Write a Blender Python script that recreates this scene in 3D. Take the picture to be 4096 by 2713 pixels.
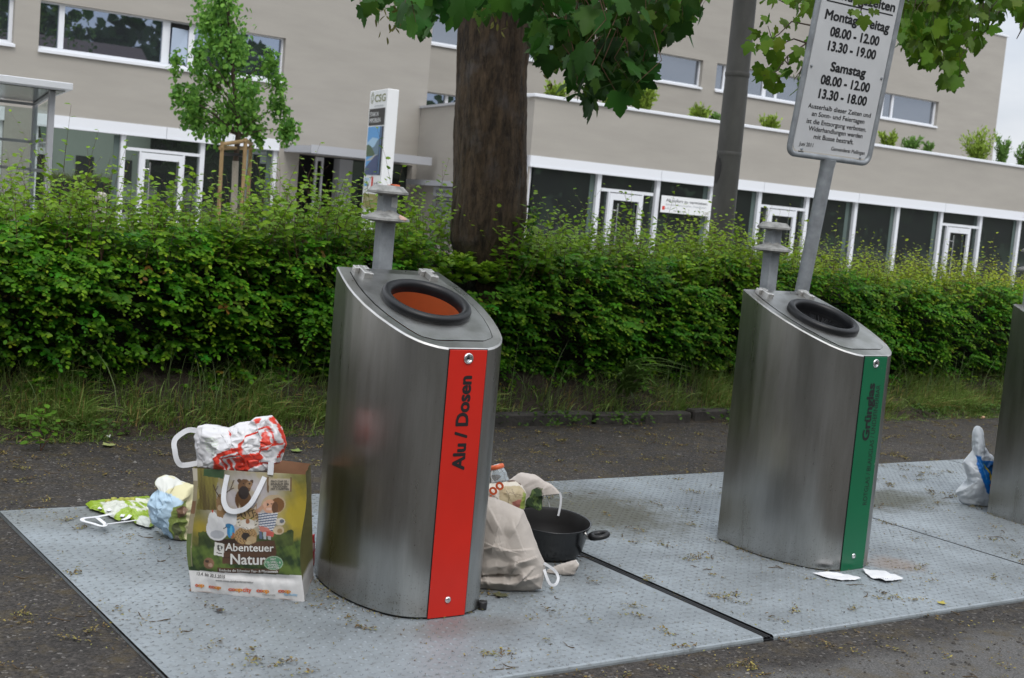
import bpy, math, random
import numpy as np
from mathutils import Vector, Matrix
for o in list(bpy.data.objects): bpy.data.objects.remove(o)
R = math.radians
SC = bpy.context.scene
COL = SC.collection
rng = np.random.default_rng(7)
random.seed(7)

# ---------------------------------------------------------------- camera
F_PX, PITCH, ROLL, YAW = 5327.0, 0.0994, 0.08866, 0.6027      # focal length in 4096-wide pixels
EYE = np.array([0.0, 0.0, 1.6])
_cy, _sy = math.cos(YAW), math.sin(YAW)
FW = np.array([_sy*math.cos(PITCH), _cy*math.cos(PITCH), -math.sin(PITCH)])
_r0 = np.array([_cy, -_sy, 0.0]); _u0 = np.cross(_r0, FW)
RT = math.cos(ROLL)*_r0 + math.sin(ROLL)*_u0
UP = -math.sin(ROLL)*_r0 + math.cos(ROLL)*_u0
camd = bpy.data.cameras.new("camera"); cam = bpy.data.objects.new("camera", camd); COL.objects.link(cam)
camd.sensor_width = 36.0; camd.lens = F_PX/4096*36.0
camd.clip_start = 0.05; camd.clip_end = 900
M = Matrix([[RT[i], UP[i], -FW[i]] for i in range(3)]).to_4x4(); M.translation = Vector(EYE)
cam.matrix_world = M
camd.dof.use_dof = True; camd.dof.focus_distance = 5.6; camd.dof.aperture_fstop = 7.0
SC.camera = cam

# ---------------------------------------------------------------- world, sun, exposure
SUN_EL, SUN_AZ = R(52), R(200)       # overcast: a wide soft sun behind the clouds
w = bpy.data.worlds.new("World"); SC.world = w; w.use_nodes = True
nt = w.node_tree; nt.nodes.clear()
n_out = nt.nodes.new('ShaderNodeOutputWorld'); n_bg = nt.nodes.new('ShaderNodeBackground')
n_sky = nt.nodes.new('ShaderNodeTexSky'); n_sky.sky_type = 'NISHITA'; n_sky.sun_disc = False
n_sky.sun_elevation = SUN_EL; n_sky.sun_rotation = SUN_AZ; n_sky.air_density = 1.0; n_sky.dust_density = 2.0
n_tc = nt.nodes.new('ShaderNodeTexCoord'); n_no = nt.nodes.new('ShaderNodeTexNoise')
n_map = nt.nodes.new('ShaderNodeMapping'); n_map.inputs['Scale'].default_value = (1, 1, 2.6)
n_no.inputs['Scale'].default_value = 2.4; n_no.inputs['Detail'].default_value = 6; n_no.inputs['Roughness'].default_value = .55
n_cr = nt.nodes.new('ShaderNodeValToRGB')
n_cr.color_ramp.elements[0].position = .30; n_cr.color_ramp.elements[0].color = (.78, .78, .78, 1)
n_cr.color_ramp.elements[1].position = .62; n_cr.color_ramp.elements[1].color = (1, 1, 1, 1)
n_cl = nt.nodes.new('ShaderNodeValToRGB')                       # cloud brightness (grey underside to white)
n_cl.color_ramp.elements[0].position = .3; n_cl.color_ramp.elements[0].color = (5.6, 6.2, 7.2, 1)
n_cl.color_ramp.elements[1].position = .65; n_cl.color_ramp.elements[1].color = (9.5, 9.7, 10.0, 1)
n_mx = nt.nodes.new('ShaderNodeMix'); n_mx.data_type = 'RGBA'
lk = nt.links.new
lk(n_tc.outputs['Generated'], n_map.inputs['Vector']); lk(n_map.outputs['Vector'], n_no.inputs['Vector'])
lk(n_no.outputs['Fac'], n_cr.inputs['Fac']); lk(n_no.outputs['Fac'], n_cl.inputs['Fac'])
lk(n_cr.outputs['Color'], n_mx.inputs[0]); lk(n_sky.outputs['Color'], n_mx.inputs[6]); lk(n_cl.outputs['Color'], n_mx.inputs[7])
n_sx = nt.nodes.new('ShaderNodeSeparateXYZ'); lk(n_tc.outputs['Generated'], n_sx.inputs[0])      # overcast sky: about half as bright at the horizon as overhead
n_gr = nt.nodes.new('ShaderNodeMapRange'); n_gr.inputs['From Min'].default_value = 0.0; n_gr.inputs['From Max'].default_value = .85; n_gr.inputs['To Min'].default_value = .50; n_gr.inputs['To Max'].default_value = 1.25
lk(n_sx.outputs['Z'], n_gr.inputs['Value'])
n_ml = nt.nodes.new('ShaderNodeMix'); n_ml.data_type = 'RGBA'; n_ml.blend_type = 'MULTIPLY'; n_ml.inputs[0].default_value = 1; n_ml.clamp_result = False
lk(n_mx.outputs[2], n_ml.inputs[6]); lk(n_gr.outputs['Result'], n_ml.inputs[7]); lk(n_ml.outputs[2], n_bg.inputs['Color']); n_bg.inputs['Strength'].default_value = 0.1
lk(n_bg.outputs['Background'], n_out.inputs['Surface'])
sund = bpy.data.lights.new("sun", 'SUN'); sund.energy = 0.8; sund.angle = R(25); sund.color = (1, .96, .9)
sun = bpy.data.objects.new("sun", sund); COL.objects.link(sun)
# sun direction: sky azimuth measured so that rotation 0 = +Y, growing clockwise
sd = Vector((math.sin(SUN_AZ)*math.cos(SUN_EL), math.cos(SUN_AZ)*math.cos(SUN_EL), math.sin(SUN_EL)))
sun.rotation_euler = sd.to_track_quat('Z', 'Y').to_euler(); sun.location = (0, 0, 20)
SC.view_settings.view_transform = 'Standard'; SC.view_settings.look = 'None'
SC.view_settings.exposure = 0.78; SC.view_settings.gamma = 1.0
try:
    SC.cycles.use_denoising = True; SC.cycles.max_bounces = 8; SC.cycles.transparent_max_bounces = 8
    SC.cycles.caustics_reflective = False; SC.cycles.caustics_refractive = False
except Exception: pass

# ---------------------------------------------------------------- helpers
S = 4096/2367.0
def ray(x, y): return FW + RT*(x-2048)/F_PX - UP*(y-1356.5)/F_PX
def onY(x, y, Y):
    d = ray(x, y); return EYE + d*(Y/d[1])
def onZ(x, y, z=0.0):
    d = ray(x, y); return EYE + d*((z-1.6)/d[2])
def onP(x, y, n, p0):
    d = ray(x, y); n = np.asarray(n, float); return EYE + d*((n@(np.asarray(p0)-EYE))/(n@d))
def dY(x, y, Y): return onY(x*S, y*S, Y)            # display pixels (2367 wide)
def nrm(v):
    v = np.asarray(v, float); return v/np.maximum(np.linalg.norm(v, axis=-1, keepdims=True), 1e-9)

class MB:
    def __init__(s): s.v = []; s.f = []; s.smooth = []
    def add(s, V, Fs, smooth=False):
        b = len(s.v); s.v.extend([tuple(map(float, p)) for p in V])
        for f in Fs: s.f.append([b+i for i in f]); s.smooth.append(smooth)
        return s
    def box(s, x0, x1, y0, y1, z0, z1, fn=None):
        V = [(x0,y0,z0),(x1,y0,z0),(x1,y1,z0),(x0,y1,z0),(x0,y0,z1),(x1,y0,z1),(x1,y1,z1),(x0,y1,z1)]
        if fn: V = [fn(p) for p in V]
        return s.add(V, [(3,2,1,0),(4,5,6,7),(0,1,5,4),(1,2,6,5),(2,3,7,6),(3,0,4,7)])
    def bev(s, x0, x1, y0, y1, z0, z1, b=.004, fn=None):
        # box with chamfered edges
        V = []; 
        for (xa, xs) in ((x0, 1), (x1, -1)):
            for (ya, ys) in ((y0, 1), (y1, -1)):
                for (za, zs) in ((z0, 1), (z1, -1)):
                    V += [(xa, ya+ys*b, za+zs*b), (xa+xs*b, ya, za+zs*b), (xa+xs*b, ya+ys*b, za)]
        I = lambda i, j, k, a: ((i*2+j)*2+k)*3+a
        Fs = []
        for i in (0, 1): Fs.append([I(i,0,0,0), I(i,1,0,0), I(i,1,1,0), I(i,0,1,0)])
        for j in (0, 1): Fs.append([I(0,j,0,1), I(1,j,0,1), I(1,j,1,1), I(0,j,1,1)])
        for k in (0, 1): Fs.append([I(0,0,k,2), I(1,0,k,2), I(1,1,k,2), I(0,1,k,2)])
        for i in (0,1):
            for j in (0,1): Fs.append([I(i,j,0,0), I(i,j,1,0), I(i,j,1,1), I(i,j,0,1)])
            for k in (0,1): Fs.append([I(i,0,k,0), I(i,1,k,0), I(i,1,k,2), I(i,0,k,2)])
        for j in (0,1):
            for k in (0,1): Fs.append([I(0,j,k,1), I(1,j,k,1), I(1,j,k,2), I(0,j,k,2)])
        for i in (0,1):
            for j in (0,1):
                for k in (0,1): Fs.append([I(i,j,k,0), I(i,j,k,1), I(i,j,k,2)])
        if fn: V = [fn(p) for p in V]
        return s.add(V, Fs)
    def tube(s, pts, rad, n=8, cap=True, smooth=True, closed=False):
        pts = np.asarray(pts, float); m = len(pts)
        rad = np.full(m, rad) if np.isscalar(rad) else np.asarray(rad, float)
        T = np.zeros_like(pts)
        for i in range(m):
            a, b = (pts[(i-1) % m], pts[(i+1) % m]) if closed else (pts[max(i-1, 0)], pts[min(i+1, m-1)])
            T[i] = nrm(b-a)
        ref = np.array([0, 0, 1.0]) if abs(T[0][2]) < .9 else np.array([1.0, 0, 0])
        V = []; A = nrm(np.cross(T[0], ref))
        for i in range(m):
            A = nrm(A - T[i]*(A@T[i])); B = np.cross(T[i], A)
            for k in range(n):
                t = 2*math.pi*k/n; V.append(pts[i] + rad[i]*(math.cos(t)*A + math.sin(t)*B))
        Fs = []
        for i in range(m if closed else m-1):
            j = (i+1) % m
            for k in range(n): Fs.append((i*n+k, i*n+(k+1) % n, j*n+(k+1) % n, j*n+k))
        s.add(V, Fs, smooth)
        if cap and not closed:
            s.add(V[:n], [list(range(n))[::-1]]); s.add(V[-n:], [list(range(n))])
        return s
    def lathe(s, prof, c=(0,0,0), n=32, smooth=True, fn=None):
        # prof: list of (r,z); open profile
        V = []; Fs = []; m = len(prof)
        for (r, z) in prof:
            for k in range(n):
                t = 2*math.pi*k/n; p = (c[0]+r*math.cos(t), c[1]+r*math.sin(t), c[2]+z); V.append(fn(p) if fn else p)
        for i in range(m-1):
            for k in range(n): Fs.append((i*n+k, i*n+(k+1) % n, (i+1)*n+(k+1) % n, (i+1)*n+k))
        return s.add(V, Fs, smooth)
    def poly(s, P): return s.add(P, [list(range(len(P)))])
    def prism(s, P, z0, z1, fn=None):
        n = len(P); V = [(x, y, z0) for x, y in P]+[(x, y, z1) for x, y in P]
        if fn: V = [fn(p) for p in V]
        return s.add(V, [list(range(n))[::-1], list(range(n, 2*n))]+[(i, (i+1) % n, n+(i+1) % n, n+i) for i in range(n)])
    def grid(s, G, smooth=True, flip=False):
        G = np.asarray(G); a, b = G.shape[:2]
        Fs = []
        for i in range(a-1):
            for j in range(b-1):
                q = (i*b+j, i*b+j+1, (i+1)*b+j+1, (i+1)*b+j); Fs.append(q[::-1] if flip else q)
        return s.add(G.reshape(-1, 3), Fs, smooth)
    def build(s, name, mat=None, parent=None, loc=(0,0,0), cols=None, recalc=False):
        return link_mesh(name, np.array(s.v), s.f, mat, parent, loc, cols, s.smooth, recalc)

WL = {}
def wloc(o): return np.array(WL.get(o.name, (0, 0, 0)), float)
def link_mesh(name, V, Fs, mat=None, parent=None, loc=(0,0,0), cols=None, smooth=None, recalc=False):
    V = np.asarray(V, float).reshape(-1, 3)
    base = wloc(parent) if parent is not None else np.array(loc, float)
    me = bpy.data.meshes.new(name)
    me.from_pydata([tuple(p) for p in (V-base)], [], Fs); 
    if smooth is not None: me.polygons.foreach_set('use_smooth', np.array(smooth, bool) if not np.isscalar(smooth) else np.full(len(Fs), bool(smooth)))
    if cols is not None: vcol(me, cols)
    if recalc:
        import bmesh
        bm = bmesh.new(); bm.from_mesh(me); bmesh.ops.recalc_face_normals(bm, faces=bm.faces); bm.to_mesh(me); bm.free()
    me.update()
    if mat: me.materials.append(mat)
    o = bpy.data.objects.new(name, me); COL.objects.link(o)
    if parent is not None: o.parent = parent; WL[o.name] = base
    else: o.location = base; WL[o.name] = base
    return o
def vcol(me, cols):
    cols = np.asarray(cols, float); c4 = np.ones((len(cols), 4)); c4[:, :3] = cols
    a = me.color_attributes.new('Col', 'FLOAT_COLOR', 'POINT'); a.data.foreach_set('color', c4.ravel())
def fast_mesh(name, V, Q, mat, parent=None, loc=(0,0,0), cols=None, smooth=True):
    """V (n,3), Q (m,k) uniform polygons, quick build"""
    base = wloc(parent) if parent is not None else np.array(loc, float)
    me = bpy.data.meshes.new(name); Q = np.asarray(Q); m, k = Q.shape
    me.vertices.add(len(V)); me.vertices.foreach_set('co', (np.asarray(V)-base).astype(np.float32).ravel())
    me.loops.add(m*k); me.loops.foreach_set('vertex_index', Q.astype(np.int32).ravel())
    me.polygons.add(m); me.polygons.foreach_set('loop_start', np.arange(0, m*k, k, dtype=np.int32))
    me.polygons.foreach_set('use_smooth', np.full(m, smooth))
    if cols is not None: vcol(me, cols)
    me.update(calc_edges=True); me.validate()
    me.materials.append(mat)
    o = bpy.data.objects.new(name, me); COL.objects.link(o)
    if parent is not None: o.parent = parent
    else: o.location = base
    WL[o.name] = base
    return o
def tag(o, label=None, cat=None, group=None, kind=None):
    if label: o['label'] = label
    if cat: o['category'] = cat
    if group: o['group'] = group
    if kind: o['kind'] = kind
    return o
def thing(name, label, cat, loc, group=None):
    o = bpy.data.objects.new(name, None); COL.objects.link(o); o.location = loc; o.empty_display_size = .1
    WL[o.name] = np.array(loc, float); return tag(o, label, cat, group)

def text_geo(s, width=None, height=None, bold=0.0, xs=1.0, align='LEFT', res=3):
    """flat glyphs as (verts2d, faces); width fits the line, height = cap height"""
    c = bpy.data.curves.new('t', 'FONT'); c.body = s; c.size = 1; c.resolution_u = res; c.fill_mode = 'FRONT'
    o = bpy.data.objects.new('t', c); COL.objects.link(o)
    dg = bpy.context.evaluated_depsgraph_get(); dg.update()
    me = bpy.data.meshes.new_from_object(o.evaluated_get(dg))
    V = np.array([v.co[:2] for v in me.vertices]).reshape(-1, 2); Fs = [list(p.vertices) for p in me.polygons]
    bpy.data.objects.remove(o); bpy.data.curves.remove(c); bpy.data.meshes.remove(me)
    if not len(V): return V, Fs
    V[:, 0] -= V[:, 0].min()
    h = height/CAP if height else 1.0
    V = V*h; V[:, 0] *= xs
    if width: V[:, 0] *= width/max(V[:, 0].max(), 1e-6)
    if align == 'CENTER': V[:, 0] -= V[:, 0].max()/2
    V = np.c_[V, np.zeros(len(V))]
    if bold > .003:                                     # heavier weight: the glyph struck several times around its outline
        b = bold*1.5*h; VV, FF = [], []
        for k, (dx, dy) in enumerate([(0, 0), (1, 0), (-1, 0), (0, .8), (0, -.8), (.7, .6), (-.7, .6), (.7, -.6), (-.7, -.6)]):
            FF += [[i+len(V)*k for i in f] for f in Fs]; VV.append(V+np.array([dx*b, dy*b, k]))
        V, Fs = np.vstack(VV), FF
    return V, Fs
CAP = 1.0
_v, _f = text_geo('H', height=1.0); CAP = float(_v[:, 1].max()-_v[:, 1].min())
def put_text(mb, s, o, ex, ey, **k):
    """o origin (baseline left), ex, ey unit 3-vectors"""
    V, Fs = text_geo(s, **k); o, ex, ey = map(lambda a: np.asarray(a, float), (o, ex, ey))
    if len(V): mb.add(o + V[:, :1]*ex + V[:, 1:2]*ey + V[:, 2:]*6e-5*nrm(np.cross(ex, ey)), Fs)
    return mb

# ---------------------------------------------------------------- materials
def mat(name, col=(.5,.5,.5), rough=.5, metal=0.0, var=0.0, vscale=6.0, bump=0.0, bscale=40.0, stretch=(1,1,1), attr=False,
        trans=0.0, spec=.5, col2=None, bdist=.01, aniso=0.0, vdetail=5):
    m = bpy.data.materials.new(name); m.use_nodes = True; t = m.node_tree; N = t.nodes; L = t.links.new
    b = N['Principled BSDF']; b.inputs['Roughness'].default_value = rough; b.inputs['Metallic'].default_value = metal
    b.inputs['Specular IOR Level'].default_value = spec
    b.inputs['Base Color'].default_value = (*col, 1)
    tc = N.new('ShaderNodeTexCoord'); mp = N.new('ShaderNodeMapping'); mp.inputs['Scale'].default_value = stretch
    L(tc.outputs['Object'], mp.inputs['Vector'])
    src = None
    if attr:
        a = N.new('ShaderNodeVertexColor'); a.layer_name = 'Col'; src = a.outputs['Color']
    if var > 0 or col2 is not None:
        no = N.new('ShaderNodeTexNoise'); no.inputs['Scale'].default_value = vscale; no.inputs['Detail'].default_value = vdetail
        no.inputs['Roughness'].default_value = .6
        L(mp.outputs['Vector'], no.inputs['Vector'])
        if col2 is not None and not attr:
            r = N.new('ShaderNodeValToRGB'); r.color_ramp.elements[0].position = .35; r.color_ramp.elements[1].position = .65
            r.color_ramp.elements[0].color = (*col, 1); r.color_ramp.elements[1].color = (*col2, 1)
            L(no.outputs['Fac'], r.inputs['Fac']); src = r.outputs['Color']
        if var > 0:
            mr = N.new('ShaderNodeMapRange'); mr.inputs['From Min'].default_value = .3; mr.inputs['From Max'].default_value = .7
            mr.inputs['To Min'].default_value = 1-var; mr.inputs['To Max'].default_value = 1+var
            L(no.outputs['Fac'], mr.inputs['Value'])
            mul = N.new('ShaderNodeMix'); mul.data_type = 'RGBA'; mul.blend_type = 'MULTIPLY'; mul.inputs[0].default_value = 1
            if src: L(src, mul.inputs[6])
            else: mul.inputs[6].default_value = (*col, 1)
            L(mr.outputs['Result'], mul.inputs[7]); src = mul.outputs[2]
    if src: L(src, b.inputs['Base Color'])
    if bump > 0:
        nb = N.new('ShaderNodeTexNoise'); nb.inputs['Scale'].default_value = bscale; nb.inputs['Detail'].default_value = 4
        L(mp.outputs['Vector'], nb.inputs['Vector'])
        bp = N.new('ShaderNodeBump'); bp.inputs['Strength'].default_value = bump; bp.inputs['Distance'].default_value = bdist
        L(nb.outputs['Fac'], bp.inputs['Height']); L(bp.outputs['Normal'], b.inputs['Normal'])
    if trans > 0:
        tr = N.new('ShaderNodeBsdfTranslucent'); mixs = N.new('ShaderNodeMixShader'); mixs.inputs[0].default_value = trans
        if src: L(src, tr.inputs['Color'])
        else: tr.inputs['Color'].default_value = (*col, 1)
        L(b.outputs[0], mixs.inputs[1]); L(tr.outputs[0], mixs.inputs[2]); L(mixs.outputs[0], N['Material Output'].inputs['Surface'])
    return m
def glassmat(name, dark=(.012,.016,.016), tint=(.75,.85,1.0), refl=.3, rough=.01):
    m = bpy.data.materials.new(name); m.use_nodes = True; t = m.node_tree; N = t.nodes; L = t.links.new
    b = N['Principled BSDF']; b.inputs['Base Color'].default_value = (*dark, 1); b.inputs['Roughness'].default_value = .4
    g = N.new('ShaderNodeBsdfGlossy'); g.inputs['Color'].default_value = (*tint, 1); g.inputs['Roughness'].default_value = rough
    fr = N.new('ShaderNodeLayerWeight'); fr.inputs['Blend'].default_value = .35
    ad = N.new('ShaderNodeMath'); ad.operation = 'MULTIPLY_ADD'; ad.inputs[1].default_value = .6; ad.inputs[2].default_value = refl; ad.use_clamp = True
    L(fr.outputs['Fresnel'], ad.inputs[0])
    mx = N.new('ShaderNodeMixShader'); L(ad.outputs[0], mx.inputs[0]); L(b.outputs[0], mx.inputs[1]); L(g.outputs[0], mx.inputs[2])
    L(mx.outputs[0], N['Material Output'].inputs['Surface'])
    return m
def steelmat(name, col, rough, streak=.25, dirt=True, aniso=.75):
    """brushed stainless: vertical grain in roughness and normal, grime low down and in runs"""
    m = bpy.data.materials.new(name); m.use_nodes = True; t = m.node_tree; N = t.nodes; L = t.links.new
    b = N['Principled BSDF']; b.inputs['Metallic'].default_value = 1.0; b.inputs['Anisotropic'].default_value = aniso
    tg = N.new('ShaderNodeTangent'); tg.direction_type = 'RADIAL'; tg.axis = 'Z'; L(tg.outputs[0], b.inputs['Tangent'])
    tc = N.new('ShaderNodeTexCoord')
    mp = N.new('ShaderNodeMapping'); mp.inputs['Scale'].default_value = (160, 160, 2.2); L(tc.outputs['Object'], mp.inputs['Vector'])
    g = N.new('ShaderNodeTexNoise'); g.inputs['Scale'].default_value = 1.0; g.inputs['Detail'].default_value = 3; L(mp.outputs['Vector'], g.inputs['Vector'])
    mp2 = N.new('ShaderNodeMapping'); mp2.inputs['Scale'].default_value = (9, 9, 1.5); L(tc.outputs['Object'], mp2.inputs['Vector'])
    s = N.new('ShaderNodeTexNoise'); s.inputs['Scale'].default_value = 1.0; s.inputs['Detail'].default_value = 6; s.inputs['Roughness'].default_value = .65; L(mp2.outputs['Vector'], s.inputs['Vector'])
    r = N.new('ShaderNodeMapRange'); r.inputs['From Min'].default_value = .25; r.inputs['From Max'].default_value = .75
    r.inputs['To Min'].default_value = rough-.04; r.inputs['To Max'].default_value = rough+.05; L(s.outputs['Fac'], r.inputs['Value']); L(r.outputs['Result'], b.inputs['Roughness'])
    c = N.new('ShaderNodeValToRGB'); c.color_ramp.elements[0].position = .28; c.color_ramp.elements[1].position = .6
    c.color_ramp.elements[0].color = (col[0]*.74, col[1]*.73, col[2]*.70, 1); c.color_ramp.elements[1].color = (*col, 1)
    L(s.outputs['Fac'], c.inputs['Fac'])
    m2 = N.new('ShaderNodeMix'); m2.data_type = 'RGBA'; m2.blend_type = 'MULTIPLY'; m2.inputs[0].default_value = streak
    L(c.outputs['Color'], m2.inputs[6]); L(g.outputs['Fac'], m2.inputs[7])
    out = m2.outputs[2]
    if dirt:
        vo = N.new('ShaderNodeTexNoise'); vo.inputs['Scale'].default_value = 150; vo.inputs['Detail'].default_value = 2; L(tc.outputs['Object'], vo.inputs['Vector'])
        sx = N.new('ShaderNodeSeparateXYZ'); L(tc.outputs['Object'], sx.inputs[0])
        hz = N.new('ShaderNodeMapRange'); hz.inputs['From Min'].default_value = 0; hz.inputs['From Max'].default_value = .22
        hz.inputs['To Min'].default_value = .14; hz.inputs['To Max'].default_value = 0; L(sx.outputs['Z'], hz.inputs['Value'])
        ad = N.new('ShaderNodeMath'); ad.operation = 'ADD'; L(vo.outputs['Fac'], ad.inputs[0]); L(hz.outputs['Result'], ad.inputs[1])
        th = N.new('ShaderNodeMapRange'); th.inputs['From Min'].default_value = .70; th.inputs['From Max'].default_value = .76; L(ad.outputs[0], th.inputs['Value'])
        m3 = N.new('ShaderNodeMix'); m3.data_type = 'RGBA'; m3.inputs[7].default_value = (.10, .085, .06, 1)
        ml = N.new('ShaderNodeMath'); ml.operation = 'MULTIPLY'; ml.inputs[1].default_value = .5; L(th.outputs['Result'], ml.inputs[0]); L(ml.outputs[0], m3.inputs[0])
        L(out, m3.inputs[6]); out = m3.outputs[2]
    # pale dried runs and fine scratches
    mp3 = N.new('ShaderNodeMapping'); mp3.inputs['Scale'].default_value = (55, 55, 2.4); L(tc.outputs['Object'], mp3.inputs['Vector'])
    rn = N.new('ShaderNodeTexNoise'); rn.inputs['Scale'].default_value = 1; rn.inputs['Detail'].default_value = 4; rn.inputs['Roughness'].default_value = .7; L(mp3.outputs['Vector'], rn.inputs['Vector'])
    rk = N.new('ShaderNodeMapRange'); rk.inputs['From Min'].default_value = .62; rk.inputs['From Max'].default_value = .75; rk.inputs['To Max'].default_value = .28; L(rn.outputs['Fac'], rk.inputs['Value'])
    m5 = N.new('ShaderNodeMix'); m5.data_type = 'RGBA'; m5.inputs[7].default_value = (.62, .60, .56, 1); L(rk.outputs['Result'], m5.inputs[0]); L(out, m5.inputs[6]); out = m5.outputs[2]
    L(out, b.inputs['Base Color'])
    bp = N.new('ShaderNodeBump'); bp.inputs['Strength'].default_value = .05; bp.inputs['Distance'].default_value = .0004
    L(g.outputs['Fac'], bp.inputs['Height']); L(bp.outputs['Normal'], b.inputs['Normal'])
    return m

MT = {}
MT['steel'] = steelmat('brushed steel', (.50, .495, .48), .29, .14)
MT['steel_top'] = steelmat('brushed steel lid', (.52, .52, .51), .36, .12, dirt=False, aniso=0)
MT['chrome'] = mat('polished steel', (.75, .75, .75), .18, 1.0)
MT['alu'] = mat('white aluminium', (.74, .76, .80), .45)
MT['alu_shade'] = mat('grey and shaded aluminium', (.42, .43, .46), .4)  # grey metal parts; also the wing's white side trim, its shade painted in
MT['galv'] = mat('galvanised steel', (.30, .32, .34), .55, .35, var=.22, vscale=14, bump=.12, bscale=120, bdist=.002)
MT['galv_dark'] = mat('weathered galvanised steel', (.075, .073, .068), .65, .15, var=.28, vscale=5, stretch=(1,1,.35), bump=.1, bscale=80, bdist=.002)
MT['cast'] = mat('weathered cast metal', (.26, .26, .25), .7, .2, var=.4, vscale=30, bump=.2, bscale=140, bdist=.002)
MT['rubber'] = mat('black rubber', (.0075, .008, .0095), .42, var=.25, vscale=30, spec=.4)
MT['hinge'] = mat('matt steel', (.60, .59, .57), .42, .85)
MT['black'] = mat('black plastic', (.012, .012, .013), .45)
MT['seam'] = mat('dark seam', (.006, .006, .006), .8)
MT['letter'] = mat('black lettering', (.012, .012, .014), .5)
MT['plaster'] = mat('taupe render', (.352, .330, .296), .9, var=.07, vscale=.4, vdetail=9, bump=.10, bscale=9, stretch=(1.2,1.2,6), bdist=.012)
MT['glass_up'] = glassmat('upper window glass', (.012,.016,.022), (.58,.70,.92), .42, .012)
MT['glass_far'] = glassmat('far window glass', (.06,.068,.08), (.62,.68,.78), .34, .02)
MT['glass_shop'] = glassmat('shop glass', (.004,.007,.006), (.7,.9,.8), .10, .01)
MT['white'] = mat('white paint', (.78, .79, .80), .45)
MT['white_band'] = mat('white woven band', (.76, .77, .80), .6)
MT['soil'] = mat('soil', (.030, .022, .014), .95, var=.4, vscale=14, bump=.8, bscale=30, bdist=.03)
MT['leaf'] = mat('foliage', (.06,.13,.02), .5, attr=True, trans=.36, var=.15, vscale=3, spec=.16)
MT['grass'] = mat('grass', (.1,.16,.05), .5, attr=True, trans=.3, spec=.3)
MT['twig'] = mat('twig', (.05,.032,.02), .8)
MT['twig_red'] = mat('young stem', (.11,.055,.03), .7)
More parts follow.
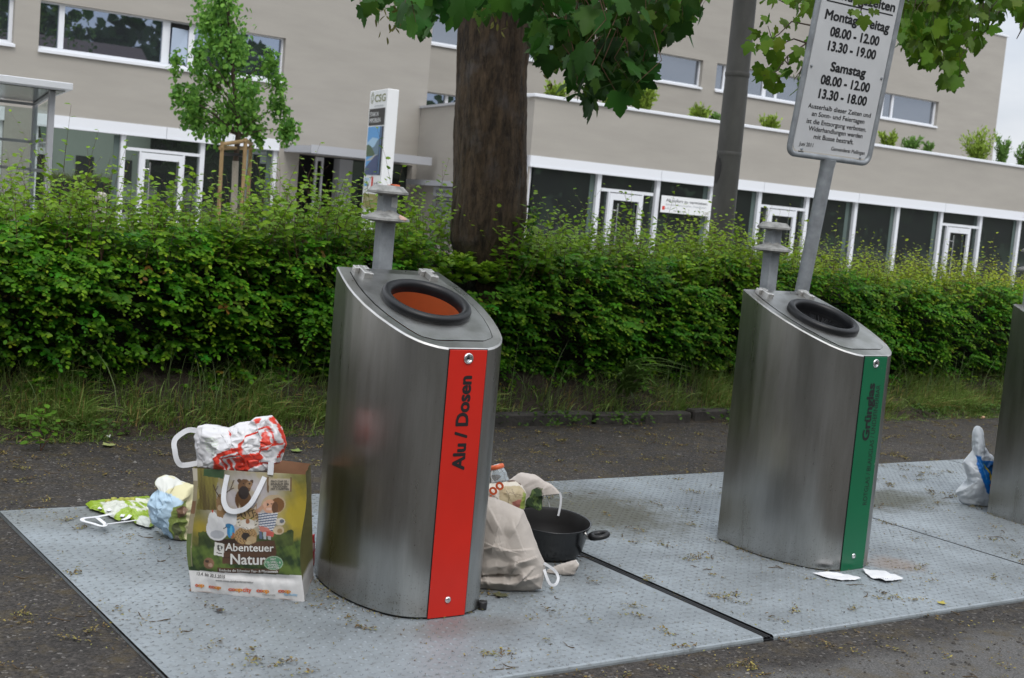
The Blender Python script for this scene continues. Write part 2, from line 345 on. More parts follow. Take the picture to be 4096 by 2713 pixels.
# ---------------------------------------------------------------- ground
def groundmat(name, base, light, region=True):
    m = bpy.data.materials.new(name); m.use_nodes = True; t = m.node_tree; N = t.nodes; L = t.links.new
    b = N['Principled BSDF']; b.inputs['Roughness'].default_value = .85; b.inputs['Specular IOR Level'].default_value = .35
    g = N.new('ShaderNodeNewGeometry')
    v = N.new('ShaderNodeTexVoronoi'); v.inputs['Scale'].default_value = 95; L(g.outputs['Position'], v.inputs['Vector'])
    sp = N.new('ShaderNodeSeparateColor'); L(v.outputs['Color'], sp.inputs[0])
    r = N.new('ShaderNodeValToRGB'); e = r.color_ramp.elements
    e[0].position = 0; e[0].color = (*[c*.55 for c in base], 1); e[1].position = .8; e[1].color = (*[c*1.5 for c in base], 1)
    x = e.new(.955); x.color = (*[c*2.0 for c in base], 1); x = e.new(.985); x.color = (.15, .14, .13, 1)
    L(sp.outputs[0], r.inputs['Fac'])
    n = N.new('ShaderNodeTexNoise'); n.inputs['Scale'].default_value = 1.1; n.inputs['Detail'].default_value = 6; L(g.outputs['Position'], n.inputs['Vector'])
    mr = N.new('ShaderNodeMapRange'); mr.inputs['From Min'].default_value = .3; mr.inputs['From Max'].default_value = .7; mr.inputs['To Min'].default_value = .75; mr.inputs['To Max'].default_value = 1.3
    L(n.outputs['Fac'], mr.inputs['Value'])
    mu = N.new('ShaderNodeMix'); mu.data_type = 'RGBA'; mu.blend_type = 'MULTIPLY'; mu.inputs[0].default_value = 1
    L(r.outputs['Color'], mu.inputs[6]); L(mr.outputs['Result'], mu.inputs[7]); out = mu.outputs[2]
    if region:
        # older pale road surface in front, with a ragged joint
        s = N.new('ShaderNodeSeparateXYZ'); L(g.outputs['Position'], s.inputs[0])
        n2 = N.new('ShaderNodeTexNoise'); n2.inputs['Scale'].default_value = 3; n2.inputs['Detail'].default_value = 5; L(g.outputs['Position'], n2.inputs['Vector'])
        a = N.new('ShaderNodeMath'); a.operation = 'MULTIPLY_ADD'; a.inputs[1].default_value = .35; L(n2.outputs['Fac'], a.inputs[0]); L(s.outputs['Y'], a.inputs[2])
        k = N.new('ShaderNodeMapRange'); k.inputs['From Min'].default_value = 3.60; k.inputs['From Max'].default_value = 3.42; L(a.outputs[0], k.inputs['Value'])
        v2 = N.new('ShaderNodeTexNoise'); v2.inputs['Scale'].default_value = 170; v2.inputs['Detail'].default_value = 3; L(g.outputs['Position'], v2.inputs['Vector'])
        r2 = N.new('ShaderNodeValToRGB'); r2.color_ramp.elements[0].position = .35; r2.color_ramp.elements[1].position = .68
        r2.color_ramp.elements[0].color = (*[c*.62 for c in light], 1); r2.color_ramp.elements[1].color = (*[c*1.35 for c in light], 1); L(v2.outputs['Fac'], r2.inputs['Fac'])
        mm = N.new('ShaderNodeMix'); mm.data_type = 'RGBA'; L(k.outputs['Result'], mm.inputs[0]); L(out, mm.inputs[6]); L(r2.outputs['Color'], mm.inputs[7]); out = mm.outputs[2]
    # moss and fallen blossom dust
    n3 = N.new('ShaderNodeTexNoise'); n3.inputs['Scale'].default_value = 7; n3.inputs['Detail'].default_value = 8; n3.inputs['Roughness'].default_value = .75; L(g.outputs['Position'], n3.inputs['Vector'])
    k3 = N.new('ShaderNodeMapRange'); k3.inputs['From Min'].default_value = .50; k3.inputs['From Max'].default_value = .70; k3.inputs['To Max'].default_value = .7; L(n3.outputs['Fac'], k3.inputs['Value'])
    m4 = N.new('ShaderNodeMix'); m4.data_type = 'RGBA'; m4.inputs[7].default_value = (.085, .062, .025, 1); L(k3.outputs['Result'], m4.inputs[0]); L(out, m4.inputs[6]); out = m4.outputs[2]
    L(out, b.inputs['Base Color'])
    bp = N.new('ShaderNodeBump'); bp.inputs['Strength'].default_value = .9; bp.inputs['Distance'].default_value = .006
    L(v.outputs['Distance'], bp.inputs['Height']); bp.invert = True; L(bp.outputs['Normal'], b.inputs['Normal'])
    return m
MT['asphalt'] = groundmat('asphalt', (.034, .030, .027), (.105, .101, .097))
mb = MB()
xs = [-500, -30, -6, 0, 6, 12, 30, 500]; ys = [-500, -30, -6, 0, 4, 8.05]
for i in range(len(xs)-1):
    for j in range(len(ys)-1): mb.poly([(xs[i], ys[j], -.02), (xs[i+1], ys[j], -.02), (xs[i+1], ys[j+1], -.02), (xs[i], ys[j+1], -.02)])
tag(mb.build('asphalt', MT['asphalt']), 'dark rough asphalt with moss and fallen blossom around the steel plates', 'ground', kind='structure')
MT['court'] = mat('pale paving', (.40, .39, .37), .85, var=.15, vscale=1.5)
mb = MB(); mb.poly([(-500, 8.05, -.06), (500, 8.05, -.06), (500, 600, -.06), (-500, 600, -.06)])
tag(mb.build('courtyard_paving', MT['court']), 'pale paved forecourt between the hedge and the building', 'paving', kind='structure')
# earth bank under the hedge
G = []
bx_ = np.linspace(-3, 22, 130)
prof = [(7.98, -.03), (8.05, .015), (8.2, .06), (8.36, .15), (8.5, .26), (8.7, .33), (9.2, .34), (9.7, .30), (10.1, .1), (10.4, -.08)]
for (y, z) in prof:
    G.append([(x, y + .05*math.sin(x*2.3+z*9) + rng.normal(0, .012), z + (rng.normal(0, .012) if z > -.02 else 0)) for x in bx_])
mb = MB(); mb.grid(np.array(G).transpose(1, 0, 2))
tag(mb.build('earth_bank', MT['soil']), 'low bank of dark earth under the hedge', 'bank', kind='structure')
# kerb stones (low old stones half buried in the bank)
MT['kerb'] = mat('old kerb stone', (.036, .032, .028), .9, var=.45, vscale=9, bump=.7, bscale=30, bdist=.012)
for i in range(4):
    x0 = 4.35 + i*1.0; L_ = .97
    mb = MB(); mb.bev(x0, x0+L_, 7.98+.012*math.sin(i*2.1), 8.10+.012*math.sin(i*2.1), -.05, .075+.012*math.cos(i*1.7), .014)
    k = mb.build('kerb_stone', MT['kerb'], loc=(x0+L_/2, 8.04, -.05))
    tag(k, 'dark weathered kerb stone half overgrown at the foot of the bank', 'kerb stone', 'kerb stones along the foot of the bank')

# ---------------------------------------------------------------- steel plates
def platemat():
    m = bpy.data.materials.new('galvanised tread plate'); m.use_nodes = True; t = m.node_tree; N = t.nodes; L = t.links.new
    b = N['Principled BSDF']; b.inputs['Metallic'].default_value = .45; b.inputs['Roughness'].default_value = .5
    g = N.new('ShaderNodeNewGeometry'); P = g.outputs['Position']
    n = N.new('ShaderNodeTexNoise'); n.inputs['Scale'].default_value = 2.2; n.inputs['Detail'].default_value = 7; n.inputs['Roughness'].default_value = .62; L(P, n.inputs['Vector'])
    r = N.new('ShaderNodeValToRGB'); r.color_ramp.elements[0].position = .3; r.color_ramp.elements[1].position = .68
    r.color_ramp.elements[0].color = (.225, .248, .262, 1); r.color_ramp.elements[1].color = (.375, .418, .448, 1); L(n.outputs['Fac'], r.inputs['Fac']); out = r.outputs['Color']
    # fine speckled grime
    n2 = N.new('ShaderNodeTexNoise'); n2.inputs['Scale'].default_value = 34; n2.inputs['Detail'].default_value = 6; n2.inputs['Roughness'].default_value = .7; L(P, n2.inputs['Vector'])
    k = N.new('ShaderNodeMapRange'); k.inputs['From Min'].default_value = .52; k.inputs['From Max'].default_value = .68; k.inputs['To Max'].default_value = .6; L(n2.outputs['Fac'], k.inputs['Value'])
    m1 = N.new('ShaderNodeMix'); m1.data_type = 'RGBA'; m1.inputs[7].default_value = (.12, .115, .095, 1); L(k.outputs['Result'], m1.inputs[0]); L(out, m1.inputs[6]); out = m1.outputs[2]
    def patch(c, sc, colr, amt, lo=.42, hi=1.1):
        nonlocal out
        mp = N.new('ShaderNodeMapping'); mp.vector_type = 'POINT'; mp.inputs['Location'].default_value = tuple(-c[i]*sc[i] for i in range(3)); mp.inputs['Scale'].default_value = sc
        L(P, mp.inputs['Vector']); ln = N.new('ShaderNodeVectorMath'); ln.operation = 'LENGTH'; L(mp.outputs['Vector'], ln.inputs[0])
        nn = N.new('ShaderNodeTexNoise'); nn.inputs['Scale'].default_value = 9; nn.inputs['Detail'].default_value = 6; nn.inputs['Roughness'].default_value = .7; L(P, nn.inputs['Vector'])
        ad = N.new('ShaderNodeMath'); ad.operation = 'MULTIPLY_ADD'; ad.inputs[1].default_value = 1.4; L(nn.outputs['Fac'], ad.inputs[0]); L(ln.outputs['Value'], ad.inputs[2])
        f = N.new('ShaderNodeMapRange'); f.inputs['From Min'].default_value = lo+.7; f.inputs['From Max'].default_value = hi+.7; f.inputs['To Min'].default_value = amt; f.inputs['To Max'].default_value = 0; L(ad.outputs[0], f.inputs['Value'])
        mm = N.new('ShaderNodeMix'); mm.data_type = 'RGBA'; mm.inputs[7].default_value = (*colr, 1); L(f.outputs['Result'], mm.inputs[0]); L(out, mm.inputs[6]); out = mm.outputs[2]
    patch((4.45, 5.55, 0), (1.8, 1.6, 1), (.085, .080, .050), .85)          # mossy wet patch behind the second bin
    patch((6.55, 5.35, 0), (1.6, 3.2, 1), (.075, .075, .045), .85)          # and beside the third
    patch((5.38, 4.78, 0), (4.5, 4.0, 1), (.11, .11, .09), .7)
    patch((5.32, 4.22, 0), (5.5, 6.5, 1), (.30, .18, .10), .45)             # rust run-off at the foot of the green bin
    patch((3.25, 4.75, 0), (1.5, 2.2, 1), (.16, .165, .16), .55)
    patch((2.2, 6.05, 0), (.8, 4.0, 1), (.16, .16, .14), .5)
    patch((2.75, 4.10, 0), (2.6, 8, 1), (.17, .15, .13), .45)
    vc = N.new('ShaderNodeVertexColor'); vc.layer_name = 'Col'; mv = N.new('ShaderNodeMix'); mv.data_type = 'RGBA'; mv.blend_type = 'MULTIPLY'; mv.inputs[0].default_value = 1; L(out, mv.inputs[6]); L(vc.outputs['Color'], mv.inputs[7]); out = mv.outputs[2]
    L(out, b.inputs['Base Color'])
    mr = N.new('ShaderNodeMapRange'); mr.inputs['To Min'].default_value = .38; mr.inputs['To Max'].default_value = .68; L(n2.outputs['Fac'], mr.inputs['Value']); L(mr.outputs['Result'], b.inputs['Roughness'])
    bp = N.new('ShaderNodeBump'); bp.inputs['Strength'].default_value = .12; bp.inputs['Distance'].default_value = .002; L(n2.outputs['Fac'], bp.inputs['Height']); L(bp.outputs['Normal'], b.inputs['Normal'])
    return m
MT['plate'] = platemat()
def plate(x0, x1, y0, y1, label):
    V = []; T = []
    # slab: profile with rounded front lip
    pr = [(y1, -.03), (y1, -.003), (y1-.004, 0), (y0+.012, 0), (y0+.003, -.004), (y0, -.012), (y0, -.03)]
    for (y, z) in pr: V += [(x0, y, z), (x1, y, z)]
    for i in range(len(pr)-1): a = 2*i; T += [(a, a+1, a+3), (a, a+3, a+2)]
    V += [(x0, y0, -.03), (x0, y1, -.03), (x0, y1, -.003), (x0, y0, -.012), (x1, y0, -.03), (x1, y1, -.03), (x1, y1, -.003), (x1, y0, -.012)]
    b = 14; T += [(b, b+2, b+1), (b, b+3, b+2), (b+4, b+5, b+6), (b+4, b+6, b+7)]
    V = np.array(V); T = np.array(T)
    p = .041
    xs = np.arange(x0+.02, x1-.015, p); ys = np.arange(y0+.02, y1-.015, p)
    cx, cy = np.meshgrid(xs, ys); par = (np.add.outer(np.arange(len(ys)), np.arange(len(xs))) % 2).ravel()
    cx = cx.ravel(); cy = cy.ravel(); n = len(cx)
    ang = np.where(par == 0, R(42), R(-42)); k = 8; t = np.arange(k)*2*math.pi/k
    ex = np.cos(t)*.0125; ey = np.sin(t)*.0052
    bx = cx[:, None] + np.cos(ang)[:, None]*ex - np.sin(ang)[:, None]*ey; by = cy[:, None] + np.sin(ang)[:, None]*ex + np.cos(ang)[:, None]*ey
    ring = np.stack([bx, by, np.full_like(bx, .0002)], -1); top = np.stack([cx, cy, np.full(n, .0036)], -1)[:, None]
    BV = np.concatenate([ring, top], 1).reshape(-1, 3)
    base = len(V) + np.arange(n)*(k+1)
    BT = np.stack([np.stack([base+i, base+(i+1) % k, base+k], -1) for i in range(k)], 1).reshape(-1, 3)
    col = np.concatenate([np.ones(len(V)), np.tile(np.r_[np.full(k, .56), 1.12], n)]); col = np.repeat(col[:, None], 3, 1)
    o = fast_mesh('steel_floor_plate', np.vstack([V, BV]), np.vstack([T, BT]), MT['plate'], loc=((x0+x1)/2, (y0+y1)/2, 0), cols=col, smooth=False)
    tag(o, label, 'floor plate', 'tread plates under the bins'); return o
plate(1.522, 3.805, 3.60, 6.24, 'grey tread plate under the red Alu / Dosen bin and the paper bags')
plate(3.862, 6.050, 3.60, 6.24, 'grey tread plate under the green Grünglas bin')
plate(6.066, 8.33, 3.60, 6.24, 'grey tread plate under the bin cut off at the right edge')
plate(8.346, 10.6, 3.60, 6.24, 'farthest grey tread plate behind the bin at the right edge')
def seam(x0, x1, label):
    mb = MB()
    mb.box(x0, x1, 3.60, 6.24, -.03, -.014)
    if x1-x0 > .03:
        for xx in (x0+.012, x1-.012, (x0+x1)/2): mb.bev(xx-.005, xx+.005, 3.61, 6.23, -.014, -.004, .002)
    else: mb.bev(x0+.003, x1-.003, 3.61, 6.23, -.014, -.002, .002)
    tag(mb.build('rubber_joint', MT['rubber'], loc=((x0+x1)/2, 4.9, -.03)), label, 'joint strip')
seam(3.805, 3.862, 'wide black joint strip between the two front plates')
seam(6.050, 6.066, 'thin dark joint strip right of the green bin')
seam(8.33, 8.346, 'thin dark joint strip near the right edge of the photo')

# ---------------------------------------------------------------- recycling bins
YF = [(0,.086),(.004,.10),(.012,.125),(.035,.165),(.06,.19),(.1,.217),(.145,.236),(.19,.25),(.25,.266),(.34,.279),(.43,.280),(.5,.274),(.57,.262),(.67,.24)]
_yf = np.array([a for a, b in YF]); _wf = np.array([b for a, b in YF])
def hw(y): return np.interp(y, _yf, _wf)
SLOPE = .364
def ztop(yf): return 1.049 + SLOPE*np.asarray(yf)
def paintmat(name, col):
    m = bpy.data.materials.new(name); m.use_nodes = True; t = m.node_tree; N = t.nodes; L = t.links.new
    b = N['Principled BSDF']; b.inputs['Roughness'].default_value = .32
    tc = N.new('ShaderNodeTexCoord'); n = N.new('ShaderNodeTexNoise'); n.inputs['Scale'].default_value = 38; n.inputs['Detail'].default_value = 6; n.inputs['Roughness'].default_value = .7
    L(tc.outputs['Object'], n.inputs['Vector']); s = N.new('ShaderNodeSeparateXYZ'); L(tc.outputs['Object'], s.inputs[0])
    a = N.new('ShaderNodeMath'); a.operation = 'ABSOLUTE'; L(s.outputs['X'], a.inputs[0])
    e = N.new('ShaderNodeMapRange'); e.inputs['From Min'].default_value = .05; e.inputs['From Max'].default_value = .083; e.inputs['To Max'].default_value = .08; L(a.outputs[0], e.inputs['Value'])
    ad = N.new('ShaderNodeMath'); ad.operation = 'ADD'; L(n.outputs['Fac'], ad.inputs[0]); L(e.outputs['Result'], ad.inputs[1])
    k = N.new('ShaderNodeMapRange'); k.inputs['From Min'].default_value = .745; k.inputs['From Max'].default_value = .76; L(ad.outputs[0], k.inputs['Value'])
    n2 = N.new('ShaderNodeTexNoise'); n2.inputs['Scale'].default_value = 5; L(tc.outputs['Object'], n2.inputs['Vector'])
    mr = N.new('ShaderNodeMapRange'); mr.inputs['To Min'].default_value = .85; mr.inputs['To Max'].default_value = 1.12; L(n2.outputs['Fac'], mr.inputs['Value'])
    mu = N.new('ShaderNodeMix'); mu.data_type = 'RGBA'; mu.blend_type = 'MULTIPLY'; mu.inputs[0].default_value = 1; mu.inputs[6].default_value = (*col, 1); L(mr.outputs['Result'], mu.inputs[7])
    mx = N.new('ShaderNodeMix'); mx.data_type = 'RGBA'; mx.inputs[7].default_value = (.55, .52, .48, 1); L(k.outputs['Result'], mx.inputs[0]); L(mu.outputs[2], mx.inputs[6])
    L(mx.outputs[2], b.inputs['Base Color']); return m
MT['red'] = paintmat('red panel paint', (.60, .022, .012)); MT['green'] = paintmat('green panel paint', (.004, .13, .055)); MT['blue'] = paintmat('blue panel paint', (.01, .05, .25))
MT['orange'] = mat('orange chute', (.50, .11, .03), .6, var=.25, vscale=12, col2=(.40, .08, .02))
def make_bin(loc, rz, label, paint, lines, kind):
    ca, sa = math.cos(rz), math.sin(rz)
    root = thing('recycling_bin', label, 'recycling bin', loc, 'steel recycling bins on the plates')
    W0 = wloc(root)
    def T(p):                                     # local -> world; local y: 0 at the front face
        x, y, z = p; y = y-.335
        return (W0[0]+ca*x-sa*y, W0[1]+sa*x+ca*y, W0[2]+z)
    side = np.concatenate([[0, .002, .006], np.linspace(.012, .67, 44)])
    left = [(-hw(y), y) for y in side[::-1]]; front = [(x, 0.0) for x in np.linspace(-.086, .086, 9)[1:-1]]; right = [(hw(y), y) for y in side]
    P = np.array(left+front+right); n = len(P)
    rear = np.array([(x, .67) for x in np.linspace(.24, -.24, 13)[1:-1]])
    loop = np.vstack([P, rear]); m = len(loop)
    def ins(p, d):                                # small inset toward the centre line
        c = np.array([0, .335]); v = c-p; return p + v/np.linalg.norm(v)*d
    mb = MB()
    z0 = .010
    ringA = [(x, y, z0) for x, y in P]; ringB = [(x, y, float(ztop(y))-.006) for x, y in P]
    inn = np.array([ins(p, .006) for p in loop]); ringC = [(x, y, float(ztop(y))) for x, y in inn]
    mb.add(map(T, ringA+ringB), [(i, i+1, n+i+1, n+i) for i in range(n-1)], True)
    rr = [tuple(P[-1])]+[tuple(q) for q in rear]+[tuple(P[0])]
    mb.add([T((x, y, z0)) for x, y in rr]+[T((x, y, float(ztop(y))-.006)) for x, y in rr], [(i, i+1, len(rr)+i+1, len(rr)+i) for i in range(len(rr)-1)])
    ringB2 = [(x, y, float(ztop(y))-.006) for x, y in loop]
    mb.add(map(T, ringB2+ringC), [(i, (i+1) % m, m+(i+1) % m, m+i) for i in range(m)])
    # lid outline
    def lidpt(p, off=0.0):
        x, y = p; yl = .057+off + (.566-2*off)*y/.67; wl = min(hw(yl)-.046-off, .10+(yl-.057)*2.0)
        s_ = x/max(hw(y), 1e-6); return np.array([s_*wl, yl])
    lid_o = np.array([lidpt(p) for p in loop])
    mb.add([T(c) for c in ringC]+[T((x, y, float(ztop(y)))) for x, y in lid_o], [(i, (i+1) % m, m+(i+1) % m, m+i) for i in range(m)])
    body = mb.build('body', MT['steel'], root)
    # black gap and skirt
    mb = MB(); g_in = np.array([lidpt(p, .006) for p in loop])
    mb.add([T((x, y, float(ztop(y))-.0015)) for x, y in lid_o]+[T((x, y, float(ztop(y))-.0015)) for x, y in g_in], [(i, (i+1) % m, m+(i+1) % m, m+i) for i in range(m)])
    mb.build('gasket', MT['seam'], root)
    mb = MB(); sk = np.array([ins(p, .012) for p in loop]); mb.add([T((x, y, .0)) for x, y in sk]+[T((x, y, .02)) for x, y in sk], [(i, (i+1) % m, m+(i+1) % m, m+i) for i in range(m)])
    mb.build('skirt', MT['seam'], root)
    # lid with a round hole
    lid_i = np.array([lidpt(p, .0045) for p in loop]); C0 = np.array([.004, .35]); cs = math.cos(math.atan(SLOPE))
    ang = np.arctan2((lid_i[:, 1]-C0[1])/cs, lid_i[:, 0]-C0[0])
    hole = np.stack([C0[0]+.152*np.cos(ang), C0[1]+.152*np.sin(ang)*cs], -1)
    mid = (lid_i+hole)/2
    mb = MB(); rings = [lid_i, mid, hole]; LV = []
    for q in rings: LV += [T((x, y, float(ztop(y))+.002)) for x, y in q]
    mb.add(LV, [(k*m+i, k*m+(i+1) % m, (k+1)*m+(i+1) % m, (k+1)*m+i) for k in range(2) for i in range(m)])
    lid = mb.build('lid', MT['steel_top'], root)
    # frame of the lid plane
    e1 = np.array([1, 0, 0.]); e2 = nrm(np.array([0, 1, SLOPE])); e3 = np.cross(e1, e2); O = np.array([C0[0], C0[1], float(ztop(C0[1]))])
    def TL(p): q = O + e1*p[0]+e2*p[1]+e3*p[2]; return T(q)
    mb = MB(); mb.lathe([(.182,.001),(.1845,.006),(.1845,.020),(.181,.028),(.172,.034),(.163,.035),(.153,.031),(.147,.022),(.1445,.008),(.1445,-.03)], n=72, fn=TL)
    mb.build('rubber_rim', MT['rubber'], lid)
    mb = MB(); mb.lathe([(.1442,-.012),(.1442,-.42)], n=48, fn=TL)
    mb.build('chute', MT['orange'] if kind == 'open' else MT['black'], lid)
    mb = MB(); mb.lathe([(.144,-.42),(.001,-.421)], n=32, fn=TL); mb.build('chute_floor', MT['seam'], lid)
    if kind == 'brush':
        mb = MB(); rr_ = np.random.default_rng(3)
        for k in range(420):
            t = rr_.uniform(0, 2*math.pi); a = t+rr_.normal(0, .05); r1 = rr_.uniform(.012, .05); zz = -.030+rr_.normal(0, .004)
            d = np.array([-math.sin(t), math.cos(t)])*.0012
            p0 = np.array([math.cos(t), math.sin(t)])*.143; p1 = np.array([math.cos(a), math.sin(a)])*r1
            mb.add([TL((p0[0]-d[0], p0[1]-d[1], zz)), TL((p0[0]+d[0], p0[1]+d[1], zz)), TL((p1[0], p1[1], zz-.02))], [(0, 1, 2)])
        mb.build('brush', MT['rubber'], lid)
    # hinges
    for sx in (-1, 1):
        mb = MB(); hx = sx*.155
        def TH(p): q = np.array([hx, .612, float(ztop(.612))]) + e1*p[0]+e2*p[1]+e3*p[2]; return T(q)
        mb.bev(-.032, -.013, .002, .030, 0, .024, .002, TH); mb.bev(.013, .032, .002, .030, 0, .024, .002, TH)
        mb.bev(-.012, .012, -.046, .030, 0, .025, .002, TH); mb.bev(-.034, .034, .011, .020, .007, .017, .001, TH)
        mb.bev(.0125, .030, -.046, -.020, 0, .022, .002, TH)
        mb.build('hinge', MT['hinge'], root)
    # coloured front panel
    mb = MB(); mb.box(-.0868, .0868, -.0015, .004, .012, 1.0475, T); mb.build('panel_gap', MT['seam'], root)
    mb = MB(); mb.bev(-.0835, .0835, -.005, -.0015, .004, 1.0445, .0012, T); panel = mb.build('front_panel', MT[paint], root)
    ex = np.array(T((0,0,1)))-np.array(T((0,0,0))); ey = np.array(T((-1,0,0)))-np.array(T((0,0,0)))
    if lines:
        mb = MB()
        for (s, xb, za, zb, ch, bold) in lines: put_text(mb, s, T((xb, -.0058, za)), ex, ey, width=zb-za, height=ch, bold=bold)
        mb.build('lettering', MT['letter'], panel)
    def TF(zc):
        return lambda p: T((p[0], -.005-p[2], zc+p[1]))
    mb = MB(); mb.lathe([(.0215,0),(.0215,.003),(.018,.006),(.0125,.0065),(.0118,.003),(.0,.003)], n=28, fn=TF(1.012)); lock = mb.build('lock', MT['chrome'], panel)
    mb = MB(); tri = [(.0075*math.cos(R(90+120*i)), .0075*math.sin(R(90+120*i))) for i in range(3)]
    f = TF(1.012); mb.poly([f((x, y, .0036)) for x, y in tri])
    ring = [(.0105*math.cos(2*math.pi*i/20), .0105*math.sin(2*math.pi*i/20)) for i in range(20)]
    ringi = [(.0088*math.cos(2*math.pi*i/20), .0088*math.sin(2*math.pi*i/20)) for i in range(20)]
    mb.add([f((x, y, .0034)) for x, y in ring+ringi], [(i, (i+1) % 20, 20+(i+1) % 20, 20+i) for i in range(20)]); mb.build('keyhole', MT['seam'], panel)
    mb = MB(); mb.lathe([(.0135,0),(.0135,.002),(.011,.005),(.006,.007),(.0,.0075)], n=20, fn=TF(.072)); mb.build('bolt', MT['chrome'], panel)
    # lifting post behind
    mb = MB(); s_ = .033; c_ = .007; sq = [(-s_+c_,-s_),(s_-c_,-s_),(s_,-s_+c_),(s_,s_-c_),(s_-c_,s_),(-s_+c_,s_),(-s_,s_-c_),(-s_,-s_+c_)]
    py = .726
    mb.prism([(x, y+py) for x, y in sq], 0, 1.602, T); post = mb.build('lifting_post', MT['galv'], root)
    mb = MB(); [mb.lathe(q, c=(0,py,0), n=40, fn=T) for q in ([(0,1.640),(.060,1.637)], [(.060,1.637),(.064,1.635),(.0865,1.614)], [(.0865,1.614),(.0870,1.605)], [(.0870,1.605),(.042,1.600)], [(.042,1.600),(.030,1.590)])]; mb.build('post_cap', MT['cast'], post)
    mb = MB(); [mb.lathe(q, c=(0,py,0), n=40, fn=T) for q in ([(.030,1.540),(.040,1.530),(.052,1.523),(.070,1.516),(.0985,1.503)], [(.0985,1.503),(.1005,1.4935)], [(.1005,1.4935),(.050,1.486)], [(.050,1.486),(.030,1.478)])]; mb.build('post_collar', MT['cast'], post)
    return root, T, panel, post
MT['sticker'] = mat('worn paper sticker', (.50, .51, .50), .7, var=.2, vscale=60)
MT['torn'] = mat('torn pink sticker', (.52, .34, .27), .7, var=.3, vscale=50)
b1, T1, pan1, post1 = make_bin((2.709, 4.555, 0), 0.0, 'steel recycling bin with red Alu / Dosen panel and orange inside its opening', 'red',
    [('Alu / Dosen', .021, .584, .943, .052, .028)], 'open')
mb = MB(); mb.box(.002, .030, .692, .6932, 1.549, 1.590, lambda p: T1((p[0], p[1]-.0008, p[2]))); mb.build('sticker', MT['sticker'], post1)
mb = MB(); P_ = [T1(q) for q in ((.012, .639, 1.5125), (.045, .640, 1.511), (.052, .634, 1.503), (.015, .628, 1.5025), (.028, .660, 1.5215), (.034, .634, 1.4925))]
mb.add(P_, [(0, 3, 2, 1), (0, 1, 4), (3, 5, 2)]); mb.build('torn_sticker', MT['torn'], post1)
mb = MB(); mb.lathe([(.0, .034), (.016, .034), (.019, .030), (.017, 0)], c=(2.905, 4.262, 0), n=16); mb.build('rubber_stopper', MT['black'], b1)
b2, T2, pan2, post2 = make_bin((4.992, 4.555, -.004), R(2.6), 'steel recycling bin with green Grünglas panel and black bristles in its opening', 'green',
    [('Grünglas', .010, .642, .914, .047, .03), ('ROTGLAS / BLAUGLAS / UNDEFINIERBAR', .053, .322, .908, .030, -.002)], 'brush')
mb = MB(); e = [T2(q) for q in ((-.09, .45, 1.185), (-.02, .475, 1.186), (-.025, .482, 1.188), (-.095, .458, 1.190))]; mb.poly(e); 
mb.build('chute_scrap', mat('pale cork', (.45, .25, .12), .8), b2)
b3, T3, pan3, post3 = make_bin((7.212, 4.555, -.01), R(0), 'steel recycling bin cut off by the right edge of the photo', 'blue', None, 'brush')

# orange peel scrap on the post
mb = MB(); pr = []
rs = np.random.default_rng(5); c = np.array(T1((.022, .722, 1.6385)))
rad = [.019*(1+.28*math.sin(3*t+1)+.2*math.sin(5*t)) for t in np.linspace(0, 2*math.pi, 18, endpoint=False)]
ring = [c+np.array([r*math.cos(t)*1.3, r*math.sin(t)*.8, .002+.006*max(0, math.sin(2*t))]) for r, t in zip(rad, np.linspace(0, 2*math.pi, 18, endpoint=False))]
mb.add([c+np.array([0, 0, .006])]+ring+[p-np.array([0, 0, .004]) for p in ring], [(0, 1+i, 1+(i+1) % 18) for i in range(18)]+[(1+i, 19+i, 19+(i+1) % 18, 1+(i+1) % 18) for i in range(18)], True)
tag(mb.build('scrap', mat('orange red scrap', (.50, .10, .03), .55, var=.3, vscale=60), loc=tuple(c)), 'orange red scrap of rubbish lying on the red bin\'s lifting post', 'litter')

# ---------------------------------------------------------------- opening hours sign
TILT = math.atan(.122); Y0 = 5.05; Z0 = 2.0
ev = np.array([0, -math.sin(TILT), math.cos(TILT)]); en = np.array([0, -math.cos(TILT), -math.sin(TILT)]); eu = np.array([1., 0, 0]); P0 = np.array([0, Y0, Z0])
Dz = lambda a, b: (3000+a/2.24, b/2.24)
def sg(a, b):   # zoom pixel on the sign plane -> (u, v)
    p = onP(*Dz(a, b), en, P0)-P0; return p[0], p@ev
def SP(u, v, off=0.0): return P0 + eu*u + ev*v + en*off
ul, vb = sg(372, 1360); ur, vb2 = sg(1050, 1430); 
ul = (sg(362, 1330)[0]+sg(600, 0)[0])/2; ur = (sg(1070, 1380)[0]+sg(1362, 0)[0])/2; vb = (sg(400, 1372)[1]+sg(1010, 1468)[1])/2
vt = vb + .96; rc = .045; tr = .0155
sign = thing('sign', 'tall white opening hours sign with black lettering, on a leaning grey pole', 'sign', tuple(SP((ul+ur)/2, -Z0/math.cos(TILT))))
def rrect(u0, u1, v0, v1, r, n=7):
    pts = []
    for (cu, cv, a0) in ((u1-r, v1-r, 0), (u0+r, v1-r, 90), (u0+r, v0+r, 180), (u1-r, v0+r, 270)):
        for k in range(n+1): t = R(a0+90*k/n); pts.append((cu+r*math.cos(t), cv+r*math.sin(t)))
    return pts
mb = MB(); mb.tube([SP(u, v) for u, v in rrect(ul, ur, vb, vt, rc)], tr, 12, closed=True); mb.build('frame', MT['galv'], sign)
um = sg(700, 1450)[0]
mb = MB(); mb.tube([SP(um, -Z0/math.cos(TILT)-.0), SP(um, vb-tr*.5)], .0385, 20); mb.tube([SP(um, vb-.045), SP(um, vb-.006)], [.0395, .043], 20); mb.build('pole', MT['galv'], sign)
mb = MB(); pp = rrect(ul+tr+.005, ur-tr-.005, vb+tr+.006, vt-tr, rc-.012)
MT['signwhite'] = mat('sign white', (.62, .63, .645), .35, var=.05, vscale=6)
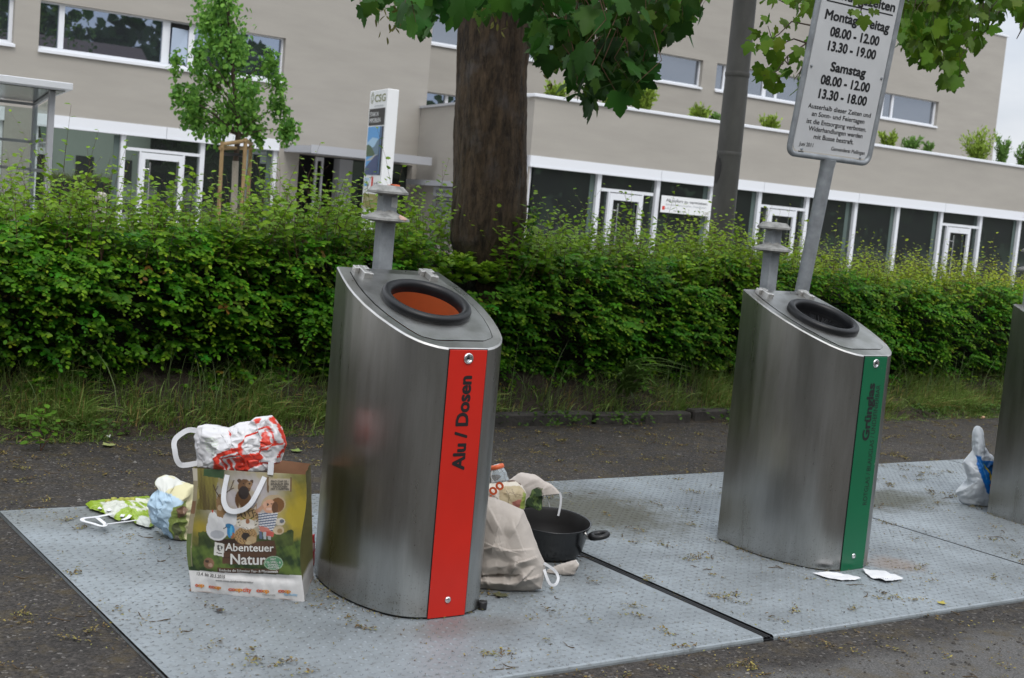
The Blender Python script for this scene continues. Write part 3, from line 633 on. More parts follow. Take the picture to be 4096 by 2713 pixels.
n_ = len(pp); mb.add([SP(u, v, .004) for u, v in pp]+[SP(u, v, .001) for u, v in pp], [list(range(n_))]+[(i, n_+i, n_+(i+1) % n_, (i+1) % n_) for i in range(n_)]); panel = mb.build('panel', MT['signwhite'], sign, recalc=True)
def sline(s, a, b, cap, bold=0.012):
    mb = MB()
    u0, v0 = sg(*a); u1, v1 = sg(*b); k = abs(sg(a[0], a[1]-100)[1]-sg(a[0], a[1])[1])/100
    put_text(mb, s, SP(u0, (v0+v1)/2, .0048), eu, ev, width=u1-u0, height=cap*k, bold=bold); mb.build('lettering', MT['letter'], panel)
sline('Öffnungszeiten', (672, -28), (1288, 98), 86, .03)
sline('Montag-Freitag', (663, 178), (1236, 277), 86, .028)
sline('08.00 - 12.00', (708, 327), (1143, 403), 84, .03); sline('13.30 - 19.00', (690, 450), (1112, 530), 84, .03)
sline('Samstag', (713, 636), (1022, 690), 82, .03)
sline('08.00 - 12.00', (624, 752), (1058, 823), 82, .03); sline('13.30 - 18.00', (607, 875), (1030, 948), 82, .03)
sline('Ausserhalb dieser Zeiten und', (513, 962), (1072, 1055), 42, .010); sline('an Sonn- und Feiertagen', (546, 1033), (1015, 1112), 42, .010)
sline('ist die Entsorgung verboten.', (500, 1098), (1032, 1183), 42, .010); sline('Widerhandlungen werden', (517, 1163), (998, 1243), 42, .010)
sline('mit Busse bestraft.', (563, 1240), (918, 1295), 42, .010)
sline('Juni 2011', (432, 1300), (557, 1318), 34, .006); sline('Gemeinderat Mellingen', (720, 1345), (1018, 1390), 34, .006)
u0, v0 = sg(680, 12); u1, v1 = sg(1276, 130); v0 = (v0+v1)/2
mb = MB(); mb.poly([SP(u0, v0-.0035, .0048), SP(u1, v0-.0035, .0048), SP(u1, v0+.0035, .0048), SP(u0, v0+.0035, .0048)])
mb.build('underline', MT['letter'], panel)
for q in ((545, 590), (1172, 703), (457, 1335), (980, 1415)):
    u, v = sg(*q); mb = MB(); mb.lathe([(.0085, 0), (.0085, .003), (.006, .0055), (0, .006)], n=14, fn=lambda p: SP(u+p[0], v+p[1], .004+p[2])); mb.build('screw', MT['galv'], panel)
for q in ((447, 1362), (968, 1440)):
    u, v = sg(*q); mb = MB(); mb.box(-.018, .018, -.006, .006, .004, .0075, fn=lambda p: SP(u+p[0], v+p[1], p[2])); mb.build('clip', MT['galv_dark'], panel)

# ---------------------------------------------------------------- lamp post behind the hedge
lx = 7.735*10.2/8.3; ly = 10.2
post = thing('lamp_post', 'thick grey steel lamp post rising behind the hedge', 'lamp post', (lx, ly, -.05))
mb = MB(); mb.tube([(lx, ly, -.05), (lx, ly, 2.95), (lx, ly, 2.98), (lx, ly, 6.8)], [.128, .124, .121, .105], 28); pole = mb.build('pole', MT['galv_dark'], post)
mb = MB(); mb.lathe([(.126, 2.30), (.128, 2.34), (.124, 2.345)], c=(lx, ly, 0), n=28); mb.build('band', MT['galv_dark'], post)
mb = MB(); mb.lathe([(.124, 3.1), (.1265, 3.11), (.1265, 3.14), (.1235, 3.15)], c=(lx, ly, 0), n=28); mb.build('band', MT['galv_dark'], post)
mb = MB(); th = [R(142+i*8) for i in range(8)]; st = []
for zz_, sc in ((2.03, .4), (2.08, .85), (2.15, 1), (2.22, .95), (2.28, .5)):
    st.append([(lx+.1285*math.cos(R(170)+(t-R(170))*sc), ly+.1285*math.sin(R(170)+(t-R(170))*sc), zz_+(.02*math.sin(9*t))) for t in th])
mb.grid(np.array(st)); mb.build('torn_sticker', mat('dark torn sticker', (.016, .014, .014), .5, var=.5, vscale=40), post)
mb = MB(); mb.tube([(lx-.13, ly-.05, 1.2), (lx-.131, ly-.05, 1.62)], .006, 6); mb.build('cable', MT['black'], post)
# ---------------------------------------------------------------- building
YL, YR, YU, GZ = 31.0, 23.5, 38.0, -0.06
A_ = lambda a, b: (a/1.6914, b/1.6914)
B_ = lambda a, b: (1300+a/1.6914, b/1.6914)
C_ = lambda a, b: (2600+a/1.568, b/1.568)
bld = thing('office_building', 'taupe rendered office block with strip windows and ground floor shops behind the hedge', 'building', (16, 31, GZ))
def wall(name, y, x0, x1, z0, z1, holes, depth=.26):
    xs = sorted(set([x0, x1]+[h[0] for h in holes]+[h[1] for h in holes])); zs = sorted(set([z0, z1]+[h[2] for h in holes]+[h[3] for h in holes]))
    mb = MB()
    for i in range(len(xs)-1):
        for j in range(len(zs)-1):
            cx, cz = (xs[i]+xs[i+1])/2, (zs[j]+zs[j+1])/2
            if any(h[0] < cx < h[1] and h[2] < cz < h[3] for h in holes): continue
            mb.poly([(xs[i], y, zs[j]), (xs[i+1], y, zs[j]), (xs[i+1], y, zs[j+1]), (xs[i], y, zs[j+1])])
    for (a, b, c, d) in holes:
        e = y+depth
        mb.poly([(a, y, c), (a, y, d), (a, e, d), (a, e, c)]); mb.poly([(b, y, c), (b, e, c), (b, e, d), (b, y, d)])
        mb.poly([(a, y, d), (b, y, d), (b, e, d), (a, e, d)])
        mb.poly([(a, e, c), (b, e, c), (b, y, c), (a, y, c)])
    return mb
HOLD = bld
# --- left block
LW = [(7.90, 13.80, 4.07, 5.20), (1.4, 7.36, 4.10, 5.24)]
LS = [(7.90, 13.82, GZ, 2.72), (1.2, 7.25, GZ, 2.78)]
ENT = (14.38, 17.65, GZ, 2.42)
mb = wall('wall', YL, -14, 17.92, GZ, 10.2, LW+LS+[ENT])
mb.poly([(17.92, YL, GZ), (17.92, YL+14, GZ), (17.92, YL+14, 10.2), (17.92, YL, 10.2)])
mb.poly([(-14, YL, GZ), (-14, YL, 10.2), (-14, YL+14, 10.2), (-14, YL+14, GZ)])
mb.poly([(-14, YL, 10.2), (17.92, YL, 10.2), (17.92, YL+14, 10.2), (-14, YL+14, 10.2)])
mb.build('wall', MT['plaster'], bld)
def window(y, x0, x1, z0, z1, mulls, glass, inset=.2, fw=.06, sill=True, open_=None, dark_side=True):
    """strip window: panes (one mesh) with frame and sill as sub-parts; mulls = [(xa, xb), ...]"""
    yg = y+inset
    zb = z0+.09 if sill else z0
    mb = MB(); mb.poly([(x0, yg, zb), (x1, yg, zb), (x1, yg, z1), (x0, yg, z1)])
    win = mb.build('window', glass, bld)
    mb = MB()
    mb.box(x0, x1, yg-.05, yg-.002, z1-.035, z1); mb.box(x0, x1, yg-.05, yg-.002, zb, zb+.05)
    for (a, b) in mulls: mb.box(a, b, yg-.055, yg-.002, zb+.05, z1-.035)
    mb.build('frame', MT['alu'], win)
    mb = MB(); mb.bev(x0, x1-.001, y-.045, yg-.052, zb-.07, zb-.015, .006); mb.bev(x0-.02, x1+.03, y-.07, y-.046, zb-.10, zb-.03, .004)
    if sill: mb.build('sill', MT['alu'], win)
    return win
wn = window(YL, *LW[0], [(7.90, 7.925), (8.355, 8.475), (10.745, 10.925), (11.385, 11.525), (13.76, 13.80)], MT['glass_up'])
mb = MB(); mb.poly([(10.94, YL+.10, 4.24), (11.37, YL+.17, 4.24), (11.37, YL+.19, 5.05), (10.94, YL+.05, 5.05)]); mb.build('tilted_sash', mat('pale blind', (.42, .50, .62), .5), wn)
mb = MB(); mb.box(10.93, 11.38, YL+.13, YL+.16, 5.06, 5.16); mb.build('sash_gap', MT['seam'], wn)
window(YL, *LW[1], [(1.4, 1.46), (3.3, 3.42), (5.2, 5.32), (7.28, 7.36)], MT['glass_up'])
MT['shopint'] = mat('dim shop interior', (.05, .055, .05), .9)
MT['frame_dark'] = mat('dark frame', (.02, .021, .022), .5)
MT['blind'] = mat('grey green panel', (.085, .12, .11), .6)
MT['glass_shop2'] = glassmat('brightly reflecting shop glass', (.010,.014,.012), (.85,.97,.90), .34, .01)
def shop(y, x0, x1, zt, bays, band=(2.46, 2.72), inset=.16, glass='glass_shop'):
    """bays: (xa, xb, kind); kind 'w' plain, 'd' door bay with transom and side lights: (da, db)"""
    yg = y+inset
    mb = MB(); mb.poly([(x0, yg, GZ), (x1, yg, GZ), (x1, yg, band[0]), (x0, yg, band[0])]); sh = mb.build('shop_front', MT[glass], bld)
    mb = MB(); xc = x0
    for b in bays:
        mb = MB(); mb.box(b[0]-.055, b[0]+.055, yg-.09, yg-.002, GZ, band[0]); mb.build('mullion', MT['alu'], sh)
        if b[2] == 'd':
            mb = MB(); mb.box(b[0]+.055, b[1]-.055, yg-.07, yg-.002, 2.10, 2.17); mb.build('transom', MT['alu'], sh)
            for q in b[3]:
                mb = MB(); mb.box(q-.035 if q == b[3][0] else q, q if q == b[3][0] else q+.035, yg-.07, yg-.002, GZ, 2.10); mb.build('jamb', MT['alu'], sh)
    e = bays[-1][1]; mb = MB(); mb.box(e-.055, e+.055, yg-.09, yg-.002, GZ, band[0])
    mb.build('mullion', MT['alu'], sh)
    # greenish edge posts seen through the panes
    for b in bays:
        if b[2] == 'w': mb = MB(); mb.box(b[1]-.20, b[1]-.07, yg-.006, yg-.003, GZ, band[0]-.02); mb.build('blind', MT['blind'], sh)
    for b in bays:
        if b[2] != 'd': continue
        da, db = b[3]; f = .10
        mb = MB(); yb = yg-.06
        mb.box(da, da+f, yb-.03, yb+.03, GZ, 2.08); mb.box(db-f, db, yb-.03, yb+.03, GZ, 2.08); mb.box(da+f, db-f, yb-.03, yb+.03, 1.93, 2.08); mb.box(da+f, db-f, yb-.03, yb+.03, GZ, GZ+.15)
        mb.build('door', MT['alu'], sh)
        mb = MB(); mb.tube([(da+.20, yb-.09, .35), (da+.20, yb-.09, 1.86)], .018, 8); mb.tube([(da+.20, yb-.09, .5), (da+.06, yb-.03, .5)], .009, 6); mb.tube([(da+.20, yb-.09, 1.7), (da+.06, yb-.03, 1.7)], .009, 6)
        mb.build('door_handle', MT['chrome'], sh)
    return sh
def lintel(y, cuts, band, pr=.03):
    for i in range(len(cuts)-1):
        mb = MB(); mb.box(cuts[i]+.006, cuts[i+1]-.006, y-pr, y+.15, band[0], band[1])
        mb.box(cuts[i]+.006, cuts[i+1]-.006, y-pr-.012, y-pr, band[0], band[0]+.035)
        mb.build('lintel_panel', MT['alu'], bld)
shop(YL, 7.90, 13.82, 2.72, [(7.96, 9.95, 'w'), (9.95, 11.88, 'd', (10.39, 11.42)), (11.88, 13.77, 'w')], (2.44, 2.72), glass='glass_shop2')
lintel(YL, [7.90, 10.93, 13.82], (2.44, 2.72))
shop(YL, 1.2, 7.25, 2.78, [(1.26, 3.2, 'w'), (3.2, 5.2, 'w'), (5.2, 7.19, 'w')], (2.48, 2.78), glass='glass_shop2')
lintel(YL, [1.2, 4.2, 7.25], (2.48, 2.78))
# entrance recess with canopy
mb = MB(); e = YL+1.6
mb.poly([(14.38, e, GZ), (17.65, e, GZ), (17.65, e, 2.42), (14.38, e, 2.42)]); mb.poly([(14.38, YL+.26, GZ), (14.38, e, GZ), (14.38, e, 2.42), (14.38, YL+.26, 2.42)])
mb.poly([(17.65, YL+.26, GZ), (17.65, YL+.26, 2.42), (17.65, e, 2.42), (17.65, e, GZ)])
mb.poly([(14.38, YL+.26, 2.42), (17.65, YL+.26, 2.42), (17.65, e, 2.42), (14.38, e, 2.42)])
ent = mb.build('entrance', mat('dark entrance lining', (.035, .037, .042), .6), bld)
mb = MB(); mb.box(14.98, 15.04, YL+.3, YL+.36, GZ, 2.40); mb.box(15.16, 15.21, YL+.3, YL+.36, GZ, 2.40); mb.box(15.04, 15.16, YL+.31, YL+.35, 2.3, 2.40); mb.build('door_frame', MT['alu'], ent)
mb = MB(); mb.box(15.55, 15.92, YL+.05, YL+.4, GZ, 2.40); mb.build('pillar', MT['alu_shade'], ent)
mb = MB(); mb.poly([(15.92, YL+.3, GZ), (17.65, YL+.3, GZ), (17.65, YL+.3, 2.40), (15.92, YL+.3, 2.40)]); mb.build('glazing', MT['glass_shop'], ent)
CY = 29.4
ca = onY(*A_(2112, 975), CY); cb = onY(*B_(718, 1070), CY); ct = (ca[2]+cb[2])/2
mb = MB(); mb.box(ca[0], cb[0], CY, YL-.002, ct-.19, ct-.02); mb.box(ca[0]-.02, cb[0]+.02, CY-.02, CY-.001, ct-.20, ct); mb.build('canopy', MT['alu_shade'], bld)
# --- single-storey wing in front on the right
WX0, WX1 = 16.22, 44.0
RH = (WX0+.02, 42.0, GZ, 2.70)
mb = wall('wall', YR, WX0, WX1, GZ, 3.93, [RH])
sd0 = np.array([WX0, YR]); sd1 = np.array([17.77, YL-.003])
def side(t, z): p = sd0+(sd1-sd0)*t; return (p[0], p[1], z)
t1 = .16
mb.poly([side(t1, GZ), side(t1, 2.70), side(1, 2.70), side(1, GZ)]); mb.poly([side(0, 2.70), side(0, 3.93), side(1, 3.93), side(1, 2.70)])
mb.poly([(WX1, YR, GZ), (WX1, YU, GZ), (WX1, YU, 3.93), (WX1, YR, 3.93)])
mb.build('wing_wall', MT['plaster'], bld)
mb = MB(); mb.poly([(WX0+.3, YR+.3, 3.80), (WX1, YR+.3, 3.80), (WX1, YU, 3.80), (17.93, YU, 3.80), (17.93, YL, 3.80)]); mb.build('wing_roof', mat('roof gravel', (.2, .19, .17), .9, var=.3, vscale=3), bld)
mb = MB(); mb.bev(WX0-.05, WX1, YR-.06, YR+.32, 3.932, 4.0, .008); mb.build('parapet_cap', MT['alu'], bld)
dv = nrm(np.array([sd1[0]-sd0[0], sd1[1]-sd0[1], 0])); nv = np.array([dv[1], -dv[0], 0])
a = np.array(side(.052, 3.934)); b = np.array(side(1, 3.934))
mb = MB(); mb.add([a-nv*.05, b-nv*.05, b+nv*.3, a+nv*.3, a-nv*.05+[0,0,.06], b-nv*.05+[0,0,.06], b+nv*.3+[0,0,.06], a+nv*.3+[0,0,.06]], [(3,2,1,0),(4,5,6,7),(0,1,5,4),(1,2,6,5),(2,3,7,6),(3,0,4,7)]); mb.build('parapet_cap', MT['alu_shade'], bld)
bays = [(16.28, 18.19, 'w'), (18.19, 19.84, 'd', (18.53, 19.47)), (19.90, 21.55, 'w'), (21.55, 23.13, 'w'), (23.13, 24.78, 'd', (23.50, 24.42)), (24.78, 26.46, 'w'), (26.56, 28.2, 'w'), (28.2, 29.93, 'w'), (29.98, 31.68, 'd', (30.31, 31.27)), (31.68, 33.46, 'w'), (33.46, 35.2, 'w'), (35.2, 37.0, 'w'), (37.0, 38.8, 'w'), (38.8, 40.4, 'w'), (40.4, 42, 'w')]
shop(YR, RH[0], RH[1], 2.70, bays, (2.46, 2.70))
lintel(YR, [WX0, 19.87, 23.13, 26.51, 29.95, 33.4, 36.9, 42.0], (2.46, 2.70))
# return of the glazing round the corner
def sbox(mb, t0, t1_, z0, z1, o0, o1):
    P = [np.array(side(t0, z0)), np.array(side(t1_, z0))]; V = []
    for z in (z0, z1):
        for (tt, oo) in ((t0, o0), (t1_, o0), (t1_, o1), (t0, o1)): p = np.array(side(tt, z)); V.append(p+nv*oo)
    mb.add(V, [(3,2,1,0),(4,5,6,7),(0,1,5,4),(1,2,6,5),(2,3,7,6),(3,0,4,7)]); return mb
mb = MB(); mb.add([np.array(side(.006, GZ))+nv*.12, np.array(side(t1, GZ))+nv*.12, np.array(side(t1, 2.46))+nv*.12, np.array(side(.006, 2.46))+nv*.12], [(0, 1, 2, 3)]); sg_ = mb.build('side_glazing', MT['glass_shop'], bld)
mb = sbox(MB(), .004, t1, 2.46, 2.698, -.03, .12); mb.build('lintel_panel', MT['alu_shade'], bld)
mb = sbox(MB(), .10, t1-.002, 2.2, 2.455, .0, .1); mb.build('panel', MT['alu_shade'], sg_)
# letterbox wall with its little canopy on the side of the wing
q0 = onP(*B_(553, 1235), [nv[0], nv[1], 0], side(.5, 0)); 
tq = lambda p: float(((np.array(p)[:2]-sd0)@(sd1-sd0))/((sd1-sd0)@(sd1-sd0)))
onS = lambda a, b: onP(*B_(a, b), [nv[0], nv[1], 0], side(0, 0)-nv*.25)
qa = onS(560, 1225); qb = onS(870, 1232); z_c = (qa[2]+qb[2])/2
ta, tb = tq(qa), tq(qb)
mb = sbox(MB(), min(ta, tb)-.08, max(ta, tb), z_c-.10, z_c+.03, -.30, -.003); mb.build('porch_roof', MT['alu_shade'], bld)
qa = onS(697, 1262); qb = onS(868, 1330); tc_, td_ = tq(qa), tq(qb)
mb = sbox(MB(), min(tc_, td_)-.03, max(tc_, td_), qb[2]-.02, qa[2], -.10, -.003); nb_ = mb.build('name_board', MT['alu_shade'], bld)
mb = MB(); exs = nrm(np.array(side(0, 0))-np.array(side(1, 0))); hgt = (qa[2]-qb[2])
p0 = np.array(side(max(tc_, td_)-.03, qb[2]+.25*hgt))-nv*.104
put_text(mb, 'BIRRFELD', p0, exs, (0, 0, 1), height=hgt*.40, width=abs(tc_-td_)*np.linalg.norm(sd1-sd0)*.80); mb.build('lettering', mat('dark letters', (.05,.05,.055), .5), nb_)
mb = sbox(MB(), min(tc_, td_)-.03, max(tc_, td_), qb[2]-1.0, qb[2]-.05, -.09, -.003); lb = mb.build('letterboxes', mat('letterbox grey', (.26, .27, .29), .45, .3), bld)
mb = MB()
for i in range(3):
    for j in range(4):
        t0 = min(tc_, td_)-.03+(max(tc_, td_)-min(tc_, td_)+.03)*(i+.12)/3; t2 = t0+(max(tc_, td_)-min(tc_, td_)+.03)*.25; z2 = qb[2]-.98+j*.23
        sbox(MB(), t0, t2, z2+.15, z2+.17, -.0925, -.0905).build('letter_slot', MT['seam'], lb)
# --- upper floors set back
UW = []
fu = lambda X: X*YU/31.0
zl, zh = 6.52, 7.58
UW = [(20.0, fu(27.45), zl, zh), (fu(28.02), 41.0, zl, zh), (43.2, fu(38.53), zl, zh+.05)]
z1t = onY(*B_(745, 627), YU)[2]
UW1 = [(18.6, 27.0, z1t-1.06, z1t), (29, 36, z1t-1.06, z1t), (38, 44, z1t-1.06, z1t)]
UX1 = fu(41.85); UZ = 10.95
mb = wall('wall', YU, 17.5, UX1, GZ, UZ, UW+UW1)
mb.poly([(UX1, YU, GZ), (UX1, YU+12, GZ), (UX1, YU+12, UZ), (UX1, YU, UZ)]); mb.poly([(17.5, YU, UZ), (UX1, YU, UZ), (UX1, YU+12, UZ), (17.5, YU+12, UZ)])
mb.build('upper_wall', MT['plaster'], bld)
mb = MB(); mb.bev(17.5, UX1+.06, YU-.06, YU+.3, UZ+.002, UZ+.09, .01); mb.build('roof_edge', MT['alu'], bld)
fm = lambda X: [(fu(X)-.05, fu(X)+.05)]
window(YU, *UW[0], [(20, 20.06), (23.6, 23.75), (27.0, 27.15)]+[(fu(25.06), fu(25.16)), (fu(25.55), fu(25.64))]+[(fu(27.40), fu(27.45))], MT['glass_far'])
window(YU, *UW[1], [(fu(28.02), fu(28.06)), (fu(28.42), fu(28.50)), (fu(30.13), fu(30.28)), (fu(30.68), fu(30.78)), (38.9, 39.0), (40.9, 41.0)], MT['glass_far'])
window(YU, *UW[2], [(43.2, 43.26), (fu(35.72), fu(35.82)), (fu(36.22), fu(36.32)), (fu(38.44), fu(38.53))], MT['glass_far'])
for q in UW1: window(YU, *q, [(q[0], q[0]+.06), ((q[0]+q[1])/2-.06, (q[0]+q[1])/2+.06), (q[1]-.06, q[1])], MT['glass_up'])
# --- letting banner on the shop glass
ban = np.array([onY(*C_(65, 1225), YR), onY(*C_(380, 1255), YR), onY(*C_(60, 1330), YR), onY(*C_(370, 1360), YR)])
x0, x1 = ban[[0, 2], 0].mean()+.02, ban[[1, 3], 0].mean(); z1_, z0_ = ban[[0, 1], 2].mean(), ban[[2, 3], 2].mean()
bn = thing('letting_banner', 'white letting banner reading Ab sofort zu vermieten on the shop front', 'banner', ((x0+x1)/2, YR, z0_))
mb = MB(); mb.bev(x0, x1, YR-.02, YR-.002, z0_, z1_, .004); mb.build('board', MT['white'], bn)
W_ = x1-x0; Hh = z1_-z0_
MT['greytxt'] = mat('grey lettering', (.07, .075, .085), .6); MT['paletxt'] = mat('pale lettering', (.32, .34, .37), .6); MT['logored'] = mat('red logo', (.62, .05, .035), .5); MT['olive'] = mat('olive lettering', (.22, .23, .10), .6)
EX, EZ = np.array([1., 0, 0]), np.array([0, 0, 1.])
mb = MB(); put_text(mb, 'Ab sofort zu vermieten:', (x0+.09*W_, YR-.0225, z0_+.66*Hh), EX, EZ, width=W_*.84, height=Hh*.17, bold=.012); mb.build('lettering', MT['greytxt'], bn)
mb = MB(); put_text(mb, 'Gewerbe-, Büro-, Laden-, Praxisflächen', (x0+.09*W_, YR-.0225, z0_+.44*Hh), EX, EZ, width=W_*.82, height=Hh*.12); mb.build('lettering', MT['paletxt'], bn)
mb = MB(); put_text(mb, 'Tel. 056 470', (x0+.25*W_, YR-.0225, z0_+.10*Hh), EX, EZ, width=W_*.25, height=Hh*.08); put_text(mb, 'er AG', (x0+.08*W_, YR-.0225, z0_+.22*Hh), EX, EZ, width=W_*.09, height=Hh*.09); mb.build('lettering', MT['greytxt'], bn)
mb = MB(); mb.box(x0+.025*W_, x0+.075*W_, YR-.0228, YR-.0205, z0_+.16*Hh, z0_+.38*Hh); mb.build('logo', MT['logored'], bn)
mb = MB(); put_text(mb, 'CSG', (x1-.13*W_, YR-.0225, z0_+.09*Hh), EX, EZ, width=W_*.10, height=Hh*.14, bold=.01); mb.build('lettering', MT['olive'], bn)

# ---------------------------------------------------------------- pylon sign
py0 = onY(*B_(428, 599), 19.0); ptop = py0[2]
pd = nrm(np.array([.2, .98, 0])); pn = np.array([-pd[1], pd[0], 0])     # long side runs away from us, printed face looks left
PWD, PTH = 1.0, .20
pyl = thing('pylon_sign', 'tall white CSG pylon sign with a mountain road picture behind the hedge', 'pylon sign', (py0[0], 19.3, GZ))
c0 = np.array([py0[0], 19.0, 0])
def PY(s, d, z): return c0 + pd*s + np.array([1, -.02, 0])*d + np.array([0, 0, z])      # s: along the printed face from near edge
mb = MB(); mb.bev(0, PWD, 0, PTH, GZ, ptop, .008, lambda p: PY(*p)); body = mb.build('body', MT['white'], pyl, recalc=True)
# printed face in its own coordinates: u 0 (far, left in view) .. 1 (near), v metres down from the top
def PF(u, z): return PY(PWD*(1-u), -.0035, z)
uex = -pd
def Pz(a, b): p = onP(*B_(a, b), pn, PY(0, -.0035, 0)); return 1-float((p-PY(0, -.0035, 0))@pd)/PWD, p[2]
def pquad(mb, u0, u1, z0, z1, o=0): mb.add([PF(u0, z0)+pn*o, PF(u1, z0)+pn*o, PF(u1, z1)+pn*o, PF(u0, z1)+pn*o], [(0, 1, 2, 3)])
zA = Pz(365, 733)[1]; zB = Pz(355, 848)[1]; zC = Pz(335, 1185)[1]; zD = Pz(310, 1312)[1]; zE = Pz(305, 1420)[1]; zT1 = Pz(380, 640)[1]; zT0 = Pz(380, 690)[1]
u_l, u_r = .05, .93
mb = MB(); pquad(mb, u_l, u_r, zB, zA); mb.build('black_panel', mat('black print', (.014, .013, .013), .4), body)
def ptxt(s, u, z, wd, h, m, bold=0): mb = MB(); put_text(mb, s, PF(u, z)+pn*.002, uex, EZ, width=wd*PWD, height=h, bold=bold); mb.build('lettering', m, body)
ptxt('STARK IN', .10, zA-.45*(zA-zB), .48, (zA-zB)*.25, MT['white'], .006); ptxt('IMMOBILIEN', .10, zA-.82*(zA-zB), .62, (zA-zB)*.25, MT['white'], .006)
ptxt('CSG', .31, zT0+.01, .60, (zT1-zT0)*.95, MT['olive'], .012)
mb = MB()
for k in range(14):
    t = 2*math.pi*k/14
    for r_, s_ in ((.085, .010), (.055, .008)):
        cu = .165+r_*math.cos(t)/PWD*.85; cz = (zT0+zT1)/2+.02+r_*math.sin(t); pquad(mb, cu-s_/PWD, cu+s_/PWD, cz-s_, cz+s_)
mb.build('logo', MT['olive'], body)
ptxt('GRUPPE IMMOBILIEN', .30, zT0-.075, .52, .028, MT['paletxt'])
# picture: sky, mountains, road, glass tower strip
def ppoly(pts, m, o): mb = MB(); mb.add([PF(u, z)+pn*o for u, z in pts], [list(range(len(pts)))]); return mb.build('picture', m, body)
zb_ = zB-.02; hh = zb_-zC
Zp = lambda f: zb_-hh*f
MTp = lambda n, c: mat(n, c, .4)
ppoly([(u_l, Zp(1)), (.74, Zp(1)), (.74, Zp(0)), (u_l, Zp(0))], MTp('print sky blue', (.10, .33, .68)), .0)
ppoly([(u_l, Zp(.5)), (.62, Zp(.55)), (.66, Zp(.25)), (.35, Zp(.22)), (u_l, Zp(.33))], MTp('print pale sky', (.35, .55, .75)), .0008)
ppoly([(.25, Zp(.56)), (.74, Zp(.58)), (.74, Zp(.25)), (.62, Zp(.30)), (.50, Zp(.40)), (.36, Zp(.44))], MTp('print mountain', (.12, .20, .28)), .0016)
ppoly([(u_l, Zp(.62)), (.60, Zp(.60)), (.34, Zp(.42)), (.16, Zp(.37)), (u_l, Zp(.38))], MTp('print forest', (.06, .11, .05)), .0024)
ppoly([(u_l, Zp(.72)), (.55, Zp(.58)), (.74, Zp(.58)), (.74, Zp(.66))], MTp('print pale road edge', (.45, .45, .42)), .0032)
ppoly([(u_l, Zp(1)), (.74, Zp(1)), (.74, Zp(.58)), (.58, Zp(.60)), (.20, Zp(.78)), (u_l, Zp(.86))], MTp('print blue road', (.045, .07, .17)), .004)
ppoly([(.74, Zp(1)), (u_r, Zp(1)), (u_r, Zp(0)), (.74, Zp(0))], MTp('print tower', (.02, .03, .06)), .001)
ppoly([(.79, Zp(.98)), (.83, Zp(.98)), (.83, Zp(0)), (.79, Zp(0))], MTp('print tower light', (.10, .22, .42)), .002)
ptxt('www.csgruppe.ch', .10, zC+.07, .50, .04, MT['white'])
zF = Pz(300, 1240)[1]; zG = Pz(300, 1212)[1]
ptxt('TINOPH', .07, zF+.03, .26, .055, mat('pale blue lettering', (.18, .5, .8), .5)); mb = MB(); pquad(mb, .07, .21, zF-.05, zF-.005); mb.build('bar', mat('blue bar', (.08, .38, .75), .5), body)
mb = MB(); pquad(mb, .21, .33, zF-.05, zF-.005); mb.build('bar', mat('grey bar', (.2, .2, .22), .5), body)
mb = MB(); pquad(mb, .46, .56, zF-.07, zF+.11); mb.build('logo', MT['logored'], body); ptxt('er AG', .62, zF-.02, .24, .05, MT['greytxt'])
mb = MB(); pquad(mb, u_l, .90, zE, zD); mb.build('olive_panel', mat('olive panel', (.26, .24, .07), .5), body)
ptxt('ZU VERMIETEN', .09, zD-.12, .55, .055, mat('cream lettering', (.62, .60, .45), .5)); ptxt('BÜRO- UND', .09, zD-.28, .46, .055, MT['white']); ptxt('GEWERBERÄUME', .09, zD-.42, .62, .055, MT['white'])

# ---------------------------------------------------------------- bus shelter at the left edge
BY = 14.0
f1 = onY(*A_(495, 565), BY); f2 = onY(*A_(495, 612), BY); zt_, zb2 = f1[2], f2[2]; bxr = f1[0]; dep = 3.6
sh = thing('bus_shelter', 'glass bus shelter with flat metal roof cut off by the left edge', 'bus shelter', (bxr-1.5, BY+.9, GZ))
sdir = np.array([.17, .985, 0])
def BS(x, d, z): return np.array([bxr+x, BY, 0]) + sdir*d + np.array([0, 0, z])
mb = MB(); mb.bev(-4.6, 0, 0, dep, zb2, zt_, .006, lambda p: BS(*p)); mb.bev(-4.55, -.06, .06, dep-.06, zb2-.012, zb2-.0005, .003, lambda p: BS(*p)); mb.build('roof', MT['alu'], sh)
mb = MB(); mb.box(-4.5, -.07, .07, dep-.07, zb2-.02, zb2-.0125, lambda p: BS(*p)); mb.build('ceiling', mat('grey ceiling sheet', (.16, .16, .165), .18, .85), sh)
xpf = onY(*A_(338, 900), BY+.25)[0]-bxr; xpb = onY(*A_(229, 900), BY+dep-.3)[0]-bxr
px1 = -.36
MT['clear'] = glassmat('shelter glass', (.28, .285, .27), (.9, .95, 1.0), .12, .02)
def clearglass():
    m = bpy.data.materials.new('clear shelter glass'); m.use_nodes = True; N = m.node_tree.nodes; L = m.node_tree.links.new
    t = N.new('ShaderNodeBsdfTransparent'); t.inputs[0].default_value = (.86, .90, .88, 1); g = N.new('ShaderNodeBsdfGlossy'); g.inputs['Roughness'].default_value = .02; g.inputs['Color'].default_value = (.9, .95, 1, 1)
    x = N.new('ShaderNodeMixShader'); x.inputs[0].default_value = .14; L(t.outputs[0], x.inputs[1]); L(g.outputs[0], x.inputs[2]); L(x.outputs[0], N['Material Output'].inputs['Surface']); return m
MT['clear'] = clearglass()
def postx(a, Y): return onY(*A_(a, 900), Y)
pf = postx(338, BY+.2); pb = postx(229, BY+3.3)
for (p, wd) in ((pf, .03), (pb, .028)):
    mb = MB(); mb.bev(p[0]-wd, p[0]+wd, p[1]-wd, p[1]+wd, GZ, zb2-.02, .005); mb.build('post', MT['alu_shade'], sh)
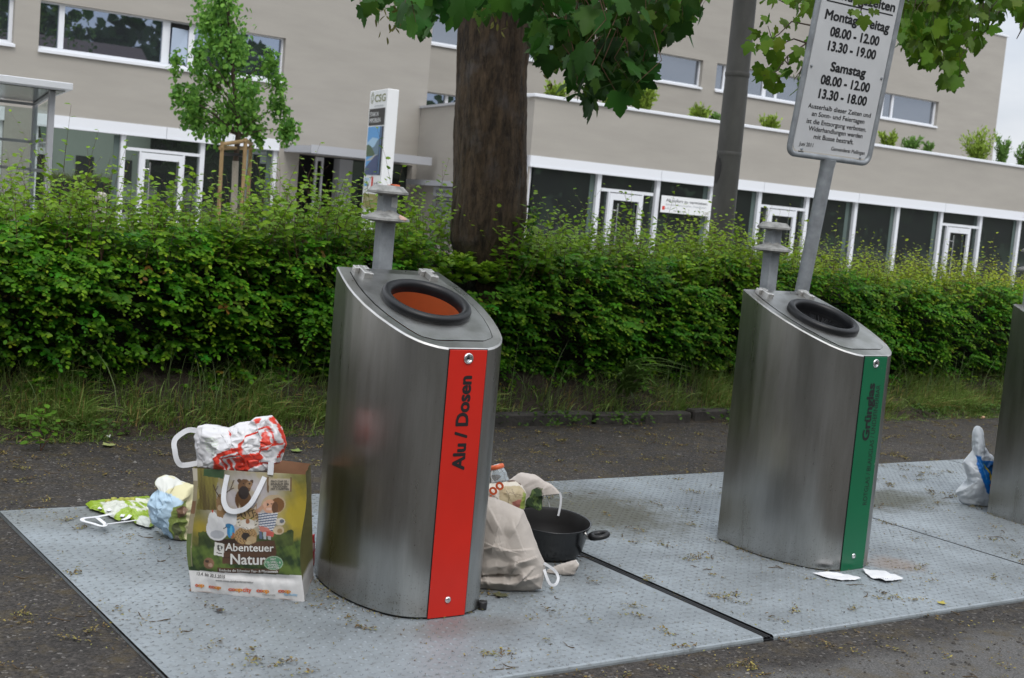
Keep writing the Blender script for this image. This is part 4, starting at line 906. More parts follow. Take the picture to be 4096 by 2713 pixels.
def gquad(mb, p, q, z0, z1, th=.008):
    d = nrm(q-p); n = np.array([-d[1], d[0], 0])*th/2
    mb.add([p[:2].tolist()+[0]+np.zeros(3)+n+[0,0,z0] if False else np.array([p[0], p[1], z0])+n, np.array([q[0], q[1], z0])+n, np.array([q[0], q[1], z1])+n, np.array([p[0], p[1], z1])+n,
            np.array([p[0], p[1], z0])-n, np.array([q[0], q[1], z0])-n, np.array([q[0], q[1], z1])-n, np.array([p[0], p[1], z1])-n],
           [(0,1,2,3),(7,6,5,4),(0,4,5,1),(1,5,6,2),(2,6,7,3),(3,7,4,0)])
pl = pb+np.array([-4.0, 0, 0]); P2 = lambda p: np.array([p[0], p[1], 0.])
mb = MB(); gquad(mb, P2(pf), P2(pb), .2, zb2-.1); mb.build('side_pane', MT['clear'], sh)
mb = MB(); gquad(mb, P2(pb), P2(pl), .2, zb2-.1); mb.build('back_pane', MT['clear'], sh)
for zz_ in (zb2-.05, 1.86, 1.52, .2):
    mb = MB(); gquad(mb, P2(pf), P2(pb), zz_-.018, zz_+.018, .03); mb.build('rail', MT['alu_shade'], sh)
    mb = MB(); gquad(mb, P2(pb)+[0, .002, 0], P2(pl)+[0, .002, 0], zz_-.018, zz_+.018, .03); mb.build('rail', MT['alu_shade'], sh)
mb = MB(); p_ = postx(120, BY+1.5)
# mirrored shop lettering on the glass behind the shelter
pp = onY(*A_(322, 975), YL+.10); pq = onY(*A_(252, 1035), YL+.10)
mb = MB(); mb.poly([(pq[0], YL+.10, pq[2]-.02), (pp[0], YL+.10, pq[2]-.02), (pp[0], YL+.10, pp[2]+.12), (pq[0], YL+.10, pp[2]+.12)])
wst = mb.build('window_poster', mat('pale poster', (.45, .47, .46), .5), None, loc=(pq[0], YL+.1, pq[2])); tag(wst, 'pale poster with mirrored lettering on the shop glass behind the bus shelter', 'poster')
mb = MB(); put_text(mb, 'mie', (pp[0]-.02, YL+.097, pp[2]-.08), (-1, 0, 0), EZ, height=.13, width=(pp[0]-pq[0])*.8, bold=.01); mb.build('lettering', MT['greytxt'], wst)

# ---------------------------------------------------------------- small concrete litter bin
lbp = onY(*A_(680, 1395), 17.0)
lb = thing('litter_bin', 'small round cream litter bin with dark slot behind the hedge', 'litter bin', (lbp[0], 17.0, GZ))
tz = onY(*A_(680, 1300), 17.0)[2]; rr = .5*abs(onY(*A_(725, 1340), 17.0)[0]-onY(*A_(635, 1340), 17.0)[0])*.88
MT['cream'] = mat('cream concrete', (.50, .47, .40), .8, var=.12, vscale=9, bump=.2)
mb = MB(); mb.lathe([(rr*.9, GZ), (rr, GZ+.05), (rr, tz-.10), (rr*.97, tz-.05), (rr*.80, tz-.012), (rr*.4, tz), (0, tz)], c=(lbp[0], 17.0, 0), n=36); bo = mb.build('body', MT['cream'], lb)
mb = MB(); st = [[(lbp[0]+(rr+.004)*math.cos(t), 17+(rr+.004)*math.sin(t), z) for t in np.linspace(R(195), R(300), 12)] for z in (tz-.19, tz-.10)]; mb.grid(np.array(st)); mb.build('slot', MT['seam'], bo)
# ---------------------------------------------------------------- foliage helpers
def leaves(name, tv, tq, pos, ax, nm, size, col, mat_, parent=None, loc=(0,0,0), wide=1.0, colv=.0):
    """tv template (k,3): x along the leaf (0..1), y across, z up; tq quads/tris of equal length"""
    pos, ax, nm = np.asarray(pos), nrm(ax), np.asarray(nm)
    sd = nrm(np.cross(nm, ax)); nn = np.cross(ax, sd); size = np.asarray(size)[:, None, None]
    wd = np.asarray(wide) if np.ndim(wide) else np.full(len(pos), wide)
    V = pos[:, None] + size*(tv[None, :, :1]*ax[:, None] + tv[None, :, 1:2]*wd[:, None, None]*sd[:, None] + tv[None, :, 2:]*nn[:, None])
    n, k = len(pos), len(tv)
    Q = (np.arange(n)*k)[:, None, None] + np.asarray(tq)[None]
    C = np.repeat(np.asarray(col)[:, None], k, 1)
    return fast_mesh(name, V.reshape(-1, 3), Q.reshape(-1, np.asarray(tq).shape[1]), mat_, parent, loc, C.reshape(-1, 3))
# oval leaf: 2 quads folded on the midrib
OV = np.array([(0,0,0), (.30,.27,.05), (.72,.24,.03), (1,0,-.06), (.72,-.24,.03), (.30,-.27,.05)]); OQ = [(0,3,2,1), (0,5,4,3)]
# maple leaf: five pointed lobes with teeth
def maple_tpl(fold=.08, curl=-.14):
    half = [(0,.0), (-.07,.10), (-.10,.27), (-.01,.31), (.03,.42), (.13,.40), (.17,.36), (.26,.42), (.32,.50), (.46,.57), (.49,.46), (.58,.44), (.57,.34), (.56,.25), (.67,.28), (.72,.20), (.82,.17), (1.0,0)]
    pts = half + [(x, -y) for x, y in half[-2:0:-1]]
    V = [(.28, 0, 0)] + [(x, y, fold*abs(y)*1.2 + curl*max(0, x-.3)**2*1.6 - .25*max(0, abs(y)-.3)**2) for x, y in pts]
    n = len(pts); return np.array(V), [(0, 1+i, 1+(i+1) % n) for i in range(n)]
MV, MQ = maple_tpl()
MV2, MQ2 = maple_tpl(-.12, -.35)
def randdir(n, r): return nrm(r.normal(size=(n, 3)))
def twigs(mb, pts, r0=.006, r1=.0025, n=5):
    pts = np.array(pts); mb.tube(pts, np.linspace(r0, r1, len(pts)), n)
def inpoly(P, x, y):
    c = np.zeros(len(x), bool); n = len(P)
    for i in range(n):
        x0, y0 = P[i]; x1, y1 = P[(i+1) % n]
        k = ((y0 > y) != (y1 > y)); xi = (x1-x0)*(y-y0)/(y1-y0+1e-12)+x0; c ^= k & (x < xi)
    return c
def hum(x, f=1.0, s=0.0):                                   # smooth wobble
    return .5*np.sin(x*1.7*f+s)+.3*np.sin(x*3.9*f+1.3+s*2)+.2*np.sin(x*8.1*f+.4+s*3)

# ---------------------------------------------------------------- hedge
hedge = thing('hedge', 'long bushy green hedge with light young shoots behind the bins', 'hedge', (8, 9.0, .3))
HX0, HX1 = .4, 17.0
def htop(x): return 1.27 + .07*hum(x) - .02*np.clip(x-9, 0, 5)
def hface(x, z):                                            # front face, bulging at half height
    t = (z-.3)/(htop(x)-.3); return 8.50 - .20*np.sin(np.clip(t, 0, 1)*math.pi*.85) - .07*hum(x*1.6, 1, 2.0) - .05*hum(x*2.3+z*4, 1.3, 1.0) + .25*np.clip(t-.75, 0, 1)
r = np.random.default_rng(11)
mb = MB(); xg = np.linspace(HX0, HX1, 140); G = []
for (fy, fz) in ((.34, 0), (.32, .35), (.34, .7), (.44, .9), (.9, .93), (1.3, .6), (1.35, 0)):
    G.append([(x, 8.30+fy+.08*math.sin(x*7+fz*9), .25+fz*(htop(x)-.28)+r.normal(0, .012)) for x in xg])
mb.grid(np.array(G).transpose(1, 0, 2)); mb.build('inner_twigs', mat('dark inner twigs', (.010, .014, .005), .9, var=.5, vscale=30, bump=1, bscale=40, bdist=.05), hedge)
# face sprays
N = 9200
x = r.uniform(HX0, HX1, N*2); keep = r.random(N*2) < np.where(x < 11, 1, .6); x = x[keep][:N]; N = len(x)
z = .14 + (htop(x)-.14)*np.clip(r.beta(1.3, 1.0, N), 0, 1)
y = hface(x, z) + r.uniform(.0, .26, N)**1.0
clump = hum(x*3.1+z*2, 1.1, 5)*.5+hum(z*9+x*1.3, 1, 7)*.5
y -= .24*clump*(r.random(N)); y += .16*np.clip(-clump, 0, 1)
hid = (np.abs(x-.63*y) < .33) & (y < 8.86) & (z > .93); x, y, z = x[~hid], y[~hid], z[~hid]; N = len(x)
P0 = np.stack([x, y, z], -1)
L_ = r.uniform(.12, .26, N)
d = nrm(np.stack([r.normal(0, .55, N), -np.abs(r.normal(1, .25, N)), r.normal(.22, .25, N)], -1))
m = 9; t = np.linspace(.12, 1.0, m)
dr = r.uniform(.02, .09, N)
Q = P0[:, None] + d[:, None]*(L_[:, None]*t)[..., None]; Q[..., 2] -= dr[:, None]*t**2
tan = d[:, None]*L_[:, None, None] + np.array([0, 0, -1.])*(2*dr[:, None]*t)[..., None]; tan = nrm(tan)
sgn = np.where(np.arange(m) % 2 == 0, 1, -1)
lat = nrm(np.cross(tan, np.array([0, 0, 1.])))*sgn[None, :, None]
ax = tan*.55 + lat*.85 + r.normal(0, .18, Q.shape); ax[..., 2] -= .18; ax[:, -1] = tan[:, -1]
nm = np.array([0, -.62, .78]) + r.normal(0, .28, Q.shape) + .1*lat
young = t[None, :]**3*(r.random(N)[:, None]*.9+.1)
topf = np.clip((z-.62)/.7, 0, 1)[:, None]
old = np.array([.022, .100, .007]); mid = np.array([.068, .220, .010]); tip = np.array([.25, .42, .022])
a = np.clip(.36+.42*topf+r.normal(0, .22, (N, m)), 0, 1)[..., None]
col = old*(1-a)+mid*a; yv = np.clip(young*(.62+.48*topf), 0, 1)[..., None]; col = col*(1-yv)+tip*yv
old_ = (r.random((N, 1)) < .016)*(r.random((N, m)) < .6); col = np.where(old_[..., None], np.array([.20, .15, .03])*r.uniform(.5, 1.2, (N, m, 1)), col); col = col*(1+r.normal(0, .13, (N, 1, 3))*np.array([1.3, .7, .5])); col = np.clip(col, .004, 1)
size = .045*(1-.35*t[None, :]**2)*r.uniform(.75, 1.25, (N, 1))*r.uniform(.85, 1.15, (N, m))
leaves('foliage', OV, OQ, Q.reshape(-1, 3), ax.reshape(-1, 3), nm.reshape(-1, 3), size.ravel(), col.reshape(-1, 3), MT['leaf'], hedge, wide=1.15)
# top layer and upright young shoots
N = 4600
x = HX0+(HX1-HX0)*r.random(N)**.85; yy = r.uniform(8.32, 9.55, N); P0 = np.stack([x, yy, htop(x)-r.uniform(.12, .3, N)], -1)
clu = np.clip(.5+.8*hum(x*2.1, 1.2, 3), 0, 1.4)
H = r.uniform(.22, .56, N)*(.66+.5*clu)*np.where(x < 7, 1.15, 1) + (r.random(N) < .10)*r.uniform(.12, .36, N)
H *= np.where(x > 10, .8, 1); H *= np.where((np.abs(x-.63*yy) < .34) & (yy < 8.9), .12, 1)
lean = r.normal(0, .22, (N, 2)); cv = r.normal(0, .20, (N, 2))
m = 11; t = np.linspace(.15, 1, m)
def shoot(t):
    q = np.zeros((N, len(t), 3)); q[..., 2] = H[:, None]*(t - .16*t**2*np.hypot(cv[:, 0], cv[:, 1])[:, None]*3)
    q[..., :2] = H[:, None, None]*(lean[:, None]*t[None, :, None] + cv[:, None]*(t**2.2)[None, :, None]); return P0[:, None]+q
Q = shoot(t); az = r.uniform(0, 6.28, N)[:, None] + np.arange(m)[None]*2.4
lat = np.stack([np.cos(az), np.sin(az), np.zeros_like(az)], -1)
ax = lat + np.array([0, 0, .30]) + r.normal(0, .2, Q.shape)
nm = np.array([0, -.25, .9]) - lat*.45 + r.normal(0, .32, Q.shape)
yel = np.clip((x-6.5)/6.5, 0, 1)[:, None]
c0 = np.array([.075, .215, .012]); c1 = np.array([.24, .40, .025]); c2 = np.array([.40, .42, .03])
a = np.clip(t[None]*.9+r.normal(0, .2, (N, m)), 0, 1)[..., None]; col = c0*(1-a)+c1*a; yv = np.clip(yel*.7*(t[None]+.2)+r.normal(0, .1, (N, m)), 0, 1)[..., None]; col = col*(1-yv)+c2*yv
size = .062*(1-.45*t[None]**1.5)*r.uniform(.7, 1.25, (N, 1))*r.uniform(.85, 1.15, (N, m))*np.where(x > 9, .85, np.where(x < 6.5, 1.2, 1.05))[:, None]
leaves('shoots', OV, OQ, Q.reshape(-1, 3), ax.reshape(-1, 3), nm.reshape(-1, 3), size.ravel(), col.reshape(-1, 3), MT['leaf'], hedge, wide=1.1)
ts = np.linspace(0, 1, 5); Sx = shoot(ts); rad = .0028*(1-.7*ts)
ang = np.arange(3)*2*math.pi/3; off = np.stack([np.cos(ang), np.sin(ang), np.zeros(3)], -1)
V = Sx[:, :, None] + off[None, None]*rad[None, :, None, None]; base = (np.arange(N)*15)[:, None, None, None]
ii = np.arange(4)[:, None]; kk = np.arange(3)[None]
quad = np.stack([ii*3+kk, ii*3+(kk+1) % 3, (ii+1)*3+(kk+1) % 3, (ii+1)*3+kk], -1).reshape(1, -1, 4)
fast_mesh('stems', V.reshape(-1, 3), (base.reshape(-1, 1, 1)+quad).reshape(-1, 4), MT['twig_red'], hedge)

# ---------------------------------------------------------------- grass on the bank
r = np.random.default_rng(21)
def blades(P, H, lean_dir, bend, width, col, name, label, kind='stuff', parent=None):
    n = len(P); m = 5; t = np.linspace(0, 1, m)
    Q = P[:, None] + np.stack([lean_dir[:, None, 0]*H[:, None]*(bend[:, None]*t**1.8), lean_dir[:, None, 1]*H[:, None]*(bend[:, None]*t**1.8), H[:, None]*(t-.42*bend[:, None]*t**2.2)], -1)
    sd = nrm(np.stack([-lean_dir[:, 1], lean_dir[:, 0], np.zeros(n)], -1)+r.normal(0, .4, (n, 3)))
    wv = width[:, None]*(1-t**1.6)[None]+.0003
    V = np.stack([Q-sd[:, None]*wv[..., None], Q+sd[:, None]*wv[..., None]], 2).reshape(n, -1, 3)
    quad = np.array([(2*i, 2*i+1, 2*i+3, 2*i+2) for i in range(m-1)])
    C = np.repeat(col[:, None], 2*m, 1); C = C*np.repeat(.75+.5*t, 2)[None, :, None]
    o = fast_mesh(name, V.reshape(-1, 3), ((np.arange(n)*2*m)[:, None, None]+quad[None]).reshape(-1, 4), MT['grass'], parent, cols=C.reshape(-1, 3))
    if parent is None: tag(o, label, 'grass', kind=kind)
    return o
N = 78000
x = r.uniform(.3, 16, N)
tuft = np.clip(.55+.75*hum(x*2.6, 1, 4)+.35*hum(x*9, 1, 2), .08, 1.5)
bare = np.clip(1-np.abs(x-6.35)/1.1, 0, .5)*1.75 + np.exp(-((x-9.3)/.45)**2)*.2
keep = r.random(N) < np.clip(tuft, .3, 1)*(1-bare); x = x[keep]; tuft = tuft[keep]; N = len(x)
y = np.clip(r.normal(8.20, .19, N), 7.84, 8.7); y = np.where((np.abs(x-6.3) < 1.25) & (y < 8.1), 8.12+.3*r.random(N), y)
z = np.interp(y, [p[0] for p in prof], [p[1] for p in prof])-.02
H = r.uniform(.08, .22, N)*(.6+.5*tuft)*np.where(y < 8.05, .55, 1)
az = r.normal(-math.pi/2, .95, N); ld = np.stack([np.cos(az), np.sin(az)], -1)
bend = np.clip(r.normal(.75, .32, N), .1, 1.5)
dry = (r.random(N) < .17)
g0 = np.array([.11, .21, .03]); g1 = np.array([.32, .43, .13]); dc = np.array([.42, .32, .13])
a = r.random(N)[:, None]; col = g0*(1-a)+g1*a; col = np.where(dry[:, None], dc*r.uniform(.5, 1.1, N)[:, None], col)
blades(np.stack([x, y, z], -1), H, ld, bend, r.uniform(.0020, .0052, N), col, 'verge_grass', 'long unmown grass hanging over the bank at the foot of the hedge')
# tall thin grasses growing up through the hedge
N = 650
x = r.uniform(.4, 15, N); y = r.uniform(8.08, 8.35, N); az = r.normal(-math.pi/2, 1.2, N)
blades(np.stack([x, y, np.full(N, .12)], -1), r.uniform(.25, .6, N), np.stack([np.cos(az), np.sin(az)], -1), np.clip(r.normal(.45, .2, N), .05, 1), r.uniform(.0012, .0028, N), np.array([.15, .21, .08])*r.uniform(.6, 1.3, N)[:, None], 'seeding_grass', 'thin tall grass stalks growing up through the front of the hedge')
# low weeds along the kerb
N = 900
x = r.choice([2.35, 5.95, 6.6, 7.9, 10.3, 11.2], N)+r.normal(0, .22, N); y = r.uniform(7.86, 8.05, N)
az = r.uniform(0, 6.28, N)
wd = leaves('kerb_weeds', OV, OQ, np.stack([x, y, r.uniform(-.01, .09, N)], -1), np.stack([np.cos(az), np.sin(az), r.uniform(.1, .8, N)], -1), np.array([0, -.5, .8])+r.normal(0, .3, (N, 3)), r.uniform(.018, .045, N), np.array([.06, .12, .02])*r.uniform(.6, 1.5, N)[:, None], MT['leaf'])
tag(wd, 'low leafy weeds sprouting at the foot of the kerb', 'weeds', kind='stuff')
wp = onZ(95*S, 1035*S, 0); w1 = thing('weed', 'bright green leafy weed at the edge of the asphalt, left', 'weed', (wp[0], wp[1], -.02))
n = 46; az = r.uniform(0, 6.28, n); hh = r.uniform(.02, .22, n)
leaves('foliage', OV, OQ, np.stack([wp[0]+r.normal(0, .05, n), wp[1]+r.normal(0, .04, n), hh], -1), np.stack([np.cos(az), np.sin(az), r.uniform(-.2, .4, n)], -1), np.array([0, -.4, .9])+r.normal(0, .3, (n, 3)), r.uniform(.035, .06, n), np.array([.10, .22, .02])*r.uniform(.7, 1.3, n)[:, None], MT['leaf'], w1)
mb = MB(); mb.tube([(wp[0], wp[1], -.02), (wp[0]-.02, wp[1]-.02, .1), (wp[0]-.01, wp[1]-.03, .23)], .003, 5); mb.tube([(wp[0], wp[1], -.02), (wp[0]+.04, wp[1]-.03, .08)], .003, 5); mb.build('stem', MT['twig_red'], w1)
# broad-leaved weed hanging over the kerb by the green bin
wp = onZ(1520*S, 960*S, .1); w2 = thing('weed', 'drooping long-leaved weed hanging over the kerb left of the green bin', 'weed', (wp[0], 8.1, 0))
n = 60; az = r.normal(-math.pi/2, .8, n); m_ = 5
blades(np.stack([np.full(n, wp[0])+r.normal(0, .05, n), np.full(n, 8.12)+r.normal(0, .03, n), r.uniform(.15, .38, n)], -1), r.uniform(.16, .42, n), np.stack([np.cos(az), np.sin(az)], -1), r.uniform(1.0, 1.7, n), r.uniform(.008, .017, n), np.array([.10, .17, .04])*r.uniform(.7, 1.3, n)[:, None], 'foliage', None, parent=w2)

# ---------------------------------------------------------------- big maple in the hedge
def barkmat():
    m = bpy.data.materials.new('maple bark'); m.use_nodes = True; t = m.node_tree; N = t.nodes; L = t.links.new
    b = N['Principled BSDF']; b.inputs['Roughness'].default_value = .9
    tc = N.new('ShaderNodeTexCoord'); mp = N.new('ShaderNodeMapping'); mp.inputs['Scale'].default_value = (1, 1, .26); L(tc.outputs['Object'], mp.inputs['Vector'])
    wn = N.new('ShaderNodeTexNoise'); wn.inputs['Scale'].default_value = 9; wn.inputs['Detail'].default_value = 5; L(mp.outputs['Vector'], wn.inputs['Vector'])
    av = N.new('ShaderNodeMix'); av.data_type = 'RGBA'; av.inputs[0].default_value = .22; L(mp.outputs['Vector'], av.inputs[6]); L(wn.outputs['Color'], av.inputs[7])
    v = N.new('ShaderNodeTexVoronoi'); v.feature = 'DISTANCE_TO_EDGE'; v.inputs['Scale'].default_value = 15; L(av.outputs[2], v.inputs['Vector'])
    n = N.new('ShaderNodeTexNoise'); n.inputs['Scale'].default_value = 17; n.inputs['Detail'].default_value = 9; n.inputs['Roughness'].default_value = .78; L(mp.outputs['Vector'], n.inputs['Vector'])
    c = N.new('ShaderNodeValToRGB'); e = c.color_ramp.elements; e[0].position = .38; e[0].color = (.016, .010, .006, 1); e[1].position = .66; e[1].color = (.115, .076, .045, 1)
    L(n.outputs['Fac'], c.inputs['Fac'])
    # grey lichen and brown patches
    n2 = N.new('ShaderNodeTexNoise'); n2.inputs['Scale'].default_value = 3.2; n2.inputs['Detail'].default_value = 6; n2.inputs['Roughness'].default_value = .65; L(tc.outputs['Object'], n2.inputs['Vector'])
    k = N.new('ShaderNodeMapRange'); k.inputs['From Min'].default_value = .55; k.inputs['From Max'].default_value = .68; k.inputs['To Max'].default_value = .55; L(n2.outputs['Fac'], k.inputs['Value'])
    mm = N.new('ShaderNodeMix'); mm.data_type = 'RGBA'; mm.inputs[7].default_value = (.105, .092, .088, 1); L(k.outputs['Result'], mm.inputs[0]); L(c.outputs['Color'], mm.inputs[6])
    cr = N.new('ShaderNodeMapRange'); cr.inputs['From Min'].default_value = 0; cr.inputs['From Max'].default_value = .07; L(v.outputs['Distance'], cr.inputs['Value'])
    kk = N.new('ShaderNodeMix'); kk.data_type = 'RGBA'; kk.inputs[6].default_value = (.012, .008, .006, 1); L(mm.outputs[2], kk.inputs[7])
    sub = N.new('ShaderNodeMath'); sub.operation = 'MULTIPLY_ADD'; sub.inputs[1].default_value = .2; sub.inputs[2].default_value = .8; L(cr.outputs['Result'], sub.inputs[0]); L(sub.outputs[0], kk.inputs[0])
    L(kk.outputs[2], b.inputs['Base Color'])
    ht = N.new('ShaderNodeMath'); ht.operation = 'MULTIPLY_ADD'; ht.inputs[1].default_value = .3; L(cr.outputs['Result'], ht.inputs[0]); L(n.outputs['Fac'], ht.inputs[2])
    bp = N.new('ShaderNodeBump'); bp.inputs['Strength'].default_value = .9; bp.inputs['Distance'].default_value = .012; L(ht.outputs[0], bp.inputs['Height']); L(bp.outputs['Normal'], b.inputs['Normal'])
    return m
MT['bark'] = barkmat()
TY = 8.86
def tcen(a, b):    # centre from left/right edge display pixels at a row
    pa, pb_ = dY(*a, TY), dY(*b, TY); return (pa[0]+pb_[0])/2, (pa[2]+pb_[2])/2, abs(pb_[0]-pa[0])/2*.885
rows = [((1062, 40), (1225, 40)), ((1058, 150), (1212, 150)), ((1052, 280), (1212, 280)), ((1050, 400), (1212, 400)), ((1045, 490), (1210, 490)), ((1042, 560), (1196, 560)), ((1060, 620), (1190, 620))]
prof_t = [tcen(*q) for q in rows][::-1]
maple = thing('maple_tree', 'big maple with thick brown trunk rising out of the hedge', 'tree', (prof_t[0][0], TY, .25))
rt = np.random.default_rng(31)
_bp = np.random.default_rng(8).uniform(0, 6.28, 12)
def bark_ridge(th, z):                          # long vertical fissures that wander and break off
    w1 = .35*math.sin(z*2.1+_bp[0]+math.cos(th)*2)+.22*math.sin(z*5.3+_bp[1]+math.sin(th)*3)+.10*math.sin(z*13+_bp[2]+th*2)
    o = 0.0
    for k, (f, a) in enumerate(((13, .012), (21, .008), (34, .005))):
        p_ = (f*th/math.pi+w1*f*.16+_bp[3+k]) % 2; c = abs(p_-1)
        o += a*max(0, 1-c*4.5)*(.35+.65*max(0, math.sin(z*(2.2+k)+_bp[6+k]+math.floor(f*th/math.pi/2+w1)*2.4)))
    return o + .0022*math.sin(z*41+th*23+w1*6)*math.sin(z*17-th*31)
V = []; nseg = 170; zs = []
ctr = [(prof_t[0][0]-.03, .2, prof_t[0][2]*1.25), (prof_t[0][0]-.01, .5, prof_t[0][2]*1.08)]+[(a, z, q) for a, z, q in prof_t]+[(prof_t[-1][0]+.05, 3.9, prof_t[-1][2]*1.06), (prof_t[-1][0]+.12, 4.8, prof_t[-1][2]*.95), (prof_t[-1][0]+.1, 6.5, .17), (prof_t[-1][0]+.2, 8.5, .08)]
zz = np.concatenate([np.linspace(.2, 4.8, 260), np.linspace(5, 8.5, 8)])
cxx = np.interp(zz, [c[1] for c in ctr], [c[0] for c in ctr]); crr = np.interp(zz, [c[1] for c in ctr], [c[2] for c in ctr])
G = []
for i, zq in enumerate(zz):
    row = []
    for k in range(nseg+1):
        th = 2*math.pi*k/nseg
        rr_ = crr[i]*(1+.030*math.sin(3*th+zq*1.4)+.022*math.sin(5*th-zq*2.1)+.015*math.sin(9*th+zq*5)+.012*math.sin(14*th-zq*7)) - bark_ridge(th, zq)
        row.append((cxx[i]+rr_*math.cos(th), TY+rr_*math.sin(th), zq))
    G.append(row)
mb = MB(); mb.grid(np.array(G)); trunk = mb.build('trunk', MT['bark'], maple)
def mleaves(P, size, r, base, name, parent, loc=(0,0,0), droop=.75, bright=.3, out=None):
    n = len(P)
    d = np.array([0, 0, -droop]) + r.normal(0, .5, (n, 3))
    if out is not None: d += out*.5
    nm = r.normal(0, .55, (n, 3)) + np.array([-.25, -.55, .65])
    s = size*r.uniform(.55, 1.15, n)
    a = r.random(n)[:, None]; col = np.array(base)*(.65+.8*a) + np.array([.03, .05, .004])*(r.random(n)[:, None] < bright)
    d += r.normal(0, .22, (n, 3)); s *= r.uniform(.75, 1.15, n); col *= np.array([1, 1, 1])+r.normal(0, .10, (n, 3))*np.array([1.2, .6, .6]); col = np.clip(col, .004, 1)
    k = r.random(n) < .45; out_ = None
    for msk, tv in ((k, MV2), (~k, MV)):
        if msk.sum(): out_ = leaves(name, tv, MQ, P[msk], d[msk], nm[msk], s[msk], col[msk], MT['leaf'], parent, loc, wide=r.uniform(.8, 1.15, msk.sum()))
    return out_
def cluster(polys, Y0, Y1, dens, r):
    out = []
    for P in polys:
        P = np.array(P, float); a = 0.5*abs(np.dot(P[:, 0], np.roll(P[:, 1], 1))-np.dot(P[:, 1], np.roll(P[:, 0], 1))); n = int(a*dens)
        lo, hi = P.min(0), P.max(0); q = r.uniform(lo, hi, (n*6, 2)); q = q[inpoly(P, q[:, 0], q[:, 1])][:n]
        Y = r.uniform(Y0, Y1, len(q)); out += [dY(a_, b_, y_) for (a_, b_), y_ in zip(q, Y)]
    return np.array(out)
rm = np.random.default_rng(41)
polysR = [[(1225,-70),(1640,-70),(1628,10),(1600,45),(1560,75),(1515,90),(1490,140),(1475,205),(1445,228),(1400,215),(1350,240),(1305,205),(1315,160),(1262,128),(1226,95)],
          [(1225,60),(1258,70),(1250,125),(1225,115)]]
polysL = [[(805,-60),(1030,-60),(1015,15),(985,40),(940,45),(905,10),(870,20),(830,18)], [(950,20),(985,25),(985,85),(965,95),(955,60)], [(1000,-60),(1230,-60),(1225,20),(1180,10),(1150,25),(1100,10),(1060,30),(1015,30)]]
PR = cluster(polysR, 5.7, 7.7, .0062, rm); PL = cluster(polysL, 5.7, 7.6, .0036, rm)
mleaves(PR, .145, rm, (.025, .076, .011), 'foliage', maple, bright=.3)
mleaves(PL, .14, rm, (.036, .110, .018), 'foliage', maple, bright=.35)
# upper crown above the picture, it shades the hedge and the bins
NC = 2600
q = rm.normal(size=(NC, 3)); q = nrm(q)*rm.random(NC)[:, None]**.42; C_c = np.array([prof_t[-1][0]-.2, 8.0, 6.7])
P = C_c + q*np.array([4.2, 3.6, 2.5]); P = P[(P[:, 2] > 4.4+.12*np.abs(P[:, 0]-5))]
mleaves(P, .19, rm, (.03, .08, .016), 'upper_crown', maple, droop=.4)
mb = MB(); hub = np.array([prof_t[-1][0]+.05, TY, 3.5])
def limb(pts, r0, r1, n=8): mb.tube(np.array(pts), np.linspace(r0, r1, len(pts)), n)
for k in range(11):
    a = 2*math.pi*k/11+.3; e = np.array([math.cos(a)*3.2, math.sin(a)*2.7, 2.4+1.4*math.sin(k*2.3)])
    limb([hub+[0, 0, .6+.12*k], hub+e*.35+[0, 0, .7+.1*k], hub+e*.7+[0, 0, .9], hub+e+[0, 0, .8]], .09, .02)
for tgt in (dY(1340, -20, 6.8), dY(1560, -30, 6.6), dY(1440, -20, 6.2)): limb([hub+[.1, -.2, .6], (hub+tgt)/2+[0, 0, .75], tgt+[0, 0, .25], tgt], .06, .012)
for tgt in (dY(950, -30, 6.6), dY(860, -40, 6.4)): limb([hub+[-.1, -.2, .7], (hub+tgt)/2+[0, 0, .8], tgt+[0, 0, .15], tgt], .05, .010)
mb.build('limbs', MT['bark'], maple)
mb = MB()
for p in PR[::3]:
    s0 = p+np.array([rm.normal(0, .06), rm.normal(0, .06), .0]); twigs(mb, [s0+[rm.normal(0, .10), rm.normal(0, .05), .30], s0+[rm.normal(0, .03), 0, .14], p], .0035, .0015, 4)
for p in PL[::2]:
    s0 = p; twigs(mb, [s0+[rm.normal(0, .10), rm.normal(0, .05), .28], s0+[rm.normal(0, .03), 0, .13], p], .0035, .0015, 4)
mb.build('twigs', MT['twig_red'], maple)
# winged seed bunches
mb = MB(); rs = np.random.default_rng(9); SP_ = []
for (a, b) in ((915, 30), (902, 10), (1275, 150), (1330, 120), (1500, 60), (1160, 20), (1135, 12), (1455, 125)):
    p = dY(a, b, 6.3)
    for k in range(7): SP_.append(p+np.array([rs.normal(0, .03), rs.normal(0, .03), -.02*k]))
SP_ = np.array(SP_); n = len(SP_)
leaves('seeds', OV, OQ, SP_, np.array([0, 0, -.6])+rs.normal(0, .6, (n, 3)), rs.normal(0, 1, (n, 3)), np.full(n, .045), np.tile([.15, .15, .04], (n, 1)), MT['leaf'], maple, wide=.6)
# ivy-like suckers at the foot of the trunk, right side
n = 420; tz = rm.uniform(.7, 1.62, n); th = rm.normal(-.9, .45, n); tr_ = np.interp(tz, zz, crr)
P = np.stack([np.interp(tz, zz, cxx)+(tr_+.02+rm.uniform(0, .09, n))*np.cos(th), TY+(tr_+.02+rm.uniform(0, .09, n))*np.sin(th), tz], -1)
keep = (th > -1.0) | (tz < 1.02) ; P = P[keep]; n = len(P)
leaves('foliage', OV, OQ, P, np.array([.2, -.3, -.5])+rm.normal(0, .5, (n, 3)), np.array([.2, -.8, .5])+rm.normal(0, .3, (n, 3)), rm.uniform(.025, .05, n), np.array([.045, .12, .016])*rm.uniform(.6, 1.7, n)[:, None], MT['leaf'], maple, wide=1.1)

